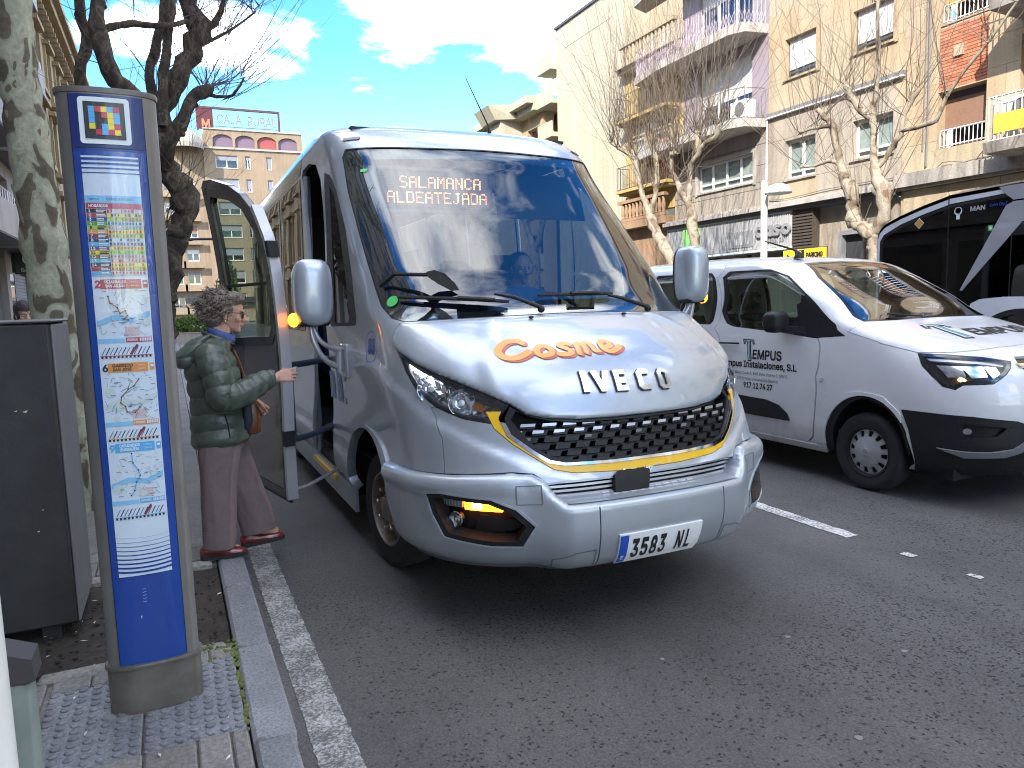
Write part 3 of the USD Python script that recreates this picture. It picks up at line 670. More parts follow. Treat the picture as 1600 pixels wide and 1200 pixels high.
for k, (x, y, s) in enumerate([(1.06, 1.97, .016), (2.17, 1.78, .017), (.93, 2.15, .009), (2.55, 2.5, .014), (2.9, 2.15, .016), (1.9, 2.6, .012), (.62, 2.35, .012)]):
    p = rings([[(math.cos(a) * s * f * (1 + .15 * math.sin(3 * a + k)), math.sin(a) * s * f * .9, z) for a in np.linspace(0, 2 * np.pi, 13)[:-1]] for f, z in ((1, 0), (.95, .002), (.6, .003))])
    single('gum_spot', xf(p, t=(x, y, .0005)), 'gum', 'flattened pale spots of old chewing gum on the asphalt', 'gum spot', 'gum spots on the road', smooth=True)
ms = []
rr = np.random.default_rng(77)
for k in range(9000):
    x, y = rr.uniform(.6, 6.0), rr.uniform(1.1, 4.2)
    if meshkit.fbm(np.array([[x * .9, y * 1.3, 0]]), 3, 8)[0] < rr.uniform(.38, .62): continue
    a = rr.uniform(.003, .0125); ms.append(xf((np.array([[-a, 0, 0], [0, -a * .5, 0], [a, .1 * a, 0], [.1 * a, a * .6, 0], [0, 0, .002]]), np.array([[0, 1, 4], [1, 2, 4], [2, 3, 4], [3, 0, 4]])), rz=rr.uniform(0, 6.3), t=(x, y, .0008)))
single('tar_crumbs', cat(*ms), 'rubber', 'small dark tar crumbs strewn over the road surface', 'tar crumbs', kind='stuff')

# ---------------------------------------------------------------- buildings
class Facade:
    def __init__(self, o, a, n):
        self.o, self.a, self.n = np.array(o, float), np.array(a, float), np.array(n, float); self.flip = np.cross(self.a, [0, 0, 1]) @ self.n < 0
    def __call__(self, m):
        v, f = cat(m); w = self.o + v[:, :1] * self.a + v[:, 1:2] * np.array([0, 0, 1.0]) + v[:, 2:] * self.n
        return (w, f[:, ::-1] if self.flip else f)
def R(a0, a1, b0, b1): return shapely.box(a0, b0, a1, b1)
def wall(F, par, poly, m, th=.3, c=0.0, name='wall', label=None):
    return part(par, name, F(xf(extrude(poly, th), t=(0, 0, c - th))), m, label=label)
def panels(F, par, poly, da, db, m, th=.05, c=.0, gap=.006, name='panel', shift=0.0, vary=None):
    a0, b0, a1, b1 = poly.bounds; n = 0
    for j, b in enumerate(np.arange(b0, b1 - .01, db)):
        for a in np.arange(a0 - (shift if j % 2 else 0), a1 - .01, da):
            q = R(a + gap, a + da - gap, b + gap, b + db - gap).intersection(poly.buffer(-gap / 2))
            if q.area < .01: continue
            mm = m if isinstance(m, str) else m[int(r.integers(len(m)))]
            part(par, name, F(xf(extrude(q, th), t=(0, 0, c - th + r.normal(0, .0015)))), mm)
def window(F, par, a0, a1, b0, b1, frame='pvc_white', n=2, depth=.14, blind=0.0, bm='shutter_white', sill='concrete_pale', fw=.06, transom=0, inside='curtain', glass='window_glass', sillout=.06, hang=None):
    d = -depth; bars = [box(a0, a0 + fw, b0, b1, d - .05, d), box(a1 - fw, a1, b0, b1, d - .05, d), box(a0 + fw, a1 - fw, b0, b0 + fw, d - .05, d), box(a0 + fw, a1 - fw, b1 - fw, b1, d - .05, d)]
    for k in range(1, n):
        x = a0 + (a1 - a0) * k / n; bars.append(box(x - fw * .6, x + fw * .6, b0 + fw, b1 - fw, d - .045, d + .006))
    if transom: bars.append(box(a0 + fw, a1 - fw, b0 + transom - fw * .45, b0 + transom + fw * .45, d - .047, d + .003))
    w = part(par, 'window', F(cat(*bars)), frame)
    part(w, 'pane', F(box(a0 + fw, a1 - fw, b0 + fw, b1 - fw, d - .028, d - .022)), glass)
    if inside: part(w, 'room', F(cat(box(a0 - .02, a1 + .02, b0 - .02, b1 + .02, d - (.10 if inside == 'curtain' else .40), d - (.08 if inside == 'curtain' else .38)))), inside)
    if blind:
        bb = b1 - (b1 - b0) * blind; s = []
        for b in np.arange(bb, b1 - .02, .045): s.append(box(a0 + fw * .7, a1 - fw * .7, b, min(b + .043, b1 - .01), d + .004, d + .016))
        part(w, 'roller_blind', F(cat(*s)), bm)
    if sill: part(w, 'sill', F(box(a0 - .06, a1 + .06, b0 - .06, b0 - .002, -.2, sillout)), sill)
    return w
def hole(a0, a1, b0, b1): return R(a0, a1, b0, b1)
def railing(F, par, pts, b0, b1, m, pitch=.12, rr=.008, name='railing', flat=True, pattern=0):
    """bars along a path of (a, c) points between heights b0 and b1"""
    ms = []
    for (a, c), (a2, c2) in zip(pts[:-1], pts[1:]):
        L = math.hypot(a2 - a, c2 - c); n = max(1, int(L / pitch))
        for b in (b0 + .03, b1): ms.append(tube([(a, b, c), (a2, b, c2)], rr * 1.6, 4))
        for k in range(n + 1):
            x, y = a + (a2 - a) * k / n, c + (c2 - c) * k / n
            ms.append(tube([(x, b0, y), (x, b1, y)], rr if k % 8 else rr * 1.6, 4))
        if pattern:
            for k in range(n):
                x, y, x2, y2 = a + (a2 - a) * k / n, c + (c2 - c) * k / n, a + (a2 - a) * (k + 1) / n, c + (c2 - c) * (k + 1) / n
                h = b0 + (b1 - b0) * .45
                ms += [tube([(x, b0, y), (x2, h, y2)], rr * .7, 3), tube([(x2, b0, y2), (x, h, y)], rr * .7, 3)]
        if abs(c2 - c) < 1e-6 and flat: pass
    return part(par, name, F(cat(*ms)), m)

XR = 17.0
FR = Facade((XR, 0, 0), (0, 1, 0), (-1, 0, 0))      # right-hand row: a = y, b = z, c = towards the street
# --- (C) flats with lilac tiles and balconies, and shop below
pC = thing('lilac_tiled_building', 'lilac tiled block of flats with curved balconies above a ribbed metal shop front', 'building')
w4 = (18.3, 21.0, 5.16, 6.06)
low = R(17.70, 22.3, 4.28, 6.95).difference(R(*w4))
wall(FR, pC, low.difference(R(17.7, 17.71, 4, 5)), 'taupe_panel', .3, -.04)
def splitp(poly, aa, bb):
    return [poly.intersection(R(a0, a1, b0, b1)) for a0, a1 in zip(aa[:-1], aa[1:]) for b0, b1 in zip(bb[:-1], bb[1:])]
for q in splitp(low, [17.70, 18.05, 18.24, 21.06, 22.3], [4.28, 4.9, 5.10, 5.62, 6.25, 6.95]):
    q = q.buffer(-.008)
    if q.area > .02: part(pC, 'panel', FR(xf(extrude(q, .04), t=(0, 0, -.04 + r.normal(0, .001)))), 'taupe_panel' if q.centroid.y > 5.3 else 'grey_stone')
w = window(FR, pC, *w4, n=4, depth=.10, transom=.24, sill='concrete_pale', inside='curtain', fw=.07)
part(pC, 'window_surround', FR(cat(box(18.2, 18.296, 5.06, 6.16, -.02, .05), box(21.004, 21.1, 5.06, 6.16, -.02, .05), box(18.298, 21.002, 6.064, 6.16, -.02, .05))), 'concrete_pale')
ups = []
for b in (7.0, 9.75, 12.5): ups += [R(18.4, 20.9, b + .25, b + 2.1)]
wall(FR, pC, R(17.70, 21.8, 6.96, 15.5).difference(shapely.union_all(ups)), 'lilac_tile', .3, 0, label='wall of mottled lilac mosaic tiles')
for b in (7.0, 9.75, 12.5):
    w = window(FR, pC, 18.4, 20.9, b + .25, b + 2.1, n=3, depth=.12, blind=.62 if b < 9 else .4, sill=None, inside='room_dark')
    slabp = sg.Polygon([(17.72, 0), (24.0, 0), (23.7, .75), (22.0, 1.05), (18.3, 1.05), (17.85, .8)])
    v, f = extrude(slabp, .26); sl = (np.stack([v[:, 0], b - .30 + v[:, 2], v[:, 1]], 1), f[:, ::-1])
    s = part(pC, 'balcony', FR(sl), 'concrete_pale', label='pale balcony slab with chamfered ends')
    pts = [(17.8, .05), (17.9, .76), (18.32, 1.0), (22.0, 1.0), (23.65, .70), (23.9, .05)]
    railing(FR, s, pts, b - .04, b + .86, 'iron_lilac' if b > 8 else 'iron_grey', .125, .008, pattern=1)
s = thing('balcony_air_conditioner', 'white air conditioner on the end of the lower lilac balcony', 'air conditioner', (XR - .45, 18.2, 6.98))
part(s, 'case', bbox(-.3, .1, -.35, .35, 0, .55, .02), 'ac_white'); part(s, 'fan_grille', xf(lathe([(0.02, -.01), (.2, -.012), (.21, 0)], 20, 'x'), t=(-.31, -.08, .28)), 'iron_grey')
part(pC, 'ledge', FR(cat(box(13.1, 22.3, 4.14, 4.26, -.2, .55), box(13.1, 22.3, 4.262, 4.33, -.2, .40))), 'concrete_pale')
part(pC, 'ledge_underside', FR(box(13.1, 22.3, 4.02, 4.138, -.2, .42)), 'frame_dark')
part(pC, 'downpipe', FR(tube([(17.68, 4.4, .06), (17.68, 6.9, .06)], .03, 6)), 'pvc_white')
# shop front under the ledge
shop = thing('shop_front', 'ribbed metal shop front with grey lettering and a green panel under the ledge', 'shop front')
wall(FR, shop, R(13.2, 22.3, .1, 4.0).difference(R(15.75, 21.8, .15, 2.9)).difference(R(13.6, 15.0, .15, 3.3)), 'grey_stone', .3, -.05)
rib = []
for a in np.arange(16.45, 22.3, .07): rib.append(FR(box(a, a + .042, 3.02, 4.0, .30, .335)))
part(shop, 'ribbed_cladding', cat(FR(box(16.4, 22.3, 3.0, 4.01, .0, .30)), *[x for k, x in enumerate(rib) if not 20.45 < 16.45 + .07 * k < 21.45]), 'ribbed_metal', kind='stuff')
part(shop, 'green_panel', FR(cat(box(20.47, 21.43, 3.01, 4.0, .302, .34), *[box(a, a + .04, 3.02, 3.99, .342, .352) for a in np.arange(20.5, 21.4, .07)])), 'ribbed_green')
part(shop, 'trim', FR(cat(box(16.39, 22.3, 4.0, 4.05, 0, .36), box(16.39, 22.3, 2.93, 2.995, 0, .36))), 'letter_white')
part(shop, 'slatted_end', FR(cat(box(15.66, 16.385, 2.9, 4.02, .0, .28), *[box(15.66, 16.385, b, b + .05, .282, .31) for b in np.arange(2.92, 4.0, .09)])), 'wood_dark')
part(shop, 'glazing', FR(box(15.75, 21.8, .15, 2.9, -.2, -.18)), 'store_glass')
part(shop, 'glazing_frame', FR(cat(*[box(a - .04, a + .04, .12, 2.9, -.17, -.08) for a in (15.79, 17.2, 18.7, 20.2, 21.76)])), 'frame_dark')
part(shop, 'sign_plate', FR(box(17.95, 19.05, 3.12, 3.62, .337, .35)), 'sign_grey')
for k, wd in enumerate((18.2, 18.45, 18.7)): part(shop, 'sign_mark', FR(box(wd - .07, wd + .07, 3.2, 3.2 + (.22 if k != 1 else .3), .352, .356)), 'ribbed_metal')
def wtext(F, par, s, a, b, c, h, m, bold=False, width=None, th=.012, flip=False, name='lettering', font=None):
    g = text_shape(s, h, bold, width)
    if flip: g = affinity.scale(g, -1, 1, origin=(0, 0))
    return part(par, name, F(xf(extrude(g, th), t=(a, b, c))), m)
L = []
for k, ch in enumerate('caso'):                    # wide double-stroke letters
    c = sg.Point(0, 0).buffer(.165, 24)
    if ch == 'c': g = c.difference(sg.Point(0, 0).buffer(.075)).difference(sg.Polygon([(0, 0), (.3, .13), (.3, -.13)]))
    elif ch == 'a': g = c.difference(sg.Point(0, 0).buffer(.07)).union(shapely.box(.085, -.165, .165, .165))
    elif ch == 's': g = sg.LineString([(.11, .11), (.02, .125), (-.08, .08), (-.02, .01), (.08, -.04), (.05, -.12), (-.11, -.11)]).buffer(.045)
    else: g = c.difference(sg.Point(0, 0).buffer(.075))
    L.append(affinity.translate(g, k * .36, 0))
g = affinity.scale(shapely.union_all(L), -1, 1, origin=(0, 0))
part(shop, 'lettering', FR(xf(extrude(g, .06), t=(17.62, 3.52, .36))), 'sign_grey')
wtext(FR, shop, 'Arteche, 38', 17.1, 3.24, .36, .12, 'sign_grey', width=.9, flip=True)
dr = part(shop, 'door', FR(box(13.65, 14.95, .15, 3.2, -.22, -.18)), 'room_dark'); part(dr, 'door_frame', FR(cat(box(13.6, 13.72, .13, 3.3, -.17, .02), box(14.88, 15.0, .13, 3.3, -.17, .02), box(13.72, 14.88, 3.18, 3.3, -.17, .02))), 'sign_grey')
# --- (B) beige stone block
pB = thing('beige_stone_building', 'beige stone block of flats with white lower windows and a dark slate string course', 'building')
lo = [(15.87, 17.0, 5.0, 6.12), (13.38, 14.6, 5.15, 6.15)]; up = [(15.87, 17.0, 7.9, 9.0), (13.42, 14.62, 7.9, 8.95), (15.87, 17.0, 10.7, 11.8), (13.42, 14.62, 10.7, 11.8), (15.87, 17, 13.4, 14.5), (13.42, 14.62, 13.4, 14.5)]
polyL = R(13.1, 17.695, 4.34, 6.93).difference(shapely.union_all([R(*q) for q in lo]))
polyU = R(13.1, 17.695, 7.05, 15.8).difference(shapely.union_all([R(*q) for q in up]))
wall(FR, pB, polyL, 'grey_stone', .3, -.06); wall(FR, pB, polyU, 'beige_stone', .3, -.06)
for q in splitp(polyL, [13.1, 13.34, 14.68, 15.8, 17.08, 17.695], [4.34, 4.96, 6.2, 6.93]):
    for g in getattr(q, 'geoms', [q]):
        g = g.buffer(-.004)
        if g.area > .02: part(pB, 'panel', FR(xf(extrude(g, .055), t=(0, 0, -.058 + r.normal(0, .001)))), 'grey_stone' if r.random() < .6 else 'beige_stone')
panels(FR, pB, polyU, 1.15, .92, ('beige_stone', 'beige_stone', 'orange_stone'), .05, -.005, .003, shift=.5)
for q in lo: window(FR, pB, *q, n=2, depth=.16, transom=.22, inside='curtain', fw=.075, sill='grey_stone')
for q in up:
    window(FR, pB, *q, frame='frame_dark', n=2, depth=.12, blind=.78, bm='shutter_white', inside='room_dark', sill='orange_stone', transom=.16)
    a0, a1, b0, b1 = q; part(pB, 'window_surround', FR(cat(box(a0 - .12, a0 - .004, b0 - .09, b1 + .12, -.01, .035), box(a1 + .004, a1 + .12, b0 - .09, b1 + .12, -.01, .035), box(a0 - .002, a1 + .002, b1 + .004, b1 + .12, -.01, .035))), 'orange_stone')
part(pB, 'string_course', FR(box(13.05, 17.69, 6.935, 7.045, -.1, .10)), 'slate'); part(pB, 'string_course_edge', FR(box(13.05, 17.69, 6.90, 6.932, -.1, .12)), 'pvc_white')
part(pB, 'parapet', FR(box(13.1, 17.695, 15.8, 16.3, -.3, .08)), 'concrete_pale')
# --- (A) sandstone block with a brick loggia
pA = thing('sandstone_brick_building', 'orange sandstone block of flats with a red brick loggia parapet and brown blinds', 'building')
logg = [R(11.02, 12.17, 4.95, 6.26), R(11.02, 12.17, 7.80, 9.1), R(11.02, 12.17, 10.6, 11.95)]
brk = R(11.02, 12.17, 6.30, 7.76)
door = [R(7.9, 10.3, 4.75, 7.0), R(7.9, 10.3, 7.7, 9.9), R(7.9, 10.3, 10.5, 12.8), R(.5, 3, 4.75, 7.0), R(.5, 3, 7.7, 9.9), R(4, 5.2, 5.2, 6.5), R(4, 5.2, 8.2, 9.5), R(4, 5.2, 11, 12.3)]
polyA = R(-1.5, 13.095, 4.5, 15.6).difference(shapely.union_all(logg + [brk] + door))
wall(FR, pA, polyA, 'orange_stone', .3, -.05)
panels(FR, pA, polyA.intersection(R(8, 13.095, 4.5, 10)), 1.3, .66, ('orange_stone', 'beige_stone', 'orange_stone'), .045, .0, .003, shift=.6)
wall(FR, pA, R(-1.5, 7.99, 4.5, 15.6).intersection(polyA), 'beige_stone', .04, .0, name='cladding')
part(pA, 'back_wall', FR(box(10.9, 12.3, 4.9, 12.1, -.75, -.70)), 'orange_stone')
bw = part(pA, 'brick_parapet', FR(box(11.02, 12.17, 6.30, 7.76, -.25, -.03)), 'mortar', label='mortar bed of the brick loggia parapet')
j = 0; b = 6.305
while b < 7.70:
    a = 11.025 - (.12 if j % 2 else 0)
    while a < 12.165:
        x0, x1 = max(a, 11.025), min(a + .228, 12.165)
        if x1 - x0 > .03: part(bw, 'brick', FR(box(x0, x1, b, b + .062, -.03, r.normal(0, .0025))), 'brick_' + 'abcd'[int(r.integers(4))])
        a += .24
    b += .074; j += 1
part(bw, 'stone_plaque', FR(box(11.58, 11.80, 6.98, 7.22, -.03, .05)), 'beige_stone')
for b, bm, k in ((4.95, 'shutter_brown', .86), (7.80, 'awning_orange', .9), (10.6, 'shutter_brown', .8)):
    t = 1.3
    s = [FR(box(11.04, 12.15, q, q + .048, -.28, -.262)) for q in np.arange(b + .45, b + 1.12, .05)]
    part(pA, 'roller_blind', cat(*s), bm); part(pA, 'loggia_lintel', FR(box(11.03, 12.16, b + 1.12, b + 1.31, -.5, -.30)), 'frame_dark')
    railing(FR, pA, [(11.04, -.08), (12.15, -.08)], b - .03 + .06, b + .42, 'iron_white', .1, .012)
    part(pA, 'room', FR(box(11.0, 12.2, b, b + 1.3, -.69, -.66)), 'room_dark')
for (a0, a1) in ((6.9, 10.32), (0.2, 3.4)):
    for b in (4.72, 7.62, 10.5):
        if a0 < 1 and b > 9: continue
        s = part(pA, 'balcony', FR(hull([(a0, b - .32, 0), (a1, b - .32, 0), (a0, b - .28, 1.1), (a1, b - .28, 1.1), (a0, b - .06, 1.15), (a1, b - .06, 1.15), (a0, b - .06, 0), (a1, b - .06, 0)])), 'concrete')
        railing(FR, s, [(a0 + .05, .03), (a0 + .05, 1.05), (a1 - .05, 1.05), (a1 - .05, .03)], b - .06, b + .85, 'iron_white', .13, .011)
        if b < 5: part(s, 'screen', FR(box(a0 + .2, a1 - .18, b + .1, b + .48, 1.08, 1.09)), 'awning_yellow', label='yellow sheet tied to the balcony rail')
for q in door:
    a0, b0, a1, b1 = q.bounds; window(FR, pA, a0, a1, b0, b1, frame='frame_brown', n=2, depth=.15, blind=.5, bm='shutter_brown', inside='room_dark', sill=None)
part(pA, 'ground_band', FR(cat(box(-1.5, 13.09, 4.16, 4.48, -.3, .30), box(-1.5, 13.09, 4.10, 4.158, -.3, .2))), 'concrete')
part(pA, 'stone_base', FR(xf(extrude(R(-1.5, 13.09, .1, 4.09).difference(R(9.0, 10.6, .15, 3.0)).difference(R(2, 7, .4, 3.2)), .3), t=(0, 0, -.3))), 'gable_beige')
for a in np.arange(-1.4, 13.0, 1.2): part(pA, 'base_panel', FR(box(a + .006, min(a + 1.194, 13.08), 3.22, 4.08, .0, .035)), 'gable_beige')
part(pA, 'shop_glass', FR(cat(box(2, 7, .4, 3.2, -.2, -.17), box(9.0, 10.6, .15, 3.0, -.2, -.17))), 'store_glass')
part(pA, 'parapet', FR(box(-1.5, 13.09, 15.6, 16.1, -.3, .12)), 'concrete_pale')
ac = thing('balcony_air_conditioner', 'white air conditioner on the right-hand balcony above the yellow sheet', 'air conditioner', (XR - .6, 9.75, 4.75))
part(ac, 'case', bbox(-.3, .1, -.35, .35, .25, .78, .02), 'ac_white'); part(ac, 'fan_grille', xf(lathe([(0.02, -.01), (.2, -.012), (.21, 0)], 20, 'x'), t=(-.31, -.06, .52)), 'iron_grey')
# sagging cables along the front
def cable(pts, rr=.012): return tube(spline(pts, 24), rr, 5)
single('facade_cables', FR(cat(cable([(13.0, 4.55, .05), (12.3, 4.42, .08), (11.9, 4.62, .08), (11.2, 4.5, .06), (10.4, 4.62, .05), (8, 4.55, .1)]), cable([(13.0, 4.50, .08), (12.2, 4.46, .1), (11, 4.55, .1), (8, 4.5, .1)]),
       cable([(12.42, 4.6, .03), (12.40, 6, .03), (12.42, 8, .03), (12.40, 15, .03)], .03), cable([(12.52, 5.0, .03), (12.5, 8, .03), (12.52, 15, .03)], .016), cable([(17.6, 4.5, .04), (16.8, 4.44, .05), (15.3, 4.5, .05), (13.2, 4.46, .05)]))), 'iron_grey',
       'thin dark cables looped along and up the sandstone facade', 'cable')
# --- (D) yellow house with iron balconies
pD = thing('yellow_house', 'narrow yellow house with iron balconies, salmon shutters and a stone balustrade', 'building')
wd = []
for b in (5.9, 8.55): wd += [R(22.6, 23.3, b, b + 1.75), R(24.1, 24.8, b, b + 1.75)]
wall(FR, pD, R(22.32, 25.4, 4.9, 10.3).union(R(21.8, 22.33, 6.96, 10.3)).difference(shapely.union_all(wd)), 'yellow_plaster', .3)
for k, q in enumerate(wd):
    a0, b0, a1, b1 = q.bounds
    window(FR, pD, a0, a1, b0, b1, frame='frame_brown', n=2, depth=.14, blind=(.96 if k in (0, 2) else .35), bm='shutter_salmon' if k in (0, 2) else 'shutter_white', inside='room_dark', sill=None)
    part(pD, 'window_surround', FR(cat(box(a0 - .13, a0 - .005, b0, b1 + .15, 0, .05), box(a1 + .005, a1 + .13, b0, b1 + .15, 0, .05), box(a0 - .003, a1 + .003, b1 + .01, b1 + .15, 0, .05), box(a0 - .2, a1 + .2, b1 + .155, b1 + .22, 0, .12))), 'beige_stone')
for b in (5.85, 8.5):
    s = part(pD, 'balcony', FR(cat(box(21.95, 25.25, b - .14, b - .03, 0, .62), box(22.0, 25.2, b - .22, b - .142, 0, .5))), 'yellow_plaster')
    railing(FR, s, [(22.0, .02), (22.0, .58), (25.2, .58), (25.2, .02)], b - .03, b + .85, 'iron_black', .12, .008)
part(pD, 'roof_cornice', FR(cat(box(21.8, 25.45, 10.3, 10.45, -.3, .35), box(21.8, 25.45, 10.452, 10.55, -.3, .5))), 'beige_stone')
bal = [(.05, 0), (.075, .05), (.05, .1), (.085, .28), (.05, .48), (.07, .54), (.05, .6)]
def balusters(par, a0, a1, b, c, m, pitch=.24):
    part(par, 'balustrade_rail', FR(cat(box(a0, a1, b + .6, b + .72, c - .1, c + .1), box(a0, a1, b - .1, b, c - .1, c + .1))), m)
    for a in np.arange(a0 + .15, a1 - .1, pitch):
        v, f = lathe(bal, 8); part(par, 'baluster', FR((np.stack([a + v[:, 0], b + v[:, 2], c + v[:, 1]], 1), f[:, ::-1])), m, 40)
balusters(pD, 21.9, 25.4, 10.66, .25, 'beige_stone'); balusters(pD, 22.35, 25.4, 4.72, .35, 'brown_stone')
part(pD, 'stone_base', FR(cat(box(22.32, 25.4, .1, 4.3, -.3, .05), box(22.32, 25.4, 4.32, 4.6, -.3, .5))), 'brown_stone')
gb = thing('set_back_block', 'plain beige party wall rising behind the yellow house', 'building')
part(gb, 'wall', box(XR + 1.2, XR + 12, 21.81, 25.39, 9, 22), 'gable_beige'); part(gb, 'coping', box(XR + 1.1, XR + 12, 21.8, 25.38, 22.0, 22.2), 'concrete')
# --- (E) tall blank cream wall
pE = thing('cream_blank_building', 'tall pale cream building with a blank street wall beyond the yellow house', 'building')
part(pE, 'wall', FR(box(25.42, 31.0, .1, 13.9, -9, .02)), 'cream_plaster'); part(pE, 'coping', FR(box(25.40, 31.05, 13.9, 14.0, -9, .10)), 'frame_dark')
part(pE, 'wall_frame', FR(cat(box(26.3, 26.33, 3, 12.9, .02, .032), box(30.3, 30.33, 3, 12.9, .02, .032), box(26.33, 30.3, 12.87, 12.9, .02, .032))), 'cream_plaster')
for b in (12.4, 10.9, 9.4, 7.9):
    part(pE, 'corner_balcony', FR(cat(box(31.0, 32.4, b - .2, b, -.6, .35), box(31.0, 32.4, b, b + .5, .28, .35))), 'cream_plaster')
# --- (F) far block with a stepped cornice
pF = thing('corniced_far_building', 'far cream block with a projecting stepped cornice and dark recessed balconies', 'building')
hF = 10.7; rec = [R(a, b_, b, b + 1.7) for a, b_ in ((32.8, 34.2), (37.0, 39.4)) for b in (.6, 3.2, 5.8, 8.4)]
wall(FR, pF, R(32.5, 40, .1, hF).difference(shapely.union_all(rec)), 'orange_stone', .6)
part(pF, 'cornice', FR(cat(box(32.4, 39.2, hF, hF + .3, -2, .55), box(32.4, 39.2, hF + .302, hF + .65, -2, .9), box(39.2, 40.2, hF, hF + .65, -2, .4))), 'cream_plaster')
part(pF, 'bay', FR(cat(hull([(34.3, hF, .5), (37.0, hF, .5), (34.8, hF, 1.5), (36.5, hF, 1.5), (34.3, hF + .66, .9), (37.0, hF + .66, .9), (34.7, hF + .66, 1.9), (36.6, hF + .66, 1.9)]), box(34.8, 36.5, 3, hF, -.1, 1.2))), 'cream_plaster')
part(pF, 'body', FR(box(32.5, 40, .1, hF, -10, -.95)), 'brown_stone')
for q in rec:
    a0, b0, a1, b1 = q.bounds; part(pF, 'balcony', FR(box(a0, a1, b0, b0 + .75, -.12, .12)), 'cream_plaster')
for k, y in enumerate((62, 64.5, 58)): single('roof_chimney', box(XR + 3, XR + 4.2, y, y + 1.0, 0, 14.9 + .3 * k), 'concrete_pale', ['middle of three pale chimneys above the far right roofline', 'left of three pale chimneys above the far right roofline', 'right of three pale chimneys above the far right roofline'][k], 'chimney')
# --- row behind the photographer on the right (seen in reflections)
pG = thing('balconied_cream_building', 'cream block with stacked balconies down the street on the right', 'building')
for k in range(11):
    a = -1.6 - 3.4 * k
    part(pG, 'wall', FR(box(a - 1.6, a, .1, 18, -.4, 0)), 'cream_plaster'); part(pG, 'bay_back', FR(box(a - 3.4, a - 1.61, .1, 18, -1.4, -1.2)), 'grey_stone')
    for b in np.arange(3.2, 17.5, 2.9):
        part(pG, 'balcony', FR(cat(box(a - 3.4, a - 1.6, b, b + .2, -1.2, .5), box(a - 3.4, a - 1.6, b + .2, b + .95, .42, .5))), 'cream_plaster'); part(pG, 'pane', FR(box(a - 3.2, a - 1.8, b + .25, b + 2.4, -1.19, -1.15)), 'store_glass')
# --- left-hand row
FL = Facade((-4.4, 0, 0), (0, 1, 0), (1, 0, 0))
pL = thing('granite_balcony_building', 'shaded pinkish granite building with projecting balconies on the left', 'building')
bz = [3.75, 6.55, 9.45, 12.4, 15.4, 18.3]
hl = [R(a, a + 2.0, b + .9, b + 2.2) for a in (20.6, 23.6, 26.6, 29.3) for b in bz[:-1]]
wall(FL, pL, R(20, 32, 3.9, 19.5).difference(shapely.union_all(hl)), 'pink_granite', .3)
for q in hl: a0, b0, a1, b1 = q.bounds; window(FL, pL, a0, a1, b0, b1, frame='frame_dark', n=2, depth=.2, blind=.25, bm='shutter_white', inside='room_dark', sill=None)
for b in bz:
    for a0, a1 in ((20.2, 25.6), (26.3, 31.8)):
        s = part(pL, 'balcony', FL(hull([(a0, b - .1, 0), (a1, b - .1, 0), (a0, b + .75, 0), (a1, b + .75, 0), (a0, b - .1, .95), (a1 - .0, b - .1, .95), (a0, b + .75, .95), (a1, b + .75, .95)])), 'pink_granite')
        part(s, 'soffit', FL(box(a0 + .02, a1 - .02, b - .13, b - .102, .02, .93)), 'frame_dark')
        railing(FL, s, [(a0 + .1, .88), (a1 - .1, .88), (a1 - .1, .05)], b + .75, b + 1.05, 'iron_white', .3, .014)
part(pL, 'shop_level', FL(cat(box(20, 32, .1, 3.88, -.5, -.3), *[box(a, a + .5, .1, 3.88, -.3, 0) for a in (20, 23.5, 27.0, 31.5)])), 'pink_granite')
part(pL, 'shop_glass', FL(cat(*[box(a, b, .4, 3.0, -.2, -.18) for a, b in ((20.5, 23.5), (24, 27.0), (27.5, 29.2))])), 'store_glass')
part(pL, 'roller_shutter', FL(cat(*[box(29.3, 31.4, b, b + .1, -.2, -.17) for b in np.arange(.15, 3.0, .11)])), 'shutter_grey')
part(pL, 'body', FL(box(20, 32, .1, 20, -11, -.55)), 'pink_granite'); part(pL, 'roof_edge', FL(box(20, 32, 19.5, 20, -.5, .4)), 'concrete')
sg_ = thing('salon_sign', 'black projecting shop sign with white circle lettering on the granite building', 'sign', (0, 0, 0))
part(sg_, 'board', bbox(-4.35, -3.25, 28.05, 28.2, 2.95, 3.75, .02), 'sign_black')
g = sg.Point(-3.95, 3.42).buffer(.17, 20).difference(sg.Point(-3.95, 3.42).buffer(.12, 20)).union(affinity.translate(text_shape('A', .26), -3.6, 3.40))
part(sg_, 'lettering', plane(extrude(g, .01), 'y', 28.035), 'letter_white'); part(sg_, 'lettering', plane(extrude(affinity.translate(text_shape('SALÓN H', .09, width=.8), -3.78, 3.08), .01), 'y', 28.035), 'letter_white')
part(sg_, 'bracket', box(-4.42, -4.34, 28.08, 28.17, 3.0, 3.7), 'iron_black')
pK = thing('gold_sandstone_building', 'ornate golden sandstone building with a deep cornice beyond the granite one', 'building')
FK = Facade((-4.25, 0, 0), (0, 1, 0), (1, 0, 0))
hk = [R(a, a + 1.3, b, b + 2.2) for a in np.arange(33.4, 73, 3.2) for b in (1.0, 4.6, 8.1, 11.2)]
wall(FK, pK, R(32.3, 74, .1, 14.3).difference(shapely.union_all(hk)), 'gold_stone', .4)
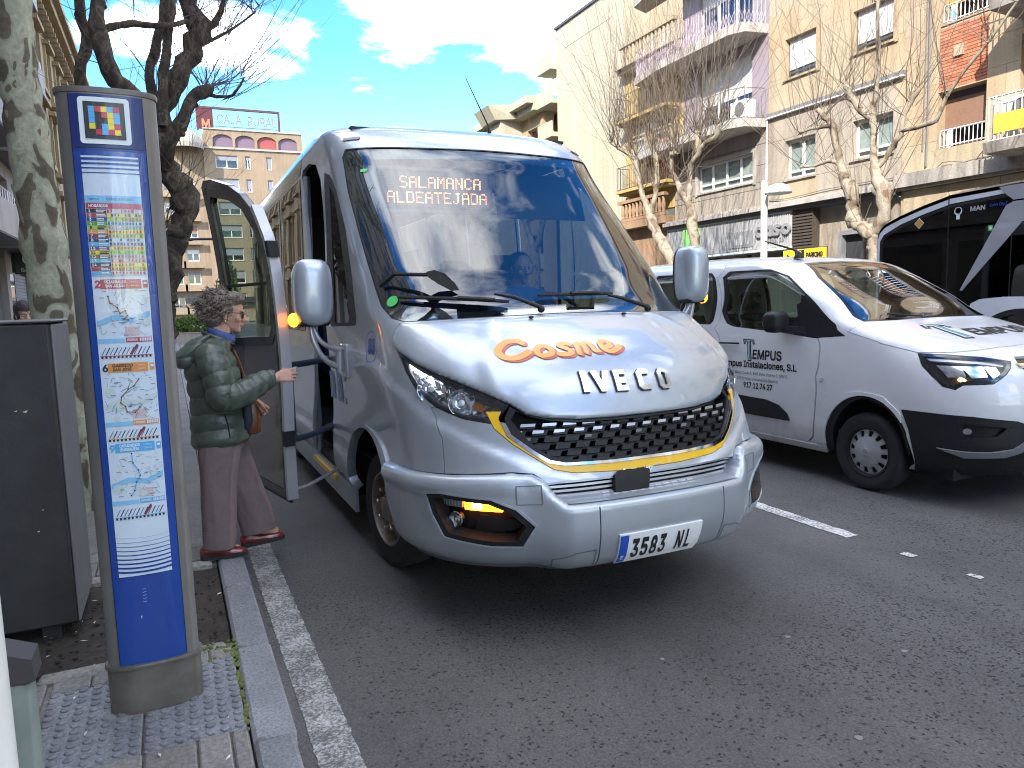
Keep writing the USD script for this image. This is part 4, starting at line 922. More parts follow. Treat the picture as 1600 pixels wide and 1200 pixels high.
for q in hk:
    a0, b0, a1, b1 = q.bounds
    w = part(pK, 'window', FK(cat(box(a0, a0 + .09, b0, b1, -.3, -.2), box(a1 - .09, a1, b0, b1, -.3, -.2), box(a0 + .6, a0 + .7, b0, b1, -.3, -.2))), 'frame_brown'); part(w, 'pane', FK(box(a0, a1, b0, b1, -.36, -.32)), 'store_glass')
    part(w, 'surround', FK(cat(box(a0 - .18, a0 - .01, b0 - .1, b1 + .2, 0, .1), box(a1 + .01, a1 + .18, b0 - .1, b1 + .2, 0, .1), box(a0 - .3, a1 + .3, b1 + .21, b1 + .4, 0, .28), box(a0 - .3, a1 + .3, b0 - .3, b0 - .12, 0, .3))), 'gold_stone')
part(pK, 'cornice', FK(cat(box(32.3, 74, 14.3, 14.6, -.4, .35), box(32.3, 74, 14.602, 14.95, -.4, .7), box(32.3, 74, 14.952, 15.2, -.4, .95), *[box(a, a + .22, 14.1, 14.298, 0, .5) for a in np.arange(32.4, 74, .7)])), 'gold_stone')
part(pK, 'body', FK(box(32.3, 74, .1, 15, -10, -.5)), 'gold_stone')
pN = thing('shaded_left_row', 'tall shaded apartment row beside the photographer on the left', 'building')
FN = Facade((-4.6, 0, 0), (0, 1, 0), (1, 0, 0))
part(pN, 'wall', FN(box(-60, 19.9, .1, 18.8, -10, 0)), 'pink_granite')
for a in np.arange(-58, 19, 3.0):
    for b in np.arange(4.2, 17.3, 2.9):
        part(pN, 'window', FN(cat(box(a, a + 1.5, b, b + 1.4, 0, .03))), 'store_glass')
    part(pN, 'shop_window', FN(box(a, a + 2.4, .5, 3.2, 0, .03)), 'store_glass')
for b in np.arange(3.7, 18.5, 2.9): part(pN, 'string_course', FN(box(-60, 19.9, b, b + .18, .0, .12)), 'concrete')
# --- far block at the end of the street with roof lettering
FB = Facade((0, 105, 0), (1, 0, 0), (0, -1, 0))
pO = thing('brick_block_with_roof_sign', 'far sandy brick apartment block with arched attic bays at the end of the street', 'building')
rw = []; zrow = [21.7 - 2.98 * k for k in range(8)]
for z in zrow: rw += [R(6.9, 9.6, z - 1.65, z), R(10.5, 11.2, z - 1.65, z), R(13.2, 13.9, z - 1.65, z)]
lw = [R(a, a + 1.55, z - 1.7, z - .2) for z in zrow[1:] for a in (-2.2, .0 + .5, 2.6)]
arch = [sg.box(a, 22.75, a + 2.45, 23.6).union(affinity.scale(sg.Point(a + 1.225, 23.6).buffer(1.225, 16), 1, .6)) for a in (6.7, 9.45, 12.2, 14.9)]
wall(FB, pO, R(5.6, 18, .1, 24.9).difference(shapely.union_all(rw + arch)), 'block_brick', .4); wall(FB, pO, R(-3.2, 5.6, .1, 22.6).difference(shapely.union_all(lw)), 'block_brick', .4, -.5)
part(pO, 'body', FB(cat(box(5.6, 18, .1, 24.8, -14, -2.0), box(-3.2, 5.5, .1, 22.5, -14, -1.6), box(5.5, 5.6, .1, 22.6, -.5, 0))), 'block_brick'); part(pO, 'attic_ledge', FB(cat(box(5.6, 18, 22.45, 22.65, 0, .2), box(5.6, 18, 24.9, 25.05, -.4, .15))), 'concrete_pale')
for k, q in enumerate(arch): part(pO, 'attic_shutter', FB(xf(extrude(q, .03), t=(0, 0, -.33))), 'shutter_red' if k == 2 else 'attic_lilac')
for q in rw + lw:
    a0, b0, a1, b1 = q.bounds; c = -.5 if a1 < 5.5 else 0
    F2 = Facade((0, 105 - c, 0), (1, 0, 0), (0, -1, 0)); tall = r.uniform(.15, .9)
    w = window(F2, pO, a0, a1, b0, b1, frame='pvc_white', n=2, depth=.18, blind=tall, bm='shutter_grey' if a1 > 5 else ('shutter_white', 'shutter_brown', 'shutter_grey')[int(r.integers(3))], inside='room_dark', sill='concrete_pale', fw=.09)
    if a1 < 5.5: part(pO, 'balcony', F2(cat(box(a0 - .4, a1 + .4, b0 - .9, b0 - .7, 0, .9), box(a0 - .4, a1 + .4, b0 - .7, b0 - .05, .8, .9))), 'block_brick')
part(pO, 'shop_awning', FB(cat(*[box(a, a + 4.2, 2.6, 3.3, 0, .8) for a in (-3, 2, 7, 12)])), 'sign_black')
rs = thing('roof_sign', 'dark red framed roof sign with pale open lettering on the far block', 'sign')
part(rs, 'panel', FB(box(4.95, 7.0, 25.05, 27.9, -1.0, -.8)), 'sign_red')
part(rs, 'frame', FB(cat(box(4.9, 15.4, 27.65, 27.92, -1.1, -.75), box(15.15, 15.4, 25.05, 27.65, -1.1, -.75), box(5.0, 5.2, 24.9, 25.05, -1.1, -.75), box(7.0, 15.3, 25.5, 25.56, -1.05, -.9))), 'sign_frame')
wtext(FB, rs, 'CAJA', 9.0, 26.45, -.9, 1.15, 'letter_pale', False, width=3.0, th=.1); wtext(FB, rs, 'RURAL', 13.1, 26.4, -.9, 1.15, 'letter_pale', False, width=3.6, th=.1); wtext(FB, rs, 'M', 6.1, 25.8, -.79, .9, 'amber_dark', True, th=.1)
dm = thing('roof_dome', 'small pale dome on the roof left of the red sign', 'dome', (3.4, 104, 22.6)); part(dm, 'cap', lathe([(2.0, 0), (2.0, .5), (1.85, .9), (1.3, 1.5), (.6, 1.85), (0.01, 1.95)], 24), 'concrete_pale', 40); part(dm, 'base', lathe([(2.15, -.6), (2.15, 0), (2.0, .01)], 24), 'concrete')
single('distant_low_block', box(18.5, 60, 95, 110, 0, 14), 'block_brick', 'low distant block at the end of the street behind the minibus', 'building')
# ---------------------------------------------------------------- the bus stop information pillar
PX, PY, PW, PD = -.147, 3.06, .158, .078
def lens(w, d, n=48, p=2.5):
    a = np.linspace(0, 2 * np.pi, n, endpoint=False); c, s = np.cos(a), np.sin(a)
    return np.stack([w * np.sign(c) * np.abs(c) ** (2 / p), d * np.sign(s) * np.abs(s) ** (2 / p)], 1)
def lensbody(w, d, z0, z1, extra=()):
    q = lens(w, d); return rings([np.c_[q * s, np.full(len(q), z)] + [PX, PY, 0] for z, s in ([(z0, 1)] + list(extra) + [(z1, 1)])])
pil = thing('bus_stop_pillar', 'tall blue and steel bus stop information pillar with route maps and a coloured square emblem', 'information pillar')
part(pil, 'base', rings([np.c_[lens(PW * s, PD * s), np.full(48, z)] + [PX, PY, 0] for z, s in ((.10, 1.03), (.285, 1.03), (.29, 1.02))]), 'stained_steel', 40)
part(pil, 'base_ring', rings([np.c_[lens(PW * s, PD * s), np.full(48, z)] + [PX, PY, 0] for z, s in ((.291, 1.06), (.295, 1.075), (.305, 1.075), (.309, 1.05))]), 'stained_steel', 40)
part(pil, 'column', rings([np.c_[lens(PW, PD), np.full(48, z)] + [PX, PY, 0] for z in np.linspace(.309, 2.378, 6)]), 'brushed_steel', 40)
part(pil, 'top_cap', rings([np.c_[lens(PW * s, PD * s), np.full(48, z)] + [PX, PY, 0] for z, s in ((2.379, 1.03), (2.392, 1.04), (2.398, 1.02))]), 'stained_steel', 40)
def py(x): return PY - PD * np.maximum(1 - np.abs((x - PX) / PW) ** 2.5, 0) ** (1 / 2.5)
def printed(par, name, shape, m, off, dv=.4):
    o = []
    for g in getattr(shape, 'geoms', [shape]):
        if g.geom_type != 'Polygon' or g.area < 1e-8: continue
        uv, f = gridclip(g, .02, dv); o.append((np.stack([uv[:, 0], py(uv[:, 0]) - off, uv[:, 1]], 1), f))
    return part(par, name, cat(*o), m, True)
def RX(u0, u1, z0, z1, w=.0905): return shapely.box(PX + u0 * w, z0, PX + u1 * w, z1)
pan = printed(pil, 'front_panel', RX(-1, 1, .315, 2.19, .113), 'info_blue_bright', .004)
hd = printed(pil, 'head_panel', RX(-1, 1, 2.193, 2.372, .113), 'info_blue', .005)
printed(pil, 'panel_seam', RX(-1.02, -1.0, .315, 2.372, .113).union(RX(1.0, 1.02, .315, 2.372, .113)), 'black_plastic', .0045)
fr = shapely.box(PX - .086, 2.205, PX + .072, 2.362).buffer(-.012).buffer(.012)
printed(hd, 'emblem_frame', fr, 'letter_white', .008)
ek = shapely.box(PX - .070, 2.222, PX + .056, 2.346); printed(hd, 'emblem_field', ek, 'ink_black', .010)
cols = ['ink_sky', 'ink_crimson', 'ink_yellow']
grid = ['CRYCR', 'C.RYC', 'C..YC', 'Y.CYR', '.RCRY']
for mname, ch in (('ink_sky', 'C'), ('ink_crimson', 'R'), ('ink_yellow', 'Y')):
    s = shapely.union_all([shapely.box(PX - .055 + .0192 * i, 2.331 - .0192 * (j + 1), PX - .055 + .0192 * (i + 1) - .0006, 2.331 - .0192 * j - .0006) for j, row in enumerate(grid) for i, c in enumerate(row) if c == ch])
    printed(hd, 'emblem_square', s, mname, .012)
pap = printed(pan, 'paper', RX(-1, .96, .655, 2.165), 'paper', .007)
L1, L2, L3 = .0085, .0098, .011
for k in range(4): printed(pap, 'stripe', RX(-1, .96, 2.150 - .0165 * k + .0018 * k, 2.1585 - .0165 * k), 'info_blue_bright', L1)
printed(pap, 'header_band', RX(-.98, .96, 2.005, 2.03), 'paper_blue', L1)
def ptext(s, x, z, h, m, w=None, off=L2, bold=True, par=pap, name='lettering'):
    return printed(par, name, affinity.translate(text_shape(s, h, bold, w), x, z), m, off)
ptext('HORARIOS DE AUTOBUSES', PX + .02, 2.018, .008, 'ink_navy', .085, bold=False); ptext('Salamanca', PX - .062, 2.018, .007, 'ink_navy', .03, bold=False)
printed(pap, 'timetable', RX(-.98, .94, 1.752, 2.003), 'ink_pale', L1)
printed(pap, 'timetable_head', RX(-.98, .94, 1.985, 2.003), 'ink_crimson', L2); ptext('HORARIOS', PX - .05, 1.994, .0085, 'letter_white', .06, L3)
rc = ['black', 'crimson', 'darkblue', 'green', 'lime', 'orange', 'wine', 'navy', 'sky', 'violet', 'yellow', 'brown', 'cyan', 'black', 'crimson', 'sky']
rn = np.random.default_rng(12)
for k, c in enumerate(rc):
    z1 = 1.983 - k * .0143; z0 = z1 - .0128
    printed(pap, 'timetable_row', RX(-.98, -.28, z0, z1), 'ink_' + c, L2)
    if k < 14: ptext(str(k + 1), PX - .078, (z0 + z1) / 2, .0088, 'letter_white' if c not in ('lime', 'yellow') else 'ink_black', None, L3)
    bars = shapely.union_all([shapely.box(PX - .058, z0 + .0018 + .0052 * q, PX - .058 + rn.uniform(.020, .030), z0 + .005 + .0052 * q) for q in range(2)]); printed(pap, 'timetable_name', bars, 'letter_white' if c not in ('lime', 'yellow') else 'ink_black', L3)
    printed(pap, 'timetable_cells', RX(-.26, .94, z0, z1), 'ink_' + ('pinkish', 'yellow', 'lime', 'pale')[k % 4], L2)
    cells = [shapely.box(PX - .024 + .0108 * q, z0 + .0015 + rn.uniform(0, .002), PX - .024 + .0108 * q + rn.uniform(.004, .008), z1 - .0015) for q in range(10) if rn.random() < .85]
    printed(pap, 'timetable_figures', shapely.union_all(cells), 'ink_' + ('darkblue', 'crimson', 'green', 'rust')[int(rn.integers(4))], L3)
printed(pap, 'timetable_rule', shapely.union_all([shapely.box(PX - .026 + .0217 * q, 1.752, PX - .0245 + .0217 * q, 1.985) for q in range(5)]), 'letter_white', L3 + .001)
def routemap(ztop, zmap1, num, name1, name2, c, seed, rc_):
    rr = np.random.default_rng(seed)
    hb = printed(pap, 'route_header', RX(-.72, .70, ztop - .033, ztop), 'ink_' + c, L1)
    ptext(num, PX - .074, ztop - .0165, .024, 'ink_' + ('black' if c == 'orange' else c), None, L1); ptext(name1, PX - .018, ztop - .009, .0095, 'letter_white' if c != 'orange' else 'ink_black', .066); ptext(name2, PX - .020, ztop - .023, .0095, 'letter_white' if c != 'orange' else 'ink_black', .06)
    printed(pap, 'bus_symbol', RX(.76, .93, ztop - .03, ztop - .004), 'ink_' + c, L1); printed(pap, 'bus_symbol_window', RX(.79, .90, ztop - .018, ztop - .010), 'letter_white', L2)
    ptext('Lunes a', PX + .040, ztop - .009, .0055, 'letter_white', .024, bold=False); ptext('Sábado', PX + .042, ztop - .022, .0055, 'letter_white', .024, bold=False)
    z0, z1 = zmap1, ztop - .036; H = z1 - z0
    area = RX(-.96, .92, z0, z1)
    pts = [sg.Point(PX + rr.uniform(-.08, .08), rr.uniform(z0, z1)).buffer(rr.uniform(.008, .02)) for _ in range(6)]
    printed(pap, 'map_park', shapely.union_all(pts[:3]).intersection(area), 'ink_pale', L1); printed(pap, 'map_river', sg.LineString([(PX - .085, z0 + H * .3), (PX - .03, z0 + H * .42), (PX + .03, z0 + H * .36), (PX + .085, z0 + H * .5)]).buffer(.009).intersection(area), 'paper_blue' if seed % 2 else 'ink_pale', L1)
    printed(pap, 'map_district', shapely.box(PX + .0, z0 + .006, PX + .045, z0 + .036).intersection(area), 'ink_pinkish', L1)
    st, tx = [], []
    for _ in range(60):
        x, z, a = PX + rr.uniform(-.08, .08), rr.uniform(z0, z1), rr.choice([.5, -.7, 1.2, 2.0, .05]) + rr.normal(0, .15); l = rr.uniform(.006, .024)
        st.append(sg.LineString([(x, z), (x + l * math.cos(a), z + l * math.sin(a))]).buffer(rr.uniform(.0004, .0009), cap_style=2))
    for _ in range(20):
        x, z = PX + rr.uniform(-.08, .07), rr.uniform(z0, z1); tx.append(shapely.box(x, z, x + rr.uniform(.006, .018), z + .0018))
    printed(pap, 'map_streets', shapely.union_all(st).intersection(area), 'ink_grey' if seed != 2 else 'ink_teal', L2); printed(pap, 'map_names', shapely.union_all(tx).intersection(area), 'ink_navy', L2)
    printed(pap, 'map_route', sg.LineString(rc_(z0, H)).buffer(.0016), 'ink_' + ('rust' if c == 'crimson' else c if c != 'orange' else 'brown'), L3)
    printed(pap, 'map_stops', shapely.union_all([sg.Point(p).buffer(.0028) for p in rc_(z0, H)]), 'ink_black', L3 + .001)
    printed(pap, 'map_footer', RX(-.98, -.02, z0 - .019, z0 - .004), 'paper_blue', L1); printed(pap, 'map_footer', RX(0, .92, z0 - .019, z0 - .002), 'ink_' + c, L1); ptext(num + ' ' + name1, PX + .02, z0 - .010, .007, 'letter_white', .034)
    printed(pap, 'map_footer_cells', shapely.union_all([shapely.box(PX + .044 + .0055 * q, z0 - .016, PX + .048 + .0055 * q, z0 - .004) for q in range(7)]), 'paper', L2)
    ln = [sg.LineString([(PX - .080 + .0128 * q, z0 - .062), (PX - .066 + .0128 * q, z0 - .036)]).buffer(.0017 if q % 2 else .001, cap_style=2) for q in range(12)]
    printed(pap, 'stop_names', shapely.union_all(ln), 'ink_navy', L1); printed(pap, 'stop_name_current', sg.LineString([(PX + .012, z0 - .062), (PX + .036, z0 - .028)]).buffer(.0042, cap_style=2), 'ink_wine', L2)
    printed(pap, 'stop_line', RX(-.95, .9, z0 - .067, z0 - .0645), 'ink_' + c, L1); printed(pap, 'stop_marks', shapely.union_all([shapely.box(PX - .083 + .0128 * q, z0 - .074, PX - .076 + .0128 * q, z0 - .066) for q in range(13)]), 'ink_black', L2)
routemap(1.740, 1.535, '2', 'PIZARRALES', 'SAN JULIÁN', 'crimson', 1, lambda z, H: [(PX - .045, z + .86 * H), (PX - .04, z + .72 * H), (PX - .018, z + .62 * H), (PX - .012, z + .5 * H), (PX + .005, z + .56 * H), (PX + .012, z + .45 * H), (PX, z + .38 * H), (PX + .013, z + .36 * H)])
routemap(1.443, 1.235, '6', 'GARRIDO', 'SAN JOSÉ', 'orange', 2, lambda z, H: [(PX + .03, z + .86 * H), (PX + .012, z + .72 * H), (PX - .006, z + .66 * H), (PX - .03, z + .5 * H), (PX - .034, z + .38 * H), (PX - .02, z + .3 * H), (PX - .016, z + .18 * H), (PX + .01, z + .16 * H), (PX + .026, z + .27 * H)])
routemap(1.152, .945, '9', 'CAPUCHINOS', 'ZURGUÉN', 'sky', 3, lambda z, H: [(PX - .014, z + .98 * H), (PX - .012, z + .78 * H), (PX + .003, z + .62 * H), (PX + .008, z + .5 * H), (PX - .006, z + .36 * H), (PX - .014, z + .18 * H), (PX - .026, z + .08 * H)])
for k in range(9):
    zb = .665 + k * .0165; t = max(.0078 - .00092 * k, .0006); xs_ = np.linspace(PX - .0905, PX + .087, 9)
    sag = .012 * (1 - ((xs_ - PX) / .09) ** 2)
    printed(pap, 'wave_stripe', sg.Polygon(list(zip(xs_, zb - sag * .6 + .006)) + list(zip(xs_[::-1], (zb - sag * .6 + .006 + t)[::-1]))), 'info_blue_bright', L1, .05)
printed(pan, 'sticker_scrap', sg.Polygon([(PX - .03, .50), (PX - .026, .50), (PX - .028, .487)]), 'letter_white', .008)
for k in range(5): printed(pan, 'scratch', shapely.box(PX - .018, .60 - .012 * k, PX - .006, .601 - .012 * k), 'letter_white', .006)
# clear cover sheet with a slightly wavy surface
uv, f = gridclip(RX(-1, 1, .33, 2.18, .106), .008, .03); wob = (meshkit.fbm(np.c_[uv[:, 0] * 60, uv[:, 1] * 7, np.zeros(len(uv))], 3, 4) - .5) * .004
part(pil, 'clear_cover', (np.stack([uv[:, 0], py(uv[:, 0]) - .0155 + wob, uv[:, 1]], 1), f), 'lens_glass', True)

# the grey cabinet in front of the tree
cab = thing('street_cabinet', 'big dark grey metal cabinet beside the blue pillar', 'cabinet')
part(cab, 'body', bbox(-1.30, -.505, 3.965, 4.56, .15, 1.585, .012), 'cabinet_dark', 40)
part(cab, 'side_panel', bbox(-.503, -.492, 3.97, 4.555, .155, 1.578, .004), 'cabinet_side', 40)
part(cab, 'lid', bbox(-1.305, -.490, 3.96, 4.565, 1.587, 1.602, .006), 'cabinet_side', 40)
for k, (x, y) in enumerate([(-1.2, 4.05), (-.62, 4.05), (-1.2, 4.48), (-.62, 4.48)]): part(cab, 'foot', box(x - .04, x + .04, y - .04, y + .04, .04, .149), 'cabinet_dark')
ms = [hull([(x - s, 3.9648, z), (x + s * .6, 3.9648, z + s * .5), (x, 3.9648, z - s * .5), (x, 3.963, z)]) for x, z, s in ((-.665, 1.19, .008), (-.628, 1.185, .014), (-.625, .62, .008), (-.60, .72, .006))]
part(cab, 'paint_chip', cat(*ms), 'litter_pale')
wp = thing('white_post', 'pale white painted post at the left edge', 'post'); part(wp, 'shaft', lathe([(.06, 0), (.06, 2.2), (.055, 2.22), (0.001, 2.23)], 24), 'post_white', 40); part(wp, 'collar', lathe([(.064, .02), (.07, .03), (.07, .1), (.064, .11)], 24), 'post_white', 40)
UsdGeom.Xformable(stage.GetPrimAtPath(wp)).AddTranslateOp().Set(Gf.Vec3d(-.364, 1.5, PZ - .02))
gp = thing('ash_bin_post', 'short grey green post with a dark sloping cap behind the white post', 'post')
part(gp, 'shaft', xf(lathe([(.055, 0), (.055, .36), (.052, .365)], 24), t=(-.535, 2.72, PZ - .02)), 'post_green', 40)
part(gp, 'cap', hull([(-.60, 2.66, .47), (-.47, 2.66, .47), (-.60, 2.79, .47), (-.47, 2.79, .47), (-.61, 2.66, .60), (-.475, 2.66, .54), (-.61, 2.79, .60), (-.475, 2.79, .54), (-.56, 2.7, .43), (-.51, 2.74, .43)]), 'cap_dark')

# ---------------------------------------------------------------- lamps, signs, hedges on and beyond the road
lp = thing('street_lamp', 'white street lamp with a round dome shade on the far pavement', 'street lamp')
part(lp, 'post', xf(lathe([(.11, 0), (.105, 1.0), (.085, 1.05), (.08, 4.15), (.06, 4.2), (.001, 4.21)], 20), t=(13.1, 13.74, PZ)), 'lamp_white', 40)
part(lp, 'arm', tube([(13.1, 13.74, 4.0), (13.1, 13.5, 4.02), (13.1, 13.3, 4.04)], .03, 8), 'lamp_white')
part(lp, 'shade', xf(lathe([(.30, -.02), (.31, .0), (.29, .08), (.2, .17), (.06, .215), (.001, .22)], 28), t=(13.1, 13.3, 3.97)), 'lamp_white', 40)
part(lp, 'lens', xf(lathe([(.28, -.015), (.27, -.02), (.001, -.021)], 28), t=(13.1, 13.3, 3.97)), 'letter_white')
ps = thing('parking_sign', 'yellow parking sign with black lettering above the white van roof', 'sign')
part(ps, 'board', box(12.93, 12.97, 11.75, 12.95, 2.30, 2.60), 'sign_yellow'); part(ps, 'board_edge', box(12.975, 12.99, 11.73, 12.97, 2.28, 2.62), 'frame_dark')
part(ps, 'post', tube([(13.02, 12.4, 0.1), (13.02, 12.4, 2.55)], .035, 8), 'iron_grey')
FS = Facade((12.93, 0, 0), (0, 1, 0), (-1, 0, 0))
part(ps, 'letter_field', FS(box(12.33, 12.59, 2.34, 2.58, .001, .008)), 'letter_black'); wtext(FS, ps, 'P', 12.46, 2.46, .009, .17, 'sign_yellow', True, flip=True); wtext(FS, ps, 'PARKING', 12.04, 2.46, .001, .10, 'letter_black', True, width=.46, flip=True)
wtext(FS, ps, '>', 12.78, 2.46, .001, .14, 'letter_black', True, flip=True)
al = thing('arm_lamp', 'dark street lamp with a long curved arm beyond the knobbly tree', 'street lamp')
part(al, 'post', tube([(-.25, 22, 0), (-.25, 22, 2.6), (-.12, 22, 3.1), (.05, 22, 3.3)], .05, 8), 'iron_black'); part(al, 'arm', tube(spline([(.05, 22, 3.3), (.35, 22, 3.48), (.8, 22, 3.56), (1.4, 22, 3.57)], 12), [.045] * 6 + [.035] * 6, 8), 'iron_black')
wpo = thing('far_white_pole', 'slim white pole beside the far hedge', 'pole'); part(wpo, 'shaft', tube([(.05, 38, 0), (.05, 38, 3.4)], .05, 8), 'post_white'); part(wpo, 'cap', ball((.05, 38, 3.42), .06, 1), 'post_white')
def bush(name, label, c, r_, n, seed):
    rr = np.random.default_rng(seed); t = thing(name, label, 'hedge'); v, f = [], []
    d = rr.normal(size=(n, 3)); d /= np.linalg.norm(d, axis=1)[:, None]; q = c + d * np.array(r_) * (rr.uniform(.55, 1.05, (n, 1)) ** .5) * (.8 + .4 * meshkit.noise(d * 3 + seed)[:, None])
    q[:, 2] = np.maximum(q[:, 2], .1); o = rr.normal(size=(n, 3, 3)) * .09
    vv = (q[:, None, :] + o).reshape(-1, 3)
    part(t, 'leaves', (vv, np.arange(len(vv)).reshape(-1, 3)), 'foliage', kind='stuff'); part(t, 'stem', tube([(c[0], c[1], 0), (c[0], c[1], c[2])], .06, 6), 'bark_brown')
bush('hedge', 'bright green clipped hedge right of the white pole', np.array([1.15, 40, .75]), (1.1, .7, .6), 1800, 1); bush('hedge', 'low green bush left along the far kerb', np.array([-.1, 42, .6]), (.9, .7, .55), 1400, 2)
bush('conifer', 'narrow dark green conifer in front of the far block', np.array([4.2, 60, 2.4]), (.8, .8, 3.0), 1800, 4)
lw_ = thing('planter_wall', 'low white planter wall under the far hedge', 'wall'); part(lw_, 'wall', box(-1.2, 2.6, 39.0, 39.2, 0, .55), 'concrete_pale'); part(lw_, 'coping', box(-1.22, 2.62, 38.97, 39.23, .552, .6), 'concrete_pale')

# ---------------------------------------------------------------- bare plane trees
def limb(pts, rnd, mult=4, bump=(.35, 5.0), n=12, dev=.02, seed=0):
    """a knobbly limb through (x, y, z, r) points"""
    Q = np.array(pts, float); S = spline(Q, max(6, (len(Q) - 1) * mult + 1))
    S[1:-1, :3] += rnd.normal(0, dev, (len(S) - 2, 3)) * np.minimum(1, S[1:-1, 3:4] * 8)
    return tube(S[:, :3], np.maximum(S[:, 3] * (1 + rnd.normal(0, .05, len(S))), .004), n, True, bump, seed)
def shoots(origins, rnd, n, length, spread, r0, up=.55, sub=3, wind=(0, 0, 0)):
    """long thin whips from the knuckles, each with a few side twigs"""
    out = []
    for _ in range(n):
        o = origins[int(rnd.integers(len(origins)))]; o = np.array(o[:3]) + rnd.normal(0, .04, 3)
        d = rnd.normal(0, spread, 3); d[2] = abs(d[2]) * .4 + up + rnd.uniform(0, .6); d += np.array(wind); d /= np.linalg.norm(d)
        L = length * rnd.uniform(.35, 1.15); c = rnd.normal(0, .14, 3); k = 7
        s = np.linspace(0, 1, k)[:, None]; bendup = np.array([0, 0, .28]) * s ** 2
        p = o + L * (s * d + s ** 2 * c + bendup * s) + np.cumsum(rnd.normal(0, .012 * L, (k, 3)), 0) * (s > 0)
        rad = r0 * rnd.uniform(.6, 1.25) * (1 - .86 * s[:, 0]); out.append(tube(p, rad, 4, False))
        for _ in range(int(rnd.integers(1, sub + 2))):
            q = rnd.uniform(.2, .9); b = p[0] + 0; i = q * (k - 1); i0 = int(i); b = p[i0] + (p[min(i0 + 1, k - 1)] - p[i0]) * (i - i0)
            e = d + rnd.normal(0, .75, 3); e[2] += .15; e /= np.linalg.norm(e); l2 = L * rnd.uniform(.12, .42) * (1.1 - q * .6)
            ss = np.linspace(0, 1, 4)[:, None]; pp = b + l2 * (ss * e + ss ** 2 * rnd.normal(0, .2, 3) + ss ** 2 * np.array([0, 0, .15])); out.append(tube(pp, r0 * .42 * (1 - .8 * ss[:, 0]), 3, False))
    return out
def knobs(pts, rnd, k, s=1.0):
    out = []
    for _ in range(k):
        p = pts[int(rnd.integers(len(pts)))]; r_ = p[3] * rnd.uniform(.45, .95) * s
        d = rnd.normal(size=3); d /= np.linalg.norm(d); v, f = ball(np.array(p[:3]) + d * p[3] * .75, r_, 2)
        c = np.array(p[:3]) + d * p[3] * .75; v = c + (v - c) * (.75 + .6 * meshkit.fbm(v * 14, 3, 3)[:, None]); out.append((v, f))
    return out
def plane_tree(name, label, trunk, limbs, bk, bk2, tw, rnd, nshoot, length, r0, spread=.5, extra=(), group=None, dev=.02, bump=(.35, 5.0), up=.55, nk=10, wind=(0, 0, 0), n=14):
    t = thing(name, label, 'tree', group=group)
    part(t, 'trunk', cat(limb(trunk, rnd, 5, bump, n + 4, dev * .6, 3), *knobs(trunk[1:], rnd, nk // 2)), bk, 40)
    tips = []
    for k, l in enumerate(limbs):
        part(t, 'limb', cat(limb(l, rnd, 4, bump, n, dev, 5 + k), *knobs(l, rnd, max(2, nk // 3), .85)), bk2, 40)
        tips += [l[-1], l[-1], l[-2]] + list(l[1:-1:2])
    o = tips + list(extra)
    part(t, 'crown', cat(*shoots(o, rnd, nshoot, length, spread, r0, up, wind=wind)), tw, kind='stuff')
    return t
q = np.random.default_rng
# (1) pale mottled trunk at the left edge
T1 = [(-.75, 6.5, -.02, .21), (-.755, 6.5, .25, .165), (-.77, 6.5, .9, .150), (-.782, 6.5, 1.57, .145), (-.79, 6.5, 1.76, .143), (-.80, 6.5, 2.05, .142), (-.818, 6.5, 2.48, .141), (-.839, 6.5, 2.89, .140), (-.867, 6.5, 3.34, .140), (-.886, 6.5, 3.86, .140), (-.93, 6.5, 4.8, .14), (-1.05, 6.5, 5.6, .16)]
plane_tree('plane_tree', 'leaning plane tree with smooth pale mottled bark at the left edge', T1, [[(-1.05, 6.5, 5.6, .13), (-1.5, 6.4, 6.5, .1), (-1.7, 6.2, 7.6, .07), (-2.0, 6.1, 8.6, .05)], [(-1.05, 6.5, 5.6, .12), (-.7, 6.9, 6.6, .09), (-.75, 7.3, 7.7, .06), (-.4, 7.4, 8.6, .05)], [(-1.0, 6.5, 5.3, .08), (-1.2, 6.0, 6.1, .07), (-1.0, 5.6, 7.2, .05)]],
           'bark_mottled', 'bark_mottled', 'twig', q(1), 70, 2.0, .012, bump=(.10, 2.0), nk=0, dev=.006, n=26)
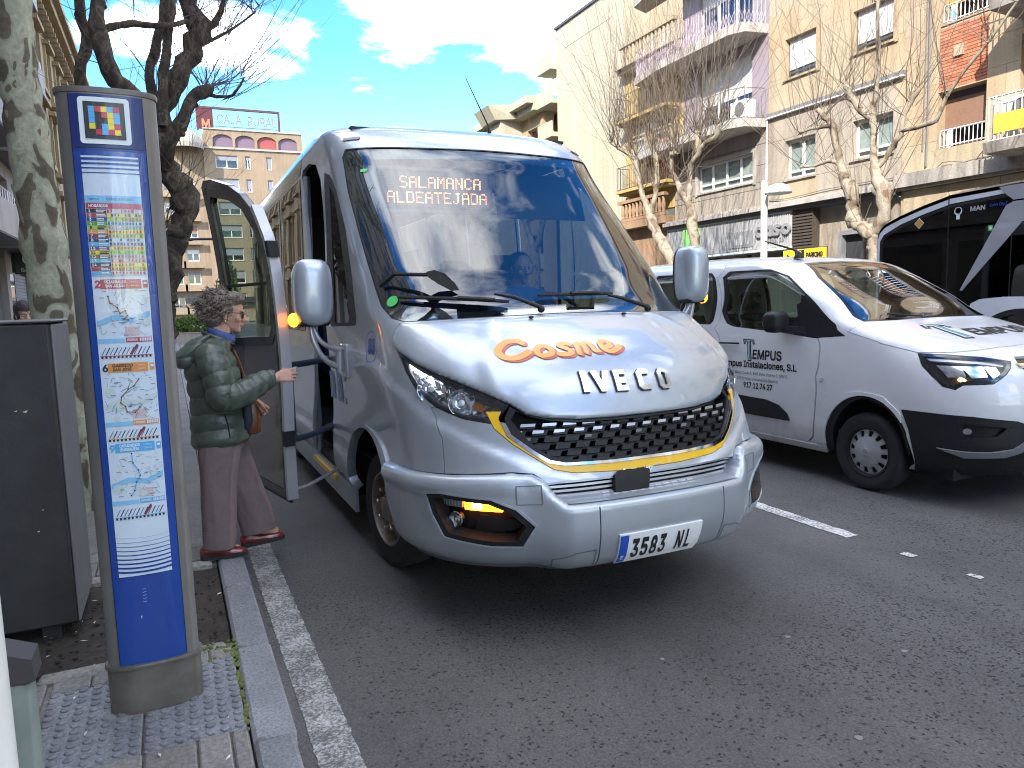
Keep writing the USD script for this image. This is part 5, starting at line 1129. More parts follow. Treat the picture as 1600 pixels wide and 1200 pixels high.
# (2) dark knobbly tree behind the pillar
T2 = [(-.22, 9.5, -.02, 0.221), (-.2, 9.5, .4, 0.170), (-.12, 9.5, 1.2, 0.145), (0, 9.5, 1.85, 0.123), (.06, 9.5, 2.12, 0.114), (.06, 9.5, 2.3, 0.143), (.18, 9.5, 2.56, 0.114), (.24, 9.5, 2.74, 0.127), (.27, 9.5, 2.94, 0.155), (.16, 9.5, 3.14, 0.132), (.07, 9.5, 3.38, 0.124), (.04, 9.5, 3.66, 0.140), (.05, 9.5, 3.91, 0.128)]
B2 = [[(.05, 9.5, 3.86, 0.119), (.21, 9.45, 4.15, 0.111), (.39, 9.4, 4.43, 0.106), (.53, 9.4, 4.70, 0.112), (.56, 9.4, 4.84, 0.134), (.45, 9.45, 5.0, 0.093), (.51, 9.5, 5.32, 0.074), (.7, 9.6, 6.2, 0.051)],
      [(.01, 9.6, 3.75, 0.068), (0, 9.65, 4.21, 0.056), (.09, 9.7, 4.64, 0.051), (.19, 9.75, 5.0, 0.047), (.26, 9.8, 5.6, 0.038), (.3, 9.9, 6.5, 0.034)],
      [(.08, 9.35, 3.7, 0.068), (.14, 9.3, 4.28, 0.054), (.21, 9.3, 4.63, 0.049), (.28, 9.25, 5.04, 0.044), (.34, 9.2, 5.6, 0.036), (.3, 9.1, 6.4, 0.034)],
      [(.08, 9.4, 3.25, 0.076), (.24, 9.2, 3.63, 0.067), (.40, 9.15, 3.93, 0.067), (.53, 9.15, 4.06, 0.082), (.61, 9.15, 4.12, 0.043)],
      [(.05, 9.5, 3.5, 0.111), (-.15, 9.3, 3.92, 0.101), (-.29, 9.2, 4.02, 0.097), (-.41, 9.15, 4.23, 0.092), (-.44, 9.1, 4.49, 0.086), (-.43, 9.1, 4.81, 0.074), (-.43, 9.1, 5.3, 0.064), (-.6, 9, 6.4, 0.043)],
      [(.02, 9.6, 3.45, 0.085), (-.40, 9.8, 3.81, 0.075), (-.73, 9.9, 4.16, 0.068), (-.69, 9.9, 4.44, 0.062), (-.61, 9.9, 4.69, 0.062), (-.66, 9.9, 5.0, 0.055), (-.63, 9.9, 5.6, 0.044), (-.8, 10, 6.5, 0.034)],
      [(.12, 9.7, 3.22, 0.051), (-.06, 9.7, 3.09, 0.048), (0, 9.6, 2.78, 0.038), (.02, 9.6, 2.62, 0.021)], [(.55, 9.4, 4.74, 0.044), (.8, 9.35, 5.05, 0.031), (.86, 9.3, 5.4, 0.025)], [(-.4, 9.15, 4.6, 0.035), (-.08, 9.2, 4.71, 0.035), (.21, 9.2, 4.73, 0.030), (.42, 9.3, 4.84, 0.025)],
      [(.53, 9.15, 4.05, 0.025), (.75, 9.1, 4.0, 0.017), (.95, 9.0, 4.2, 0.010)], [(.5, 9.4, 4.6, 0.025), (.8, 9.3, 4.75, 0.017), (1.15, 9.2, 5.0, 0.010)]]
plane_tree('plane_tree', 'dark knobbly pollarded plane tree right behind the blue pillar', T2, B2, 'bark_brown', 'bark_brown', 'twig', q(2), 330, 1.5, .0050, spread=.85, up=.35, nk=14, dev=.022, bump=(.34, 8.0),
           extra=[(.3, 9.4, 2.95, 0), (.2, 9.4, 3.2, 0), (.6, 9.2, 4.1, 0), (.62, 9.2, 4.1, 0), (.9, 9.2, 4.3, 0)], wind=(.28, -.05, 0))
# (3-5) pollarded trees on the far pavement
plane_tree('plane_tree', 'slim pollarded plane tree beside the minibus, left of the pair', [(13.0, 16.5, .1, 0.164), (13.0, 16.7, 1.4, 0.139), (13.0, 17.14, 2.59, 0.134), (13.0, 17.43, 2.93, 0.168), (13.0, 17.94, 3.52, 0.137), (13.0, 18.16, 3.86, 0.153), (13.0, 18.34, 4.25, 0.098)],
           [[(13.0, 18.34, 4.22, 0.093), (12.9, 18.5, 4.73, 0.075), (12.85, 18.62, 5.3, 0.072), (12.85, 18.71, 5.69, 0.086), (12.8, 18.87, 5.98, 0.066)], [(13.0, 18.19, 4.0, 0.090), (13.1, 18.08, 4.67, 0.067), (13.15, 18.05, 5.3, 0.066), (13.2, 18.23, 5.69, 0.082), (13.2, 18.32, 6.07, 0.057)], [(12.85, 18.7, 5.65, 0.049), (12.6, 19.2, 6.1, 0.041), (12.5, 19.5, 6.3, 0.029)]],
           'bark_pale', 'bark_pale', 'twig_pale', q(3), 150, 4.4, .0095, spread=.46, up=.75, nk=5, bump=(.28, 5.5))
plane_tree('plane_tree', 'pollarded plane tree in front of the green shop panel', [(13.0, 16.0, .1, 0.164), (13.0, 16.05, 1.5, 0.139), (13.0, 16.13, 2.7, 0.123), (13.0, 16.21, 3.19, 0.127), (13.0, 16.27, 3.56, 0.156), (13.0, 16.34, 3.91, 0.113), (13.0, 16.5, 4.27, 0.100)],
           [[(13.0, 16.51, 4.2, 0.085), (12.9, 16.84, 4.75, 0.072), (12.9, 17.06, 5.18, 0.066), (12.85, 16.95, 5.49, 0.072), (12.8, 16.67, 5.52, 0.057)], [(13.0, 16.45, 4.2, 0.085), (13.05, 16.48, 4.78, 0.064), (13.1, 16.5, 5.09, 0.078), (13.1, 16.23, 5.36, 0.070), (13.1, 16.18, 5.69, 0.082), (13.15, 16.34, 6.01, 0.056)], [(13.1, 16.23, 5.32, 0.063), (13.1, 15.82, 5.62, 0.069), (13.1, 15.52, 5.67, 0.075), (13.05, 15.32, 5.95, 0.047)]],
           'bark_pale', 'bark_pale', 'twig_pale', q(4), 150, 4.4, .0095, spread=.48, up=.72, nk=5, bump=(.28, 5.5))
plane_tree('plane_tree', 'forked pale plane tree with swollen knuckles behind the white van', [(12.9, 10.45, .1, 0.180), (12.9, 10.47, 1.2, 0.135), (12.9, 10.49, 2.07, 0.108), (12.9, 10.51, 2.42, 0.113), (12.9, 10.57, 2.77, 0.126)],
           [[(12.9, 10.57, 2.74, 0.108), (12.9, 10.83, 2.96, 0.140), (12.9, 11.02, 3.07, 0.135), (12.9, 11.04, 3.4, 0.119), (12.9, 11.11, 3.69, 0.158), (12.85, 11.22, 3.94, 0.095), (12.85, 11.34, 4.35, 0.072), (12.8, 11.45, 4.82, 0.066), (12.8, 11.5, 5.07, 0.077), (12.75, 11.69, 5.3, 0.060), (12.7, 11.81, 5.46, 0.049)],
            [(12.9, 10.54, 2.78, 0.117), (12.9, 10.29, 3.18, 0.126), (12.9, 10.31, 3.55, 0.149), (12.9, 10.41, 3.75, 0.125), (12.9, 10.53, 4.05, 0.092), (12.9, 10.57, 4.52, 0.068), (12.9, 10.62, 5.11, 0.063), (12.9, 10.64, 5.23, 0.077), (12.9, 10.54, 5.36, 0.045), (12.9, 10.52, 6.02, 0.040), (12.9, 10.57, 7.23, 0.033), (12.9, 10.6, 8.2, 0.020)],
            [(12.9, 10.49, 4.05, 0.057), (13.0, 10.24, 4.39, 0.056), (13.0, 10.04, 4.67, 0.050), (13.05, 10.04, 4.94, 0.044), (13.1, 9.93, 5.15, 0.038), (13.1, 9.77, 5.37, 0.038)], [(13.0, 10.04, 4.67, 0.044), (12.95, 9.68, 4.65, 0.043), (12.9, 9.32, 4.66, 0.048), (12.9, 9.07, 5.05, 0.031), (12.9, 8.84, 5.32, 0.031), (12.9, 8.36, 5.76, 0.024), (12.9, 7.91, 6.26, 0.019), (12.9, 7.4, 6.9, 0.013)],
            [(12.8, 11.5, 5.05, 0.048), (12.75, 11.85, 5.1, 0.037), (12.7, 12.29, 5.09, 0.032)], [(12.85, 11.29, 4.18, 0.048), (12.8, 11.58, 4.37, 0.042), (12.75, 11.92, 4.32, 0.031), (12.7, 12.24, 4.35, 0.027)], [(12.9, 10.6, 5.0, 0.054), (12.85, 10.89, 5.27, 0.069), (12.8, 11.05, 5.56, 0.070), (12.75, 11.17, 5.84, 0.041)]],
           'bark_pale', 'bark_pale', 'twig_pale', q(6), 170, 3.2, .0075, spread=.55, up=.5, nk=12, bump=(.38, 5.0))
for k, (y, lab) in enumerate([(25.5, 'bare plane tree farther along the right pavement'), (4.5, 'bare plane tree on the right pavement level with the photographer')]):
    plane_tree('plane_tree', lab, [(12.9, y, .1, .2), (12.9, y, 2, .16), (12.9, y + .1, 3.6, .16)], [[(12.9, y + .1, 3.5, .12), (12.9, y - .6, 4.6, .1), (12.9, y - .8, 5.6, .08)], [(12.9, y + .1, 3.5, .12), (12.9, y + .7, 4.6, .1), (12.9, y + .9, 5.8, .08)]], 'bark_pale', 'bark_pale', 'twig_pale', q(8 + k), 60, 2.4, .014)
# ---------------------------------------------------------------- the silver-blue minibus
B = Skin([(0.00, .36, 3.08, .85, 1.00, 2.8), (0.08, .44, 2.98, .90, 1.045, 2.8), (0.20, .56, 2.94, .92, 1.06, 2.8), (0.36, .72, 2.95, .92, 1.06, 2.8), (0.50, .86, 2.99, .90, 1.05, 2.7), (0.70, 1.06, 3.05, .90, 1.045, 2.6),
          (0.85, 1.20, 3.11, .90, 1.045, 2.6), (0.97, 1.31, 3.21, .88, 1.04, 2.6), (1.08, 1.40, 3.37, .80, 1.035, 2.6), (1.20, 1.49, 3.58, .66, 1.03, 2.7), (1.32, 1.57, 3.80, .52, 1.03, 2.9), (1.60, 1.82, 4.06, .50, 1.03, 3.0),
          (2.00, 2.17, 4.41, .50, 1.02, 3.0), (2.40, 2.51, 4.76, .50, 1.01, 3.0), (2.60, 2.68, 4.93, .50, 1.005, 3.2), (2.72, 2.775, 5.05, .53, 1.00, 3.4), (2.84, 2.865, 5.20, .58, .99, 3.4), (2.96, 2.935, 5.43, .64, .97, 3.2),
          (3.08, 2.985, 5.78, .70, .92, 2.8), (3.30, 3.03, 6.60, .75, .72, 2.3), (3.60, 3.06, 7.20, .75, .35, 2.2), (3.80, 3.07, 7.60, .75, .02, 2.2)], 2.10, 10.6)
bus = thing('minibus', 'silver blue minibus stopped at the kerb with its door open and amber lights on', 'minibus')
def TV(p): return shapely.make_valid(sg.Polygon(p)).buffer(0)
GAP = .004
# --- outlines, as (t, v) on the skin
ws_l = [(-.800, 2.60), (-.832, 2.53), (-.862, 2.225), (-.868, 1.906), (-.866, 1.535), (-.857, 1.38), (-.828, 1.289), (-.77, 1.256), (-.631, 1.268), (-.441, 1.278), (-.2, 1.285)]
ws = TV(ws_l + [(0, 1.287)] + mir(ws_l)[::-1] + [(.5, 2.605), (.2, 2.615), (0, 2.618), (-.2, 2.615), (-.5, 2.605)])
head_l = [(-.805, 1.045), (-.725, .975), (-.631, .915), (-.535, .852), (-.440, .772), (-.475, .714), (-.505, .683), (-.59, .705), (-.674, .755), (-.746, .832), (-.785, .93)]
gr_l = [(-.462, .705), (-.440, .765), (-.40, .722), (-.345, .700), (-.244, .684), (-.105, .680)]; gr_b = [(-.14, .487), (-.30, .494), (-.345, .510), (-.385, .552), (-.446, .63)]
grille = TV(gr_b + gr_l + mir(gr_l)[::-1] + mir(gr_b)[::-1])
yo = [(-.495, .66), (-.449, .590), (-.381, .512), (-.338, .466), (-.28, .446), (-.139, .434), (0, .432)]
yel_o = TV(yo + mir(yo[:-1])[::-1] + [(.52, .78), (-.52, .78)])
trim = grille.buffer(.016, join_style=1)
yellow = yel_o.difference(trim.buffer(.001)).intersection(shapely.box(-.512, .40, .512, .74))
hood_e = [(-.790, 1.243), (-.812, 1.18), (-.822, 1.12), (-.806, 1.05)] + head_l[1:5] + gr_l[2:]
hood = TV(hood_e + mir(hood_e)[::-1] + [(.6, 1.255), (.3, 1.268), (0, 1.272), (-.3, 1.268), (-.6, 1.255)])
bt = [(-1.0, .417), (-.756, .431), (-.569, .448), (-.458, .458), (-.40, .448), (-.372, .417), (-.348, .367), (-.315, .322)]
bump = TV(bt + [(.315, .322)] + mir(bt)[::-1] + [(1.0, .41), (.968, .25), (.90, .09), (.82, .03), (.80, 0.0), (-.80, 0.0), (-.82, .03), (-.90, .09), (-.968, .25)])
intake = TV([(-.340, .322), (-.372, .402), (-.33, .408), (.33, .408), (.372, .402), (.340, .322)])
fog_l = [(-.700, .343), (-.648, .356), (-.513, .340), (-.453, .296), (-.408, .222), (-.439, .145), (-.518, .145), (-.645, .165), (-.680, .253)]
fog = TV(fog_l); fogR = TV(mir(fog_l)); head = TV(head_l); headR = TV(mir(head_l))
# side features (y, z) -> (t, v)
def S(pts, sgn=-1): return [B.side(y, z, sgn) for y, z in pts]
def arc(cy, cz, r_, a0, a1, n=20): return [(cy + r_ * math.cos(a), cz + r_ * math.sin(a)) for a in np.linspace(a0, a1, n)]
arch_yz = [(4.98, .30), (5.0, .45)] + [(4.45 + .55 * math.cos(a), .40 + .47 * math.sin(a)) for a in np.linspace(.15, math.pi - .35, 22)] + [(3.86, .70)]
archL = TV([(-.95, -.2)] + S(arch_yz[::-1]) + [(-1.2, -.2)]); 
def mirp(p): return affinity.scale(p, -1, 1, origin=(0, 0))
rear_arch = TV(S([(8.75, .30)] + arc(8.2, .40, .5, 0.0, math.pi) + [(7.65, .30)]))
door_yz = [(5.60, .30), (5.60, 1.5), (5.60, 2.3), (5.68, 2.56), (5.86, 2.70), (6.15, 2.76), (6.44, 2.76), (6.50, 2.70), (6.50, .30)]
doorop = TV(S(door_yz))
q_yz = [(4.70, 1.50), (4.66, 1.56), (4.74, 1.86), (4.90, 2.16), (5.12, 2.40), (5.34, 2.54), (5.50, 2.58), (5.53, 2.50), (5.53, 1.52), (5.45, 1.48)]
quarter = TV(S(q_yz))
gl_b = 1.42
side_gl = [TV(S([(a, gl_b), (a, 2.72), (b, 2.72), (b, gl_b)])) for a, b in ((6.60, 7.86), (7.90, 9.16), (9.20, 10.45))]
side_glR = [mirp(TV(S([(a, gl_b), (a, 2.72), (b, 2.72), (b, gl_b)]))) for a, b in ((5.55, 6.55), (6.60, 7.86), (7.90, 9.16), (9.20, 10.45))]
roofcut = shapely.box(-2, 2.62, 2, 3.9)
lower_body = shapely.box(-2.0, 0, 2.0, 2.80)
# --- panels
hole_ = shapely.union_all([intake, ws, hood, grille, trim, yel_o, head, headR, bump, archL, mirp(archL), rear_arch, mirp(rear_arch), doorop, quarter, mirp(quarter)] + side_gl + side_glR)
fender_line = TV(S([(5.35, 1.52), (4.98, 1.44), (4.36, 1.31), (3.9, 1.24)]) + [(-.79, .80), (-.636, .683), (-.55, .60), (-.40, .44), (0, .40), (0, 0), (-1.4, 0)])
skinL = shapely.box(-2, 0, 0, 3.80); skinR = shapely.box(0, 0, 2, 3.80)
roofp = shapely.box(-2, 2.86, 2, 3.80).union(shapely.box(-.93, 2.632, .93, 3.2))
body = shapely.box(-2, 0, 2, 3.80).difference(hole_.buffer(GAP * .6))
low_front = shapely.box(-.72, .0, .72, 1.3)                       # the panel between bumper, lamps and grille
nose = body.intersection(TV([(-.655, .30), (-.655, .60), (-.69, .75), (.69, .75), (.655, .60), (.655, .30)]).buffer(.0))
fend_cut = TV([(-1.30, 0), (-1.30, 1.26)] + S([(4.36, 1.36), (3.98, 1.44)]) + [(-.822, 1.13), (-.806, 1.04), (-.3, .5), (-.3, 0)])
fenderL = body.difference(nose.buffer(.003)).intersection(shapely.box(-.999, 0, -.2, 1.24)); 
restL = body.difference(nose.buffer(.003))
def smooth0(x): x = np.clip(x, 0, 1); return x * x * (3 - 2 * x)
_cl = S([(5.55, 1.56), (5.3, 1.52), (4.98, 1.44), (4.36, 1.31), (3.9, 1.22)]) + [(-.79, .80), (-.70, .70), (-.636, .655), (-.55, .585), (-.46, .53), (-.38, .47), (-.2, .40), (0, .385)]
crease = sg.LineString(_cl + mir(_cl[:-1])[::-1]); below = sg.Polygon(_cl + mir(_cl[:-1])[::-1] + [(1.5, -1), (-1.5, -1)]).buffer(0)
def crease_off(uv):
    p_ = shapely.points(uv); d = shapely.distance(p_, crease) * np.where(shapely.contains(below, p_), 1, -1)
    fade = smooth0((1.30 - np.abs(uv[:, 0])) / .12)
    return fade * (.018 * smooth0(.5 + d / .035) * smooth0(1.15 - d / .35))
part(bus, 'body', cat(B.patch(restL.intersection(shapely.box(-2, 0, -.995, 2.88)), 0, .03, .03, .03, shape=crease_off), B.patch(restL.intersection(shapely.box(-.998, 0, .998, 2.88)), 0, .03, .022, .025, shape=crease_off), B.patch(restL.intersection(shapely.box(.995, 0, 2, 2.88)), 0, .03, .05, .05, shape=crease_off)), 'bus_paint', 42)
part(bus, 'roof', B.patch(body.intersection(shapely.box(-2, 2.885, 2, 3.795)), 0, .02, .04, .04), 'bus_paint', 42)
for s_ in (shapely.box(-1, 0, 0, 2), shapely.box(0, 0, 1, 2)): part(bus, 'nose_panel', B.patch(nose.intersection(s_), 0, .03, .015, .02, shape=crease_off), 'bus_paint', 42)
part(bus, 'rear_wall', rings([[B.at(s * t, v) + [0, dy, 0] for s, t, v in [(-1, 2, v) for v in np.linspace(0, 3.7, 20)] + [(1, 2, v) for v in np.linspace(3.7, 0, 20)]] for dy in (-.01, .0)]), 'bus_paint')
def smooth_(x): x = np.clip(x, 0, 1); return x * x * (3 - 2 * x)
bump_top = sg.LineString(bt + mir(bt)[::-1])
def bump_off(uv):
    d = shapely.distance(shapely.points(uv), bump_top); e = np.sqrt(1 - (1 - np.clip(d / .035, 0, 1)) ** 2)
    low = smooth_((uv[:, 1] - .0) / .10) * .02
    return .006 + .026 * e + low * e + 0.062 * smooth_((.43 - np.abs(uv[:, 0])) / .13) * (1 - .55 * smooth_((.10 - uv[:, 1]) / .10)) + .012 * smooth_((.05 - np.abs(d - .055)) / .05) * smooth_((np.abs(uv[:, 0]) - .40) / .1)
hd_ = part(bus, 'bonnet', B.patch(hood.buffer(-.004), .014, .045, .011, .013, pillow=(.010, .028), shape=lambda uv: .010 * smooth_((np.abs(uv[:, 0]) - .50) / .10) * smooth_((1.26 - uv[:, 1]) / .2) + .006 * smooth_((.05 - np.abs(np.abs(uv[:, 0]) - .47)) / .05)), 'bus_paint', 42)
part(bus, 'bumper', B.patch(bump.difference(fog.buffer(.004)).difference(fogR.buffer(.004)).difference(shapely.box(-.236, 0, -.232, .3)).difference(shapely.box(.232, 0, .236, .3)), .0, .09, .011, .012, shape=bump_off), 'bus_paint', 42)
part(bus, 'under_tray', B.patch(shapely.box(-.80, -.0, .80, .02), -.03, .2, .05, .05), 'under_dark')
# stepping ledge at the top of the bumper, with slots
ledge = []
ts = np.linspace(-.315, .315, 24); A = B.at(ts, np.full(24, .320)) + B.normal(np.c_[ts, np.full(24, .320)]) * bump_off(np.c_[ts, np.full(24, .318)])[:, None]
inn = A + np.array([0, .24, .022]); n_ = len(ts); i = np.arange(n_ - 1)
A = A + B.normal(np.c_[ts, np.full(24, .318)]) * .0
part(bus, 'bumper_step', (np.vstack([A, inn]), np.vstack([np.stack([i, i + 1, i + n_ + 1], 1), np.stack([i, i + n_ + 1, i + n_], 1)])), 'bus_paint', 42)
sl = []
for row in range(3):
    for k in range(11):
        x = 1.80 + .05 * k + .012 * row; y0 = float(np.interp(x, A[:, 0], A[:, 1])) + .028 + .034 * row
        sl.append(box(x, x + .036, y0, y0 + .014, .680 + .0045 * row, .6905 + .0045 * row))
part(bus, 'step_grip', cat(*sl), 'coach_white', kind='stuff')
for x0, x1, z0, z1 in ((-.475, -.385, .24, .31),):
    for s in (-1, 1):
        e = shapely.box(-.445 if s < 0 else .385, .325, -.385 if s < 0 else .445, .395)
        rim = e.buffer(.004).difference(e); part(bus, 'tow_cover_seam', B.patch(rim, .002, 0, .01, .01, shape=bump_off), 'interior_grey')
for s in (-1, 1):
    e = TV([(s * .36, .025), (s * .36, .10), (s * .30, .135), (s * .245, .14), (s * .245, .025)]); part(bus, 'bumper_inset_seam', B.patch(e.buffer(.003).difference(e.buffer(-.002)), .002, 0, .01, .01, shape=bump_off), 'interior_grey')
# lower intake with two bars, radar block, script badge
part(bus, 'intake', B.patch(intake, -.11, .0, .03, .03), 'under_dark')
for v in (.342, .365, .388): part(bus, 'intake_bar', B.patch(shapely.box(-.352 - (v - .33) * .3, v - .006, .352 + (v - .33) * .3, v + .006), -.018, .035, .03, .01), 'coach_silver', 40)
for a0, a1 in ((.374, .36),): pass
part(bus, 'intake_shroud', B.patch(intake.buffer(.008).difference(intake.buffer(-.006)), -.004, .11, .03, .03), 'bus_paint', 40)
part(bus, 'radar_block', B.patch(TV([(-.145, .415), (-.150, .305), (-.135, .295), (-.035, .295), (-.022, .305), (-.008, .42), (-.03, .43), (-.13, .43)]), .016, .12, .02, .02), 'black_plastic', 40)
scr = shapely.union_all([sg.LineString([(-.12, -.012), (-.10, .018), (-.085, -.012)]).buffer(.004), sg.LineString([(-.12, -.014), (.12, .012)]).buffer(.002), text_shape('Daily', .026, width=.13, slant=18)])
part(bus, 'script_badge', B.decal(scr, -.035, .424, .008, .004, 3, .03), 'chrome')
# grille: frame, chrome line, yellow strip, slats
part(bus, 'grille_back', B.patch(grille, -.075, 0, .03, .03), 'under_dark'); part(bus, 'grille_frame', B.patch(grille.difference(TV([(-.445, .70), (-.425, .742), (-.385, .712), (-.33, .690), (-.24, .674), (0, .668)] + mir([(-.445, .70), (-.425, .742), (-.385, .712), (-.33, .690), (-.24, .674)])[::-1] + mir([(-.40, .60), (-.35, .53), (-.30, .506), (-.14, .498)]) + [(-.14, .498), (-.30, .506), (-.35, .53), (-.40, .60)])), -.004, .06, .02, .02), 'black_plastic', 40)
lower_half = shapely.box(-1, 0, 1, .70)
part(bus, 'chrome_strip', B.patch(trim.difference(grille.buffer(.002)).intersection(TV([(-.48, .40), (-.48, .69), (-.2, .60), (.2, .60), (.48, .69), (.48, .40)])), .006, .012, .015, .015), 'chrome', 42)
part(bus, 'yellow_strip', B.patch(yellow, .003, .02, .02, .015), 'yellow_trim', 42)
gin = grille.buffer(-.012); gs = part(bus, 'grille', B.patch(shapely.union_all([sg.LineString([(-.6, v), (.6, v)]).buffer(.0045, cap_style=2) for v in (.520, .553, .586, .619, .652)]).intersection(gin), -.034, .03, .02, .01), 'black_plastic', 40)
for j, v in enumerate((.668, .636, .603, .570, .537, .506)):
    for k in range(-8, 9):
        c = k * .066 + (.033 if j % 2 else 0); e = TV([(c - .026, v - .011), (c - .019, v + .012), (c + .027, v + .011), (c + .019, v - .012)]).intersection(gin)
        if e.area < 3e-4: continue
        gc = part(gs, 'grille_cell', B.patch(e, -.014, .022, .03, .012), 'black_plastic', 40)
        if j < 3: 
            e2 = TV([(c - .024, v - .003), (c - .019, v + .012), (c + .024 - .01 * j, v + .011), (c + .020 - .01 * j, v - .002)]).intersection(gin)
            if e2.area > 2e-4 and not (j == 2 and (k * 7) % 3): part(gc, 'bright_tip', B.patch(e2, -.0125, .004, .03, .012), 'alloy' if j < 2 else 'interior_grey', 40)
# bonnet lettering
ivs, x = [], 0
def U(ls, w=.011, cap=2): w = w * 1.32; return shapely.union_all([sg.LineString(l).buffer(w, cap_style=cap, join_style=2) for l in ls])
hh = .108
glyph = {'I': (U([[(0, 0), (0, hh)]], .0115), .0), 'V': (U([[(-.034, hh), (0, .008), (.034, hh)]], .0115), .034), 'E': (U([[(0, 0.0), (0, hh)], [(-.011, .0105), (.052, .0105)], [(-.011, hh / 2), (.047, hh / 2)], [(-.011, hh - .0105), (.052, hh - .0105)]], .0105), .0),
         'C': (U([[(.058, hh - .011), (.018, hh - .011), (.002, hh - .024), (.002, .024), (.018, .011), (.058, .011)]], .011), .0), 'O': (sg.Polygon([(-.034, .018), (-.018, 0), (.018, 0), (.034, .018), (.034, hh - .018), (.018, hh), (-.018, hh), (-.034, hh - .018)]).difference(sg.Polygon([(-.012, .026), (-.006, .02), (.006, .02), (.012, .026), (.012, hh - .026), (.006, hh - .02), (-.006, hh - .02), (-.012, hh - .026)])), .036)}
pos = {'I': -.245, 'V': -.158, 'E': -.072, 'C': .058, 'O': .206}
for ch, (g, _) in glyph.items():
    part(hd_, 'badge_outline', B.decal(affinity.translate(g.intersection(shapely.box(-1, 0, 1, hh)).buffer(.0035), pos[ch], -hh / 2), -.02, .850, .019, .004, -2.0, .02), 'frame_dark')
    part(hd_, 'badge_letter', B.decal(affinity.translate(g.intersection(shapely.box(-1, 0, 1, hh)), pos[ch], -hh / 2), -.02, .850, .030, .014, -2.0, .02), 'badge_chrome', 30)
co = {'C': [[(.105, .088), (.085, .105), (.05, .10), (.015, .07), (.0, .035), (.012, .005), (.05, -.006), (.09, .008), (.118, .028)]], 'o': [[(.04, .062), (.012, .045), (.004, .02), (.022, .0), (.052, .004), (.07, .028), (.062, .052), (.04, .062)]],
      's': [[(.072, .062), (.045, .07), (.022, .055), (.05, .034), (.06, .014), (.035, .0), (.0, .004)]], 'm': [[(.0, .0), (.016, .06)], [(.014, .045), (.036, .066), (.046, .05), (.036, .004)], [(.046, .046), (.072, .066), (.085, .05), (.082, .01), (.104, .008)]], 'e': [[(.008, .026), (.06, .038), (.066, .058), (.042, .07), (.012, .05), (.004, .018), (.03, -.002), (.072, .01), (.105, .03)]]}
L = []
for ch, x, w in (('C', -.305, .0150), ('o', -.160, .0130), ('s', -.066, .0125), ('m', .024, .0112), ('e', .152, .0122)):
    g = shapely.union_all([sg.LineString(spline(np.array(l), 20)).buffer(w) for l in co[ch]])
    if ch == 'o': g = g.difference(sg.Point(.037, .031).buffer(.011))
    L.append(affinity.translate(g, x, 0))
cs = affinity.scale(shapely.union_all(L), 1.17, 1.5, origin=(0, 0)); cs = affinity.translate(cs, .02, -.05)
part(hd_, 'name_shadow', B.decal(affinity.translate(cs, .010, -.012).buffer(.002), -.20, 1.028, .0172, 0, 1, .03), 'letter_red', True); part(hd_, 'name_lettering', B.decal(cs, -.20, 1.028, .0186, 0, 1, .03), 'letter_orange', True)
for x, z in ((1.83, 1.535), (2.38, 1.535)):
    t, v = B.front(x, z); p = B.at(t, v - .04); part(hd_, 'washer_nozzle', xf(ball((0, 0, 0), (.016, .012, .008), 1), t=p + [0, 0, .024]), 'black_plastic', 40)
# headlamps
inner_l = TV([(-.795, 1.02), (-.725, .964), (-.635, .904), (-.545, .846), (-.470, .762), (-.50, .704), (-.59, .714), (-.672, .763), (-.742, .84), (-.78, .93)])
for s in (-1, 1):
    m = (lambda p: p) if s < 0 else mirp; H_ = head if s < 0 else headR
    hl = part(bus, 'headlight', B.patch(H_.difference(m(inner_l)), -.002, .05, .02, .02), 'black_gloss', 40)
    inner = m(inner_l)
    part(hl, 'reflector_bowl', B.patch(inner, -.062, .0, .012, .012, shape=lambda uv: .010 * np.sin(uv[:, 0] * 95) * np.sin(uv[:, 1] * 120)), 'alloy', 20)
    part(hl, 'inner_bezel', B.patch(inner.difference(inner.buffer(-.012)), -.012, .05, .02, .02), 'lamp_inner', 40)
    for (tc, vc, rr_) in ((-.690, .850, .066), (-.585, .785, .064)):
        p = B.at(s * abs(tc), vc); n = B.normal(np.array([[s * abs(tc), vc]]))[0]; a, b, d = frame_of(n * .5 + np.array([0, -.9, 0])); Mx = np.stack([a, b, d], 1)
        part(hl, 'reflector', xf(lathe([(.018, -.052), (.03, -.05), (.048, -.04), (rr_ * .93, -.018), (rr_, -.006), (rr_ * 1.06, -.004), (rr_ * 1.06, -.012)], 16), M=Mx, t=p - n * .018), 'lamp_reflector')
        part(hl, 'bulb_shield', xf(lathe([(.001, -.014), (.015, -.015), (.017, -.03), (.012, -.05)], 12), M=Mx, t=p - n * .02), 'alloy', 40)
    for k in range(7):
        tq = -.78 + .022 * k; e = m(TV([(tq, .985 - .05 * k * .33), (tq + .016, .972 - .05 * k * .33), (tq + .014, .945 - .05 * k * .36), (tq - .0, .955 - .05 * k * .33)])); part(hl, 'daylight_lamp', B.patch(e, -.028, .01, .02, .02), 'daylight_led' if k < 5 else 'lamp_reflector')
    part(hl, 'facet', B.patch(m(shapely.union_all([TV([(-.66 + .02 * k, .88 - .012 * k), (-.645 + .02 * k, .872 - .012 * k), (-.65 + .02 * k, .80 - .012 * k)]) for k in range(5)])), -.045, .01, .02, .02), 'chrome')
    part(hl, 'amber_bulb', B.patch(m(TV([(-.545, .80), (-.51, .765), (-.53, .74), (-.56, .77)])), -.04, .01, .02, .02), 'amber_dark')
    part(hl, 'lens', B.patch(H_.buffer(-.003), .002, 0, .02, .02), 'lens_glass', True)
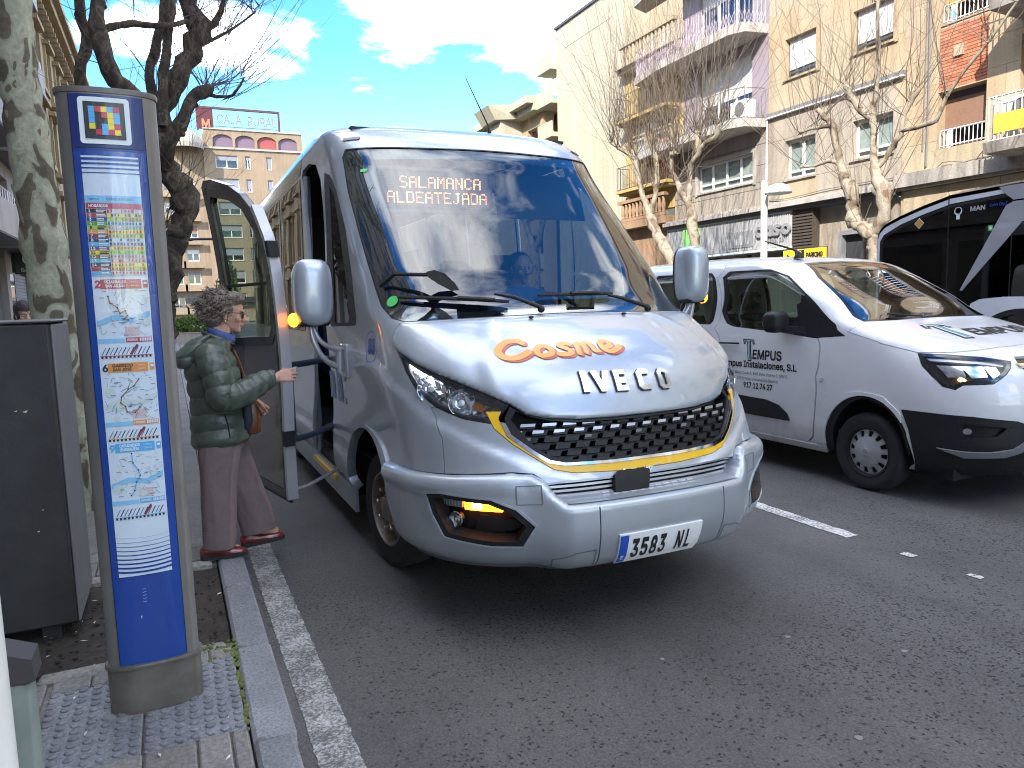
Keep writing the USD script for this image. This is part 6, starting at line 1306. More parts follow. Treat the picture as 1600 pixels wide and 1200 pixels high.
# fog lamp pods with indicators
for s in (-1, 1):
    m = (lambda p: p) if s < 0 else mirp; F_ = fog if s < 0 else fogR
    fp = part(bus, 'fog_lamp_pod', B.patch(F_, -.055, 0, .02, .02), 'black_plastic', 40)
    part(fp, 'pod_edge', B.patch(F_.buffer(.003).difference(F_.buffer(-.016)), -.004, .085, .015, .015, shape=bump_off), 'black_plastic', 40); part(fp, 'pod_rim', B.patch(F_.buffer(.012).difference(F_.buffer(.004)), .004, .01, .015, .015, shape=bump_off), 'bus_paint', 40)
    part(fp, 'pod_fold', B.patch(m(TV([(-.56, .255), (-.45, .235), (-.43, .20), (-.50, .16), (-.58, .17)])), -.035, .03, .02, .02), 'black_plastic', 40)
    part(fp, 'indicator', B.patch(m(TV([(-.605, .332), (-.482, .300), (-.489, .276), (-.60, .280)])), -.012, .03, .015, .015), 'amber_lit', 40); part(fp, 'indicator_bulb', B.patch(m(TV([(-.575, .318), (-.545, .312), (-.548, .288), (-.578, .290)])), -.006, .01, .01, .01), 'amber_bright')
    for k in range(7): part(fp, 'indicator_rib', B.patch(m(shapely.box(-.678 + .0105 * k, .288 - .0, -.672 + .0105 * k, .332)), -.016, .02, .01, .02), 'alloy')
    p = B.at(s * .633, .226); n = B.normal(np.array([[s * .633, .226]]))[0]; a, b, d = frame_of(n); Mx = np.stack([a, b, d], 1)
    part(fp, 'fog_lamp', xf(lathe([(.001, -.006), (.018, -.01), (.030, -.004), (.036, .002), (.040, .0), (.042, -.02)], 24), M=Mx, t=p - n * .012), 'lamp_reflector', 40); part(fp, 'fog_bulb', xf(ball((0, 0, 0), (.008, .008, .006), 1), M=Mx, t=p - n * .012), 'alloy')
# number plate (figures of the photograph are blurred: read as far as they can be)
pl = part(bus, 'number_plate', B.patch(shapely.box(-.176, .072, .140, .180).buffer(.0), .012, .012, .02, .02, shape=bump_off), 'plate_white', 30, label='white number plate with a blue band')
part(pl, 'plate_band', B.patch(shapely.box(-.174, .075, -.146, .177), .0135, 0, .02, .02, shape=bump_off), 'plate_blue'); [part(pl, 'plate_figure', B.decal(affinity.translate(text_shape(ch, .072, True, .038 if ch != 'L' else .032), px_, 0), 0, .126, .014, 0, 0, .02, shape=bump_off), 'letter_black') for ch, px_ in zip('3583NL', (-.170, -.120, -.070, -.020, .080, .132))]; part(pl, 'plate_letter', B.decal(text_shape('E', .020, True), -.160, .096, .0148, 0, 0, .02, shape=bump_off), 'letter_white')
# windscreen, black border, wipers, display
part(bus, 'windscreen', B.patch(ws.buffer(-.004), -.006, 0, .03, .035), 'windscreen_glass', True)
inner_ws = TV([(-.70, 2.50), (-.715, 2.2), (-.715, 1.8), (-.71, 1.42), (-.66, 1.335), (0, 1.345), (.66, 1.335), (.71, 1.42), (.715, 1.8), (.715, 2.2), (.70, 2.50), (0, 2.53)])
part(bus, 'windscreen_border', B.patch(ws.buffer(-.002).difference(inner_ws), -.012, .006, .03, .035), 'black_gloss', 42)
part(bus, 'windscreen_seal', B.patch(ws.buffer(.003).difference(ws.buffer(-.006)), -.001, .03, .03, .03), 'black_plastic', 42)
def on(t, v, o): p = B.at(t, v); return p + B.normal(np.array([[t, v]]))[0] * o
for (pv, kn, b0, b1) in (((-.20, 1.30), (-.44, 1.40), (-.775, 1.42), (-.37, 1.365)), ((.52, 1.275), (.36, 1.37), (-.16, 1.405), (.42, 1.405))):
    wp_ = part(bus, 'wiper', tube([on(*pv, .03), on((pv[0] * .4 + kn[0] * .6), (pv[1] * .35 + kn[1] * .65), .05), on(*kn, .045)], [.013, .011, .008], 8), 'black_plastic', 40)
    bl = np.array([on(b0[0] + (b1[0] - b0[0]) * s, b0[1] + (b1[1] - b0[1]) * s, .02) for s in np.linspace(0, 1, 12)]); part(wp_, 'wiper_blade', tube(bl, [.008] + [.012] * 10 + [.008], 6), 'rubber'); part(wp_, 'blade_spine', tube(bl[5:10] + [0, -.012, .006], .012, 6), 'black_plastic')
    part(wp_, 'wiper_pivot', ball(on(*pv, .02), .022, 1), 'black_plastic', 40)
mr = part(bus, 'wide_angle_mirror', hull([on(-.66, 1.48, .09) + d for d in np.array([(-.03, 0, .035), (.02, 0, .045), (.08, 0, .025), (.14, 0, -.03), (.165, 0, -.07), (.12, 0, -.075), (.04, 0, -.035), (-.02, 0, .005), (.0, .03, .02), (.06, .035, .0), (.13, .03, -.055)])]), 'black_plastic', 60); part(mr, 'stalk', tube([on(-.83, 1.50, .01), on(-.76, 1.53, .07), on(-.66, 1.50, .09)], .012, 6), 'black_plastic')
part(bus, 'windscreen_sticker', B.decal(sg.Point(0, 0).buffer(.036, 20), -.802, 1.407, .002, 0, 0, .03), 'sticker_green'); part(bus, 'windscreen_sticker', B.decal(shapely.box(-.024, -.014, .024, .014), -.755, 2.40, -.003), 'sticker_green')
DX0, DX1 = 1.30, 2.14; dz0, dz1 = 2.285, 2.50
dy = 4.93; tilt = .0
dp = part(bus, 'destination_display', bbox(DX0 - .02, DX1 + .02, dy, dy + .06, dz0 - .015, dz1 + .03, .012), 'led_board')
font = {'S': '01111 10000 10000 01110 00001 00001 11110', 'A': '01110 10001 10001 11111 10001 10001 10001', 'L': '10000 10000 10000 10000 10000 10000 11111', 'M': '10001 11011 10101 10101 10001 10001 10001', 'N': '10001 11001 11001 10101 10011 10011 10001', 'C': '01110 10001 10000 10000 10000 10001 01110',
        'D': '11110 10001 10001 10001 10001 10001 11110', 'E': '11111 10000 10000 11110 10000 10000 11111', 'T': '11111 00100 00100 00100 00100 00100 00100', 'J': '00111 00010 00010 00010 00010 10010 01100'}
pt = .0112; amb, red, off_ = [], [], []
def word(s, x0, ztop):
    for k, ch in enumerate(s):
        for rw_, bits in enumerate(font[ch].split()):
            for cl, bit in enumerate(bits):
                if bit == '1':
                    x, z = x0 + (k * 6 + cl) * pt, ztop - rw_ * pt
                    (amb if (rw_ * 3 + cl * 5 + k) % 3 else red).append(box(x, x + .0068, dy - .006, dy - .001, z - .0068, z))
word('SALAMANCA', 1.475, 2.487); word('ALDEATEJADA', 1.385, 2.385)
for x in np.arange(DX0 + .005, DX1, pt):
    for z in np.arange(dz0 + .01, dz1, pt): off_.append((np.array([[x, dy - .0015, z], [x + .006, dy - .0015, z], [x + .006, dy - .0015, z + .006], [x, dy - .0015, z + .006]]), np.array([[0, 1, 2], [0, 2, 3]])))
part(dp, 'unlit_dots', cat(*off_), 'led_off', kind='stuff'); part(dp, 'amber_dots', cat(*amb), 'led_amber', kind='stuff'); part(dp, 'red_dots', cat(*red), 'led_red', kind='stuff'); part(dp, 'display_frame', cat(box(DX0 - .03, DX1 + .03, dy - .01, dy + .05, dz1 + .03, dz1 + .05), box(DX0 - .03, DX1 + .03, dy - .01, dy + .05, dz0 - .04, dz0 - .016)), 'rail_dark')
# roof marker lamps and aerial
for t in (-.74, .74):
    part(bus, 'marker_lamp', B.decal(shapely.box(-.055, -.009, .055, .009).buffer(.008), t, 2.70, .006, .01, 0, .02), 'rail_dark', 40)
part(bus, 'aerial', cat(tube([on(.235, 2.93, 0), on(.235, 2.93, .05) + [0, .03, 0], np.array([2.30, 5.72, 3.42])], [.016, .007, .003], 6)), 'black_plastic')
# sides: glass, pillars, lettering, wheel arches
part(bus, 'front_quarter_glass', B.patch(quarter.buffer(-.004), -.006, 0, .03, .04), 'coach_glass', True); part(bus, 'quarter_seal', B.patch(quarter.buffer(.002).difference(quarter.buffer(-.03)), -.001, .03, .03, .04), 'black_plastic', 42)
part(bus, 'front_quarter_glass', B.patch(mirp(quarter).buffer(-.004), -.006, 0, .03, .04), 'coach_glass', True)
for g in side_gl + side_glR: part(bus, 'side_window', B.patch(g.buffer(-.002), .002, .012, .05, .04), 'coach_glass', True)
for g in side_gl[:1] + side_gl[1:]: part(bus, 'window_border', B.patch(g.buffer(-.002).difference(g.buffer(-.018)), .0035, 0, .05, .04), 'black_gloss', 42)
part(bus, 'cove_glass', B.patch(TV(S([(6.58, 2.74), (6.58, 2.925), (10.4, 2.925), (10.4, 2.74)])), .002, .01, .05, .03), 'black_gloss', 42)
rim = archL.buffer(.022).difference(archL.buffer(.001)).intersection(shapely.box(-2, .0, -.99, .60))
part(bus, 'wheel_arch_lip', B.patch(rim, .012, .06, .01, .02, shape=crease_off), 'bus_paint', 42); part(bus, 'wheel_arch_lip', B.patch(mirp(rim), .014, .05, .01, .02), 'bus_paint', 42)
part(bus, 'wheel_housing', cat(box(1.22, 3.0, 3.75, 3.80, .38, 1.0), box(1.10, 1.5, 5.06, 5.1, .30, 1.0), box(1.10, 1.55, 3.85, 5.08, .96, 1.0), box(1.56, 1.60, 3.85, 5.08, .3, 1.0)), 'under_dark')
part(bus, 'fleet_number', B.decal(text_shape('83', .085, True, .150, slant=8), *B.side(4.27, 1.385), .004, 0, 0, .02, shape=crease_off), 'letter_blue'); part(bus, 'fleet_ring', B.decal(affinity.scale(sg.Point(0, 0).buffer(1, 32), .135, .092).difference(affinity.scale(sg.Point(0, 0).buffer(1, 32), .126, .086)), *B.side(4.27, 1.385), .004, 0, 0, .02, shape=crease_off), 'letter_blue')
for y, kind in ((5.43, 'p'), (5.17, 'w')):
    t, v = B.side(y, 1.06); pd = part(bus, 'access_sign', B.decal(shapely.box(-.075, -.085, .075, .085).buffer(.012), t, v, .003, 0, 0, .02, shape=crease_off), 'sign_blue')
    g = shapely.union_all([sg.Point(0, .055).buffer(.014), sg.LineString([(0, .035), (0, -.01)]).buffer(.012), sg.LineString([(0, -.01), (.03, -.012), (.042, -.05)]).buffer(.009), sg.Point(-.008, -.03).buffer(.036).difference(sg.Point(-.008, -.03).buffer(.027))]) if kind == 'w' else shapely.union_all([sg.Point(0, .055).buffer(.016), shapely.box(-.022, -.02, .022, .035), shapely.box(-.018, -.07, -.003, -.02), shapely.box(.003, -.07, .018, -.02)])
    part(pd, 'access_symbol', B.decal(g, t, v, .0045, 0, 0, .02, shape=crease_off), 'letter_white')
for (y, z, w_, h_, mm) in ((4.98, 1.13, .06, .02, 'letter_white'), (4.93, 1.20, .08, .012, 'sticker_green'), (5.0, .98, .04, .04, 'sticker_green')): part(bus, 'small_label', B.decal(shapely.box(-w_ / 2, -h_ / 2, w_ / 2, h_ / 2), *B.side(y, z), .003, shape=crease_off), mm)
part(bus, 'sill_plate', box(1.06, 1.5, 5.58, 6.52, .30, .34), 'yellow_trim'); part(bus, 'sill_skirt', box(1.075, 1.10, 4.99, 7.65, .20, .37), 'bus_paint')
# door frame posts, steps and what shows of the inside
part(bus, 'door_post', tube([(1.12, 6.50, .35), (1.10, 6.52, 1.4), (1.135, 6.50, 2.72)], .035, 8), 'coach_silver'); part(bus, 'door_post', tube([(1.12, 5.62, .35), (1.10, 5.60, 1.4), (1.13, 5.60, 2.35)], .02, 8), 'black_plastic')
part(bus, 'step', cat(box(1.12, 1.55, 5.62, 6.48, .36, .40), box(1.36, 1.75, 5.62, 6.48, .40, .60), box(1.60, 3.0, 5.5, 10.5, .62, .66)), 'interior_dark')
part(bus, 'floor', box(1.15, 3.08, 3.9, 10.55, .60, .615), 'interior_dark'); part(bus, 'bulkhead', box(1.15, 3.05, 10.5, 10.55, .6, 2.9), 'interior_grey'); part(bus, 'headlining', box(1.25, 2.95, 5.3, 10.5, 2.86, 2.88), 'interior_dark')
part(bus, 'dashboard', hull([(1.25, 4.05, 1.0), (2.95, 4.05, 1.0), (1.25, 3.98, 1.46), (2.95, 3.98, 1.46), (1.25, 4.42, 1.43), (2.95, 4.42, 1.43), (1.25, 4.6, .95), (2.95, 4.6, .95)]), 'interior_dark', 40)
part(bus, 'inner_skin', cat(B.patch(shapely.box(1.0, .3, 2, 1.10), -.03, 0, .1, .1), B.patch(shapely.box(-2, .3, -1.38, 1.10), -.03, 0, .1, .1)), 'interior_dark')
part(bus, 'sun_blind', hull([(2.2, 4.93, 2.22), (2.95, 4.98, 2.22), (2.2, 5.05, 2.56), (2.95, 5.1, 2.56), (2.2, 4.94, 2.22), (2.95, 5.0, 2.23)]), 'interior_dark')
stw = np.array([(2.48 + .21 * math.cos(a), 4.62 + .10 * math.sin(a), 1.50 + .17 * math.sin(a)) for a in np.linspace(0, 2 * np.pi, 25)]); part(bus, 'steering_wheel', cat(tube(stw, .016, 6, False), tube([(2.27, 4.62, 1.5), (2.69, 4.62, 1.5)], .014, 6), ball((2.48, 4.63, 1.49), (.06, .04, .05), 1)), 'black_plastic')
for (x, y) in [(2.48, 5.25)] + [(x, y) for y in (6.9, 7.8, 8.7, 9.6) for x in (1.5, 1.95, 2.35, 2.78)] + [(2.35, 6.0), (2.8, 6.05)]:
    st = part(bus, 'seat', bbox(x - .21, x + .21, y - .22, y + .22, .98 if y > 5.5 else 1.0, 1.12, .03), 'seat_fabric', 40); part(st, 'seat_back', hull([(x - .2, y + .16, 1.1), (x + .2, y + .16, 1.1), (x - .2, y + .26, 1.1), (x + .2, y + .26, 1.1), (x - .18, y + .24, 1.78), (x + .18, y + .24, 1.78), (x - .18, y + .32, 1.76), (x + .18, y + .32, 1.76)]), 'seat_fabric', 40); part(st, 'headrest', bbox(x - .13, x + .13, y + .25, y + .33, 1.80, 2.0, .03), 'seat_dark', 40); part(st, 'seat_leg', box(x - .15, x + .15, y - .1, y + .1, .615, .98), 'interior_dark')
for x, y in ((1.62, 6.6), (1.62, 5.6)): part(bus, 'grab_pole', tube([(x, y, .62), (x, y, 2.86)], .018, 8), 'yellow_trim' if y > 6 else 'coach_silver')
part(bus, 'inner_panel', box(1.58, 1.60, 4.9, 5.5, 1.0, 2.0), 'interior_grey')
# wheels
def bus_wheel(x, y, s, steer=0):
    """s = side the face looks to"""
    R_ = .365
    ty = lathe([(.225, .10), (.30, .112), (.335, .105), (.358, .085), (.365, .06), (.366, -.06), (.358, -.085), (.335, -.105), (.225, -.10)], 48, 'x')
    grv = [];
    w = part(bus, 'wheel', xf(ty, s=(s, 1, 1) if s > 0 else None, rz=steer, t=(x, y, R_)), 'rubber', 35)
    rim_ = lathe([(.228, .098), (.232, .104), (.222, .106), (.214, .088), (.205, .02), (.17, .0), (.158, .035), (.150, .048), (.11, .050), (.105, .075), (.085, .082), (.08, .078), (.075, .105), (.05, .112), (.001, .114)], 40, 'x')
    part(w, 'rim', xf(rim_, s=(s, 1, 1), rz=steer, t=(x, y, R_)), 'steel_rim', 30)
    for k in range(8):
        a = k * math.pi / 4 + .2; n_ = lathe([(.020, 0), (.020, .026), (.015, .032), (.015, .058), (.011, .066), (.001, .066)], 8, 'x'); part(w, 'wheel_nut', xf(xf(n_, s=(s, 1, 1), t=(s * .046, .128 * math.cos(a), .128 * math.sin(a))), rz=steer, t=(x, y, R_)), 'nut', 30)
        hl_ = ball((s * .018, .187 * math.cos(a + .39), .187 * math.sin(a + .39)), (.012, .016, .016), 1); part(w, 'vent_hole', xf(hl_, rz=steer, t=(x, y, R_)), 'under_dark')
bus_wheel(1.235, 4.40, -1, .13); bus_wheel(2.95, 4.42, 1, .13); bus_wheel(1.25, 8.2, -1); bus_wheel(2.95, 8.2, 1)
# left-hand mirror (towards the pavement) and right-hand mirror
def rounded_ring(cx, y, cz, w, h, n=24, p=3.4):
    a = np.linspace(0, 2 * np.pi, n, endpoint=False); c, s = np.cos(a), np.sin(a); return np.stack([cx + w * np.sign(c) * np.abs(c) ** (2 / p), np.full(n, y), cz + h * np.sign(s) * np.abs(s) ** (2 / p)], 1)
def mirror(cx, cy, cz, s, w=.125, h=.215):
    mm = part(bus, 'door_mirror', rings([rounded_ring(cx + s * .01, cy - .10, cz, w * .35, h * .6), rounded_ring(cx + s * .006, cy - .085, cz, w * .72, h * .88), rounded_ring(cx, cy - .05, cz, w * .95, h * .98), rounded_ring(cx, cy, cz, w, h), rounded_ring(cx, cy + .06, cz, w * .98, h * .98)]), 'bus_paint', 50)
    part(mm, 'mirror_back', rings([rounded_ring(cx, cy + .061, cz, w * .985, h * .985), rounded_ring(cx, cy + .085, cz, w * .95, h * .96)]), 'black_plastic', 40); part(mm, 'mirror_glass', rings([rounded_ring(cx, cy + .086, cz, w * .88, h * .9), rounded_ring(cx, cy + .088, cz, w * .88, h * .9)]), 'chrome')
    part(mm, 'mirror_base', bbox(cx - w * .8, cx + w * .75, cy - .06, cy + .05, cz - h * 1.0, cz - h * .84, .02), 'black_plastic', 40)
    part(mm, 'repeater_lamp', ball((cx + s * w * 1.02, cy + .02, cz - h * .80), (.035, .05, .045), 2), 'amber_lit', 40)
    return mm
ml = mirror(.845, 4.86, 1.715, -1)
A0, A1 = np.array([.84, 4.88, 1.50]), np.array([1.045, 4.93, 1.27])
for (p0, p1, p2, rr_) in ((A0, [.88, 4.86, 1.40], [1.04, 4.90, 1.335], .016), (A0 + [-.02, 0, 0], [.87, 4.86, 1.32], [1.04, 4.90, 1.20], .018)): part(ml, 'mirror_arm', tube(spline([p0, p1, p2], 10), rr_, 10), 'coach_silver', 40)
part(ml, 'arm_bracket', bbox(1.022, 1.058, 4.82, 4.98, 1.15, 1.375, .008), 'coach_silver', 40); part(ml, 'arm_hinge', tube([(1.0, 4.89, 1.19), (1.0, 4.89, 1.33)], .028, 12), 'coach_silver', 40)
mR = mirror(3.36, 4.22, 1.775, 1, .105, .20)
for p0, p1, p2 in (([3.36, 4.24, 1.60], [3.31, 4.24, 1.50], [3.13, 4.24, 1.42]), ([3.38, 4.24, 1.60], [3.33, 4.24, 1.42], [3.13, 4.24, 1.30])): part(mR, 'mirror_arm', tube(spline([p0, p1, p2], 10), .02, 10), 'coach_silver', 40)
part(mR, 'arm_bracket', bbox(3.09, 3.14, 4.18, 4.32, 1.25, 1.46, .008), 'coach_silver', 40)
# the open door leaf, swung out over the kerb
d0, d1 = np.array([.66, 4.98]), np.array([.40, 5.86]); dv_ = d1 - d0; Ld = np.linalg.norm(dv_); da = dv_ / Ld; dn = np.array([-da[1], da[0]])
if dn[0] > 0: dn = -dn
def leaf(poly, c0, c1, bow=.09):
    """a flat outline in (a, z) laid on the bowed door leaf, between depths c0 and c1"""
    uv, f = gridclip(poly, .06, .08); e = np.vstack([f[:, [0, 1]], f[:, [1, 2]], f[:, [2, 0]]]); key = np.sort(e, 1); _, inv, cnt = np.unique(key, axis=0, return_inverse=True, return_counts=True); e = e[cnt[inv.ravel()] == 1]
    def put(c):
        tum = -.10 * np.clip((uv[:, 1] - 1.2) / 1.3, -.3, 1) ** 2 - .0 ; w = uv[:, 0]
        xy = d0 + np.outer(w, da) + np.outer(np.full(len(w), c), dn) + np.outer(tum, np.array([1.0, 0])); return np.c_[xy, uv[:, 1]]
    A_, B_ = put(c1), put(c0); n = len(A_)
    return (np.vstack([A_, B_]), np.vstack([f, f[:, ::-1] + n, np.stack([e[:, 1], e[:, 0], e[:, 0] + n], 1), np.stack([e[:, 1], e[:, 0] + n, e[:, 1] + n], 1)]))
ol = [(0.0, .37), (.06, .36), (Ld - .06, .42), (Ld, .48), (Ld, 2.50), (Ld - .04, 2.545), (Ld - .2, 2.53), (.45, 2.46), (.28, 2.38), (.12, 2.25), (.03, 2.06), (0.0, 1.88)]
out = TV(ol); win = TV([(.10, 1.50), (.09, 1.92), (.16, 2.12), (.30, 2.28), (.48, 2.36), (Ld - .13, 2.42), (Ld - .09, 2.38), (Ld - .09, 1.46), (Ld - .14, 1.42), (.15, 1.44)])
lwin = TV([(.16, .62), (.16, 1.24), (.2, 1.28), (Ld - .16, 1.28), (Ld - .12, 1.24), (Ld - .12, .66), (Ld - .16, .62)])
dl = part(bus, 'open_door', leaf(out.difference(win), -.02, .02), 'door_taupe', 40, label='open passenger door leaf with a tall curved window')
part(dl, 'door_border', leaf(out.difference(out.buffer(-.055)).union(win.buffer(.06).difference(win.buffer(.002))), .021, .026), 'black_gloss', 40); part(dl, 'door_border', leaf(out.difference(out.buffer(-.05)).union(win.buffer(.055).difference(win.buffer(.002))), -.026, -.021), 'black_gloss', 40)
part(dl, 'door_window', leaf(win.buffer(-.002), -.004, .002), 'door_glass', True); part(dl, 'window_bar', leaf(TV([(.1, 1.78), (.1, 1.80), (Ld - .09, 1.80), (Ld - .09, 1.78)]), -.012, .012), 'black_plastic')
part(dl, 'door_edge', leaf(TV([(-.03, .36), (-.03, 1.90), (0.0, 2.08), (.10, 2.29), (.13, 2.26), (.03, 2.06), (.001, 1.88), (.001, .36)]), -.035, .035), 'coach_silver', 40)
for z in (1.95, .72): part(dl, 'door_lock', leaf(TV([(-.045, z), (-.045, z + .10), (-.005, z + .10), (-.005, z)]), -.03, .04), 'black_plastic')
hb = np.array([(d0 + da * a + dn * -.09).tolist() + [z] for a, z in ((.12, .72), (.12, 1.22), (.2, 1.30), (Ld - .2, 1.30), (Ld - .14, 1.22), (Ld - .14, .95))]); part(dl, 'door_handrail', tube(spline(hb, 30), .017, 8), 'rail_dark', 40)
part(dl, 'door_rubber', leaf(TV([(.0, .33), (.0, .37), (Ld - .06, .43), (Ld - .06, .39)]), -.008, .008), 'rubber')
for z, y1 in ((1.245, 5.58), (.745, 5.60)): part(bus, 'door_arm', tube([(.66, 5.02, z), (.82, 5.15, z), (1.02, 5.45, z), (1.16, y1 + .1, z)], .022, 10), 'rail_dark', 40)
part(bus, 'door_arm', tube(spline([(.68, 5.02, .41), (.8, 5.2, .385), (1.0, 5.5, .38), (1.15, 5.7, .37)], 10), .013, 8), 'coach_silver', 40)
part(bus, 'engine_block', box(1.55, 2.65, 3.35, 4.6, .42, .95), 'under_dark'); part(bus, 'chassis', box(1.35, 2.85, 4.5, 10.4, .28, .5), 'under_dark'); part(bus, 'front_axle', tube([(1.35, 4.42, .34), (2.85, 4.42, .34)], .06, 8), 'under_dark')
# ---------------------------------------------------------------- the white van in the next lane
V = Skin([(0, .24, 3.30, .75, .86, 2.6), (.1, .32, 3.20, .8, .90, 2.6), (.3, .50, 3.13, .85, .925, 2.6), (.55, .75, 3.13, .85, .925, 2.6), (.75, .95, 3.17, .85, .925, 2.6), (.87, 1.06, 3.24, .85, .925, 2.6), (.97, 1.135, 3.35, .80, .922, 2.6), (1.1, 1.215, 3.56, .70, .918, 2.8), (1.3, 1.30, 3.88, .60, .910, 3.0), (1.47, 1.37, 4.18, .42, .90, 3.2),
          (1.75, 1.59, 4.55, .40, .88, 3.2), (2.0, 1.795, 4.93, .40, .85, 3.2), (2.13, 1.895, 5.13, .43, .815, 3.0), (2.22, 1.945, 5.32, .48, .77, 2.8), (2.32, 1.985, 5.6, .5, .68, 2.4), (2.5, 2.015, 6.1, .5, .45, 2.2), (2.7, 2.03, 6.6, .5, .02, 2.2)], 5.975, 7.7)
van = thing('white_van', 'white passenger van with blue and black company lettering on door and bonnet', 'van')
def SV(pts, sgn=-1): return [V.side(y, z, sgn) for y, z in pts]
wsv_l = [(-.60, 2.135), (-.69, 1.95), (-.735, 1.75), (-.775, 1.54), (-.765, 1.478)]
wsv = TV([(0, 2.165), (-.4, 2.16)] + wsv_l + [(-.4, 1.492), (0, 1.498), (.4, 1.492)] + mir(wsv_l)[::-1] + [(.4, 2.16)])
vhead_l = [(-.722, .984), (-.607, .974), (-.45, .945), (-.333, .90), (-.36, .85), (-.398, .805), (-.477, .732), (-.605, .721), (-.641, .687), (-.691, .707), (-.727, .784), (-.742, .854)]
vhead = TV(vhead_l)
vhood_e = [(-.90, 1.30), (-.926, 1.285), (-.850, 1.083), (-.722, .990), (-.55, .995), (-.30, 1.03), (0, 1.045)]
vhood = TV(vhood_e + mir(vhood_e[:-1])[::-1] + [(.80, 1.43), (.4, 1.472), (0, 1.478), (-.4, 1.472), (-.80, 1.43)])
vbump_e = [(-.90, .509), (-.766, .506), (-.576, .494), (-.381, .462), (-.26, .40), (0, .39)]
vbump = TV(vbump_e + mir(vbump_e[:-1])[::-1] + [(.86, .37), (.80, .02), (.79, 0), (-.79, 0), (-.80, .02), (-.86, .37)])
varch = TV([(-.90, -.2)] + SV([(3.755, .28), (3.79, .50)] + [(4.16 + .40 * math.cos(a), .36 + .42 * math.sin(a)) for a in np.linspace(math.pi * .86, .02, 22)] + [(4.565, .28)]) + [(-1.2, -.2)])
vrarch = TV(SV([(7.24, .25)] + arc(6.85, .36, .39, 0, math.pi) + [(6.46, .25)]))
vwin = TV(SV([(4.41, 1.26), (4.60, 1.42), (4.86, 1.62), (5.10, 1.78), (5.30, 1.845), (5.84, 1.85), (5.92, 1.80), (5.88, 1.46), (5.80, 1.345), (5.70, 1.315), (5.1, 1.275), (4.7, 1.235)])).buffer(.006)
vwin2 = TV(SV([(6.10, 1.33), (6.08, 1.80), (6.14, 1.85), (7.05, 1.86), (7.14, 1.80), (7.10, 1.40), (7.02, 1.34)])).buffer(.006)
voids = shapely.union_all([wsv, vhead, mirp(vhead), vhood, vbump, varch, mirp(varch), vrarch, mirp(vrarch), vwin, mirp(vwin), vwin2, mirp(vwin2)])
gr_v = TV([(-.29, .94), (-.31, .86), (-.27, .74), (.27, .74), (.31, .86), (.29, .94)])
door_v = TV(SV([(4.66, 1.23), (4.67, .90), (4.70, .36), (4.76, .31), (5.95, .30), (6.01, .36), (6.0, 1.3), (6.02, 1.80), (5.97, 1.93), (5.6, 1.945), (5.25, 1.90), (5.0, 1.78), (4.8, 1.64), (4.45, 1.30)]))
vb = shapely.box(-2, 0, 2, 2.69).difference(voids.buffer(.003)).difference(gr_v)
sill = shapely.box(-2, -.01, -.99, .085)
part(van, 'body', cat(V.patch(vb.difference(door_v.buffer(.002)).intersection(shapely.box(-2, 0, -.995, 2.3)), 0, .03, .05, .05), V.patch(vb.intersection(shapely.box(-.998, 0, .998, 2.3)), 0, .03, .03, .04), V.patch(vb.intersection(shapely.box(.995, 0, 2, 2.3)), 0, .03, .05, .05)), 'van_paint', 42)
part(van, 'roof', V.patch(vb.intersection(shapely.box(-2, 2.304, 2, 2.69)), 0, .02, .05, .04), 'van_paint', 42)
vd = part(van, 'front_door', V.patch(door_v.difference(vwin.buffer(.003)).buffer(-.0022), .0015, .03, .03, .04), 'van_paint', 42)
part(van, 'rear_wall', rings([[V.at(s * 2, v) + [0, dy, 0] for s, v in [(-1, v) for v in np.linspace(0, 2.65, 20)] + [(1, v) for v in np.linspace(2.65, 0, 20)]] for dy in (-.01, 0)]), 'van_paint')
vh = part(van, 'bonnet', V.patch(vhood.buffer(-.003), .003, .03, .03, .03), 'van_paint', 42)
vfog = TV([(-.626, .453), (-.468, .440), (-.415, .425), (-.43, .39), (-.465, .345), (-.612, .323), (-.628, .383)])
vbp = part(van, 'bumper', V.patch(vbump.difference(vfog.buffer(.003)).difference(mirp(vfog).buffer(.003)), .006, .05, .03, .03), 'black_plastic', 42)
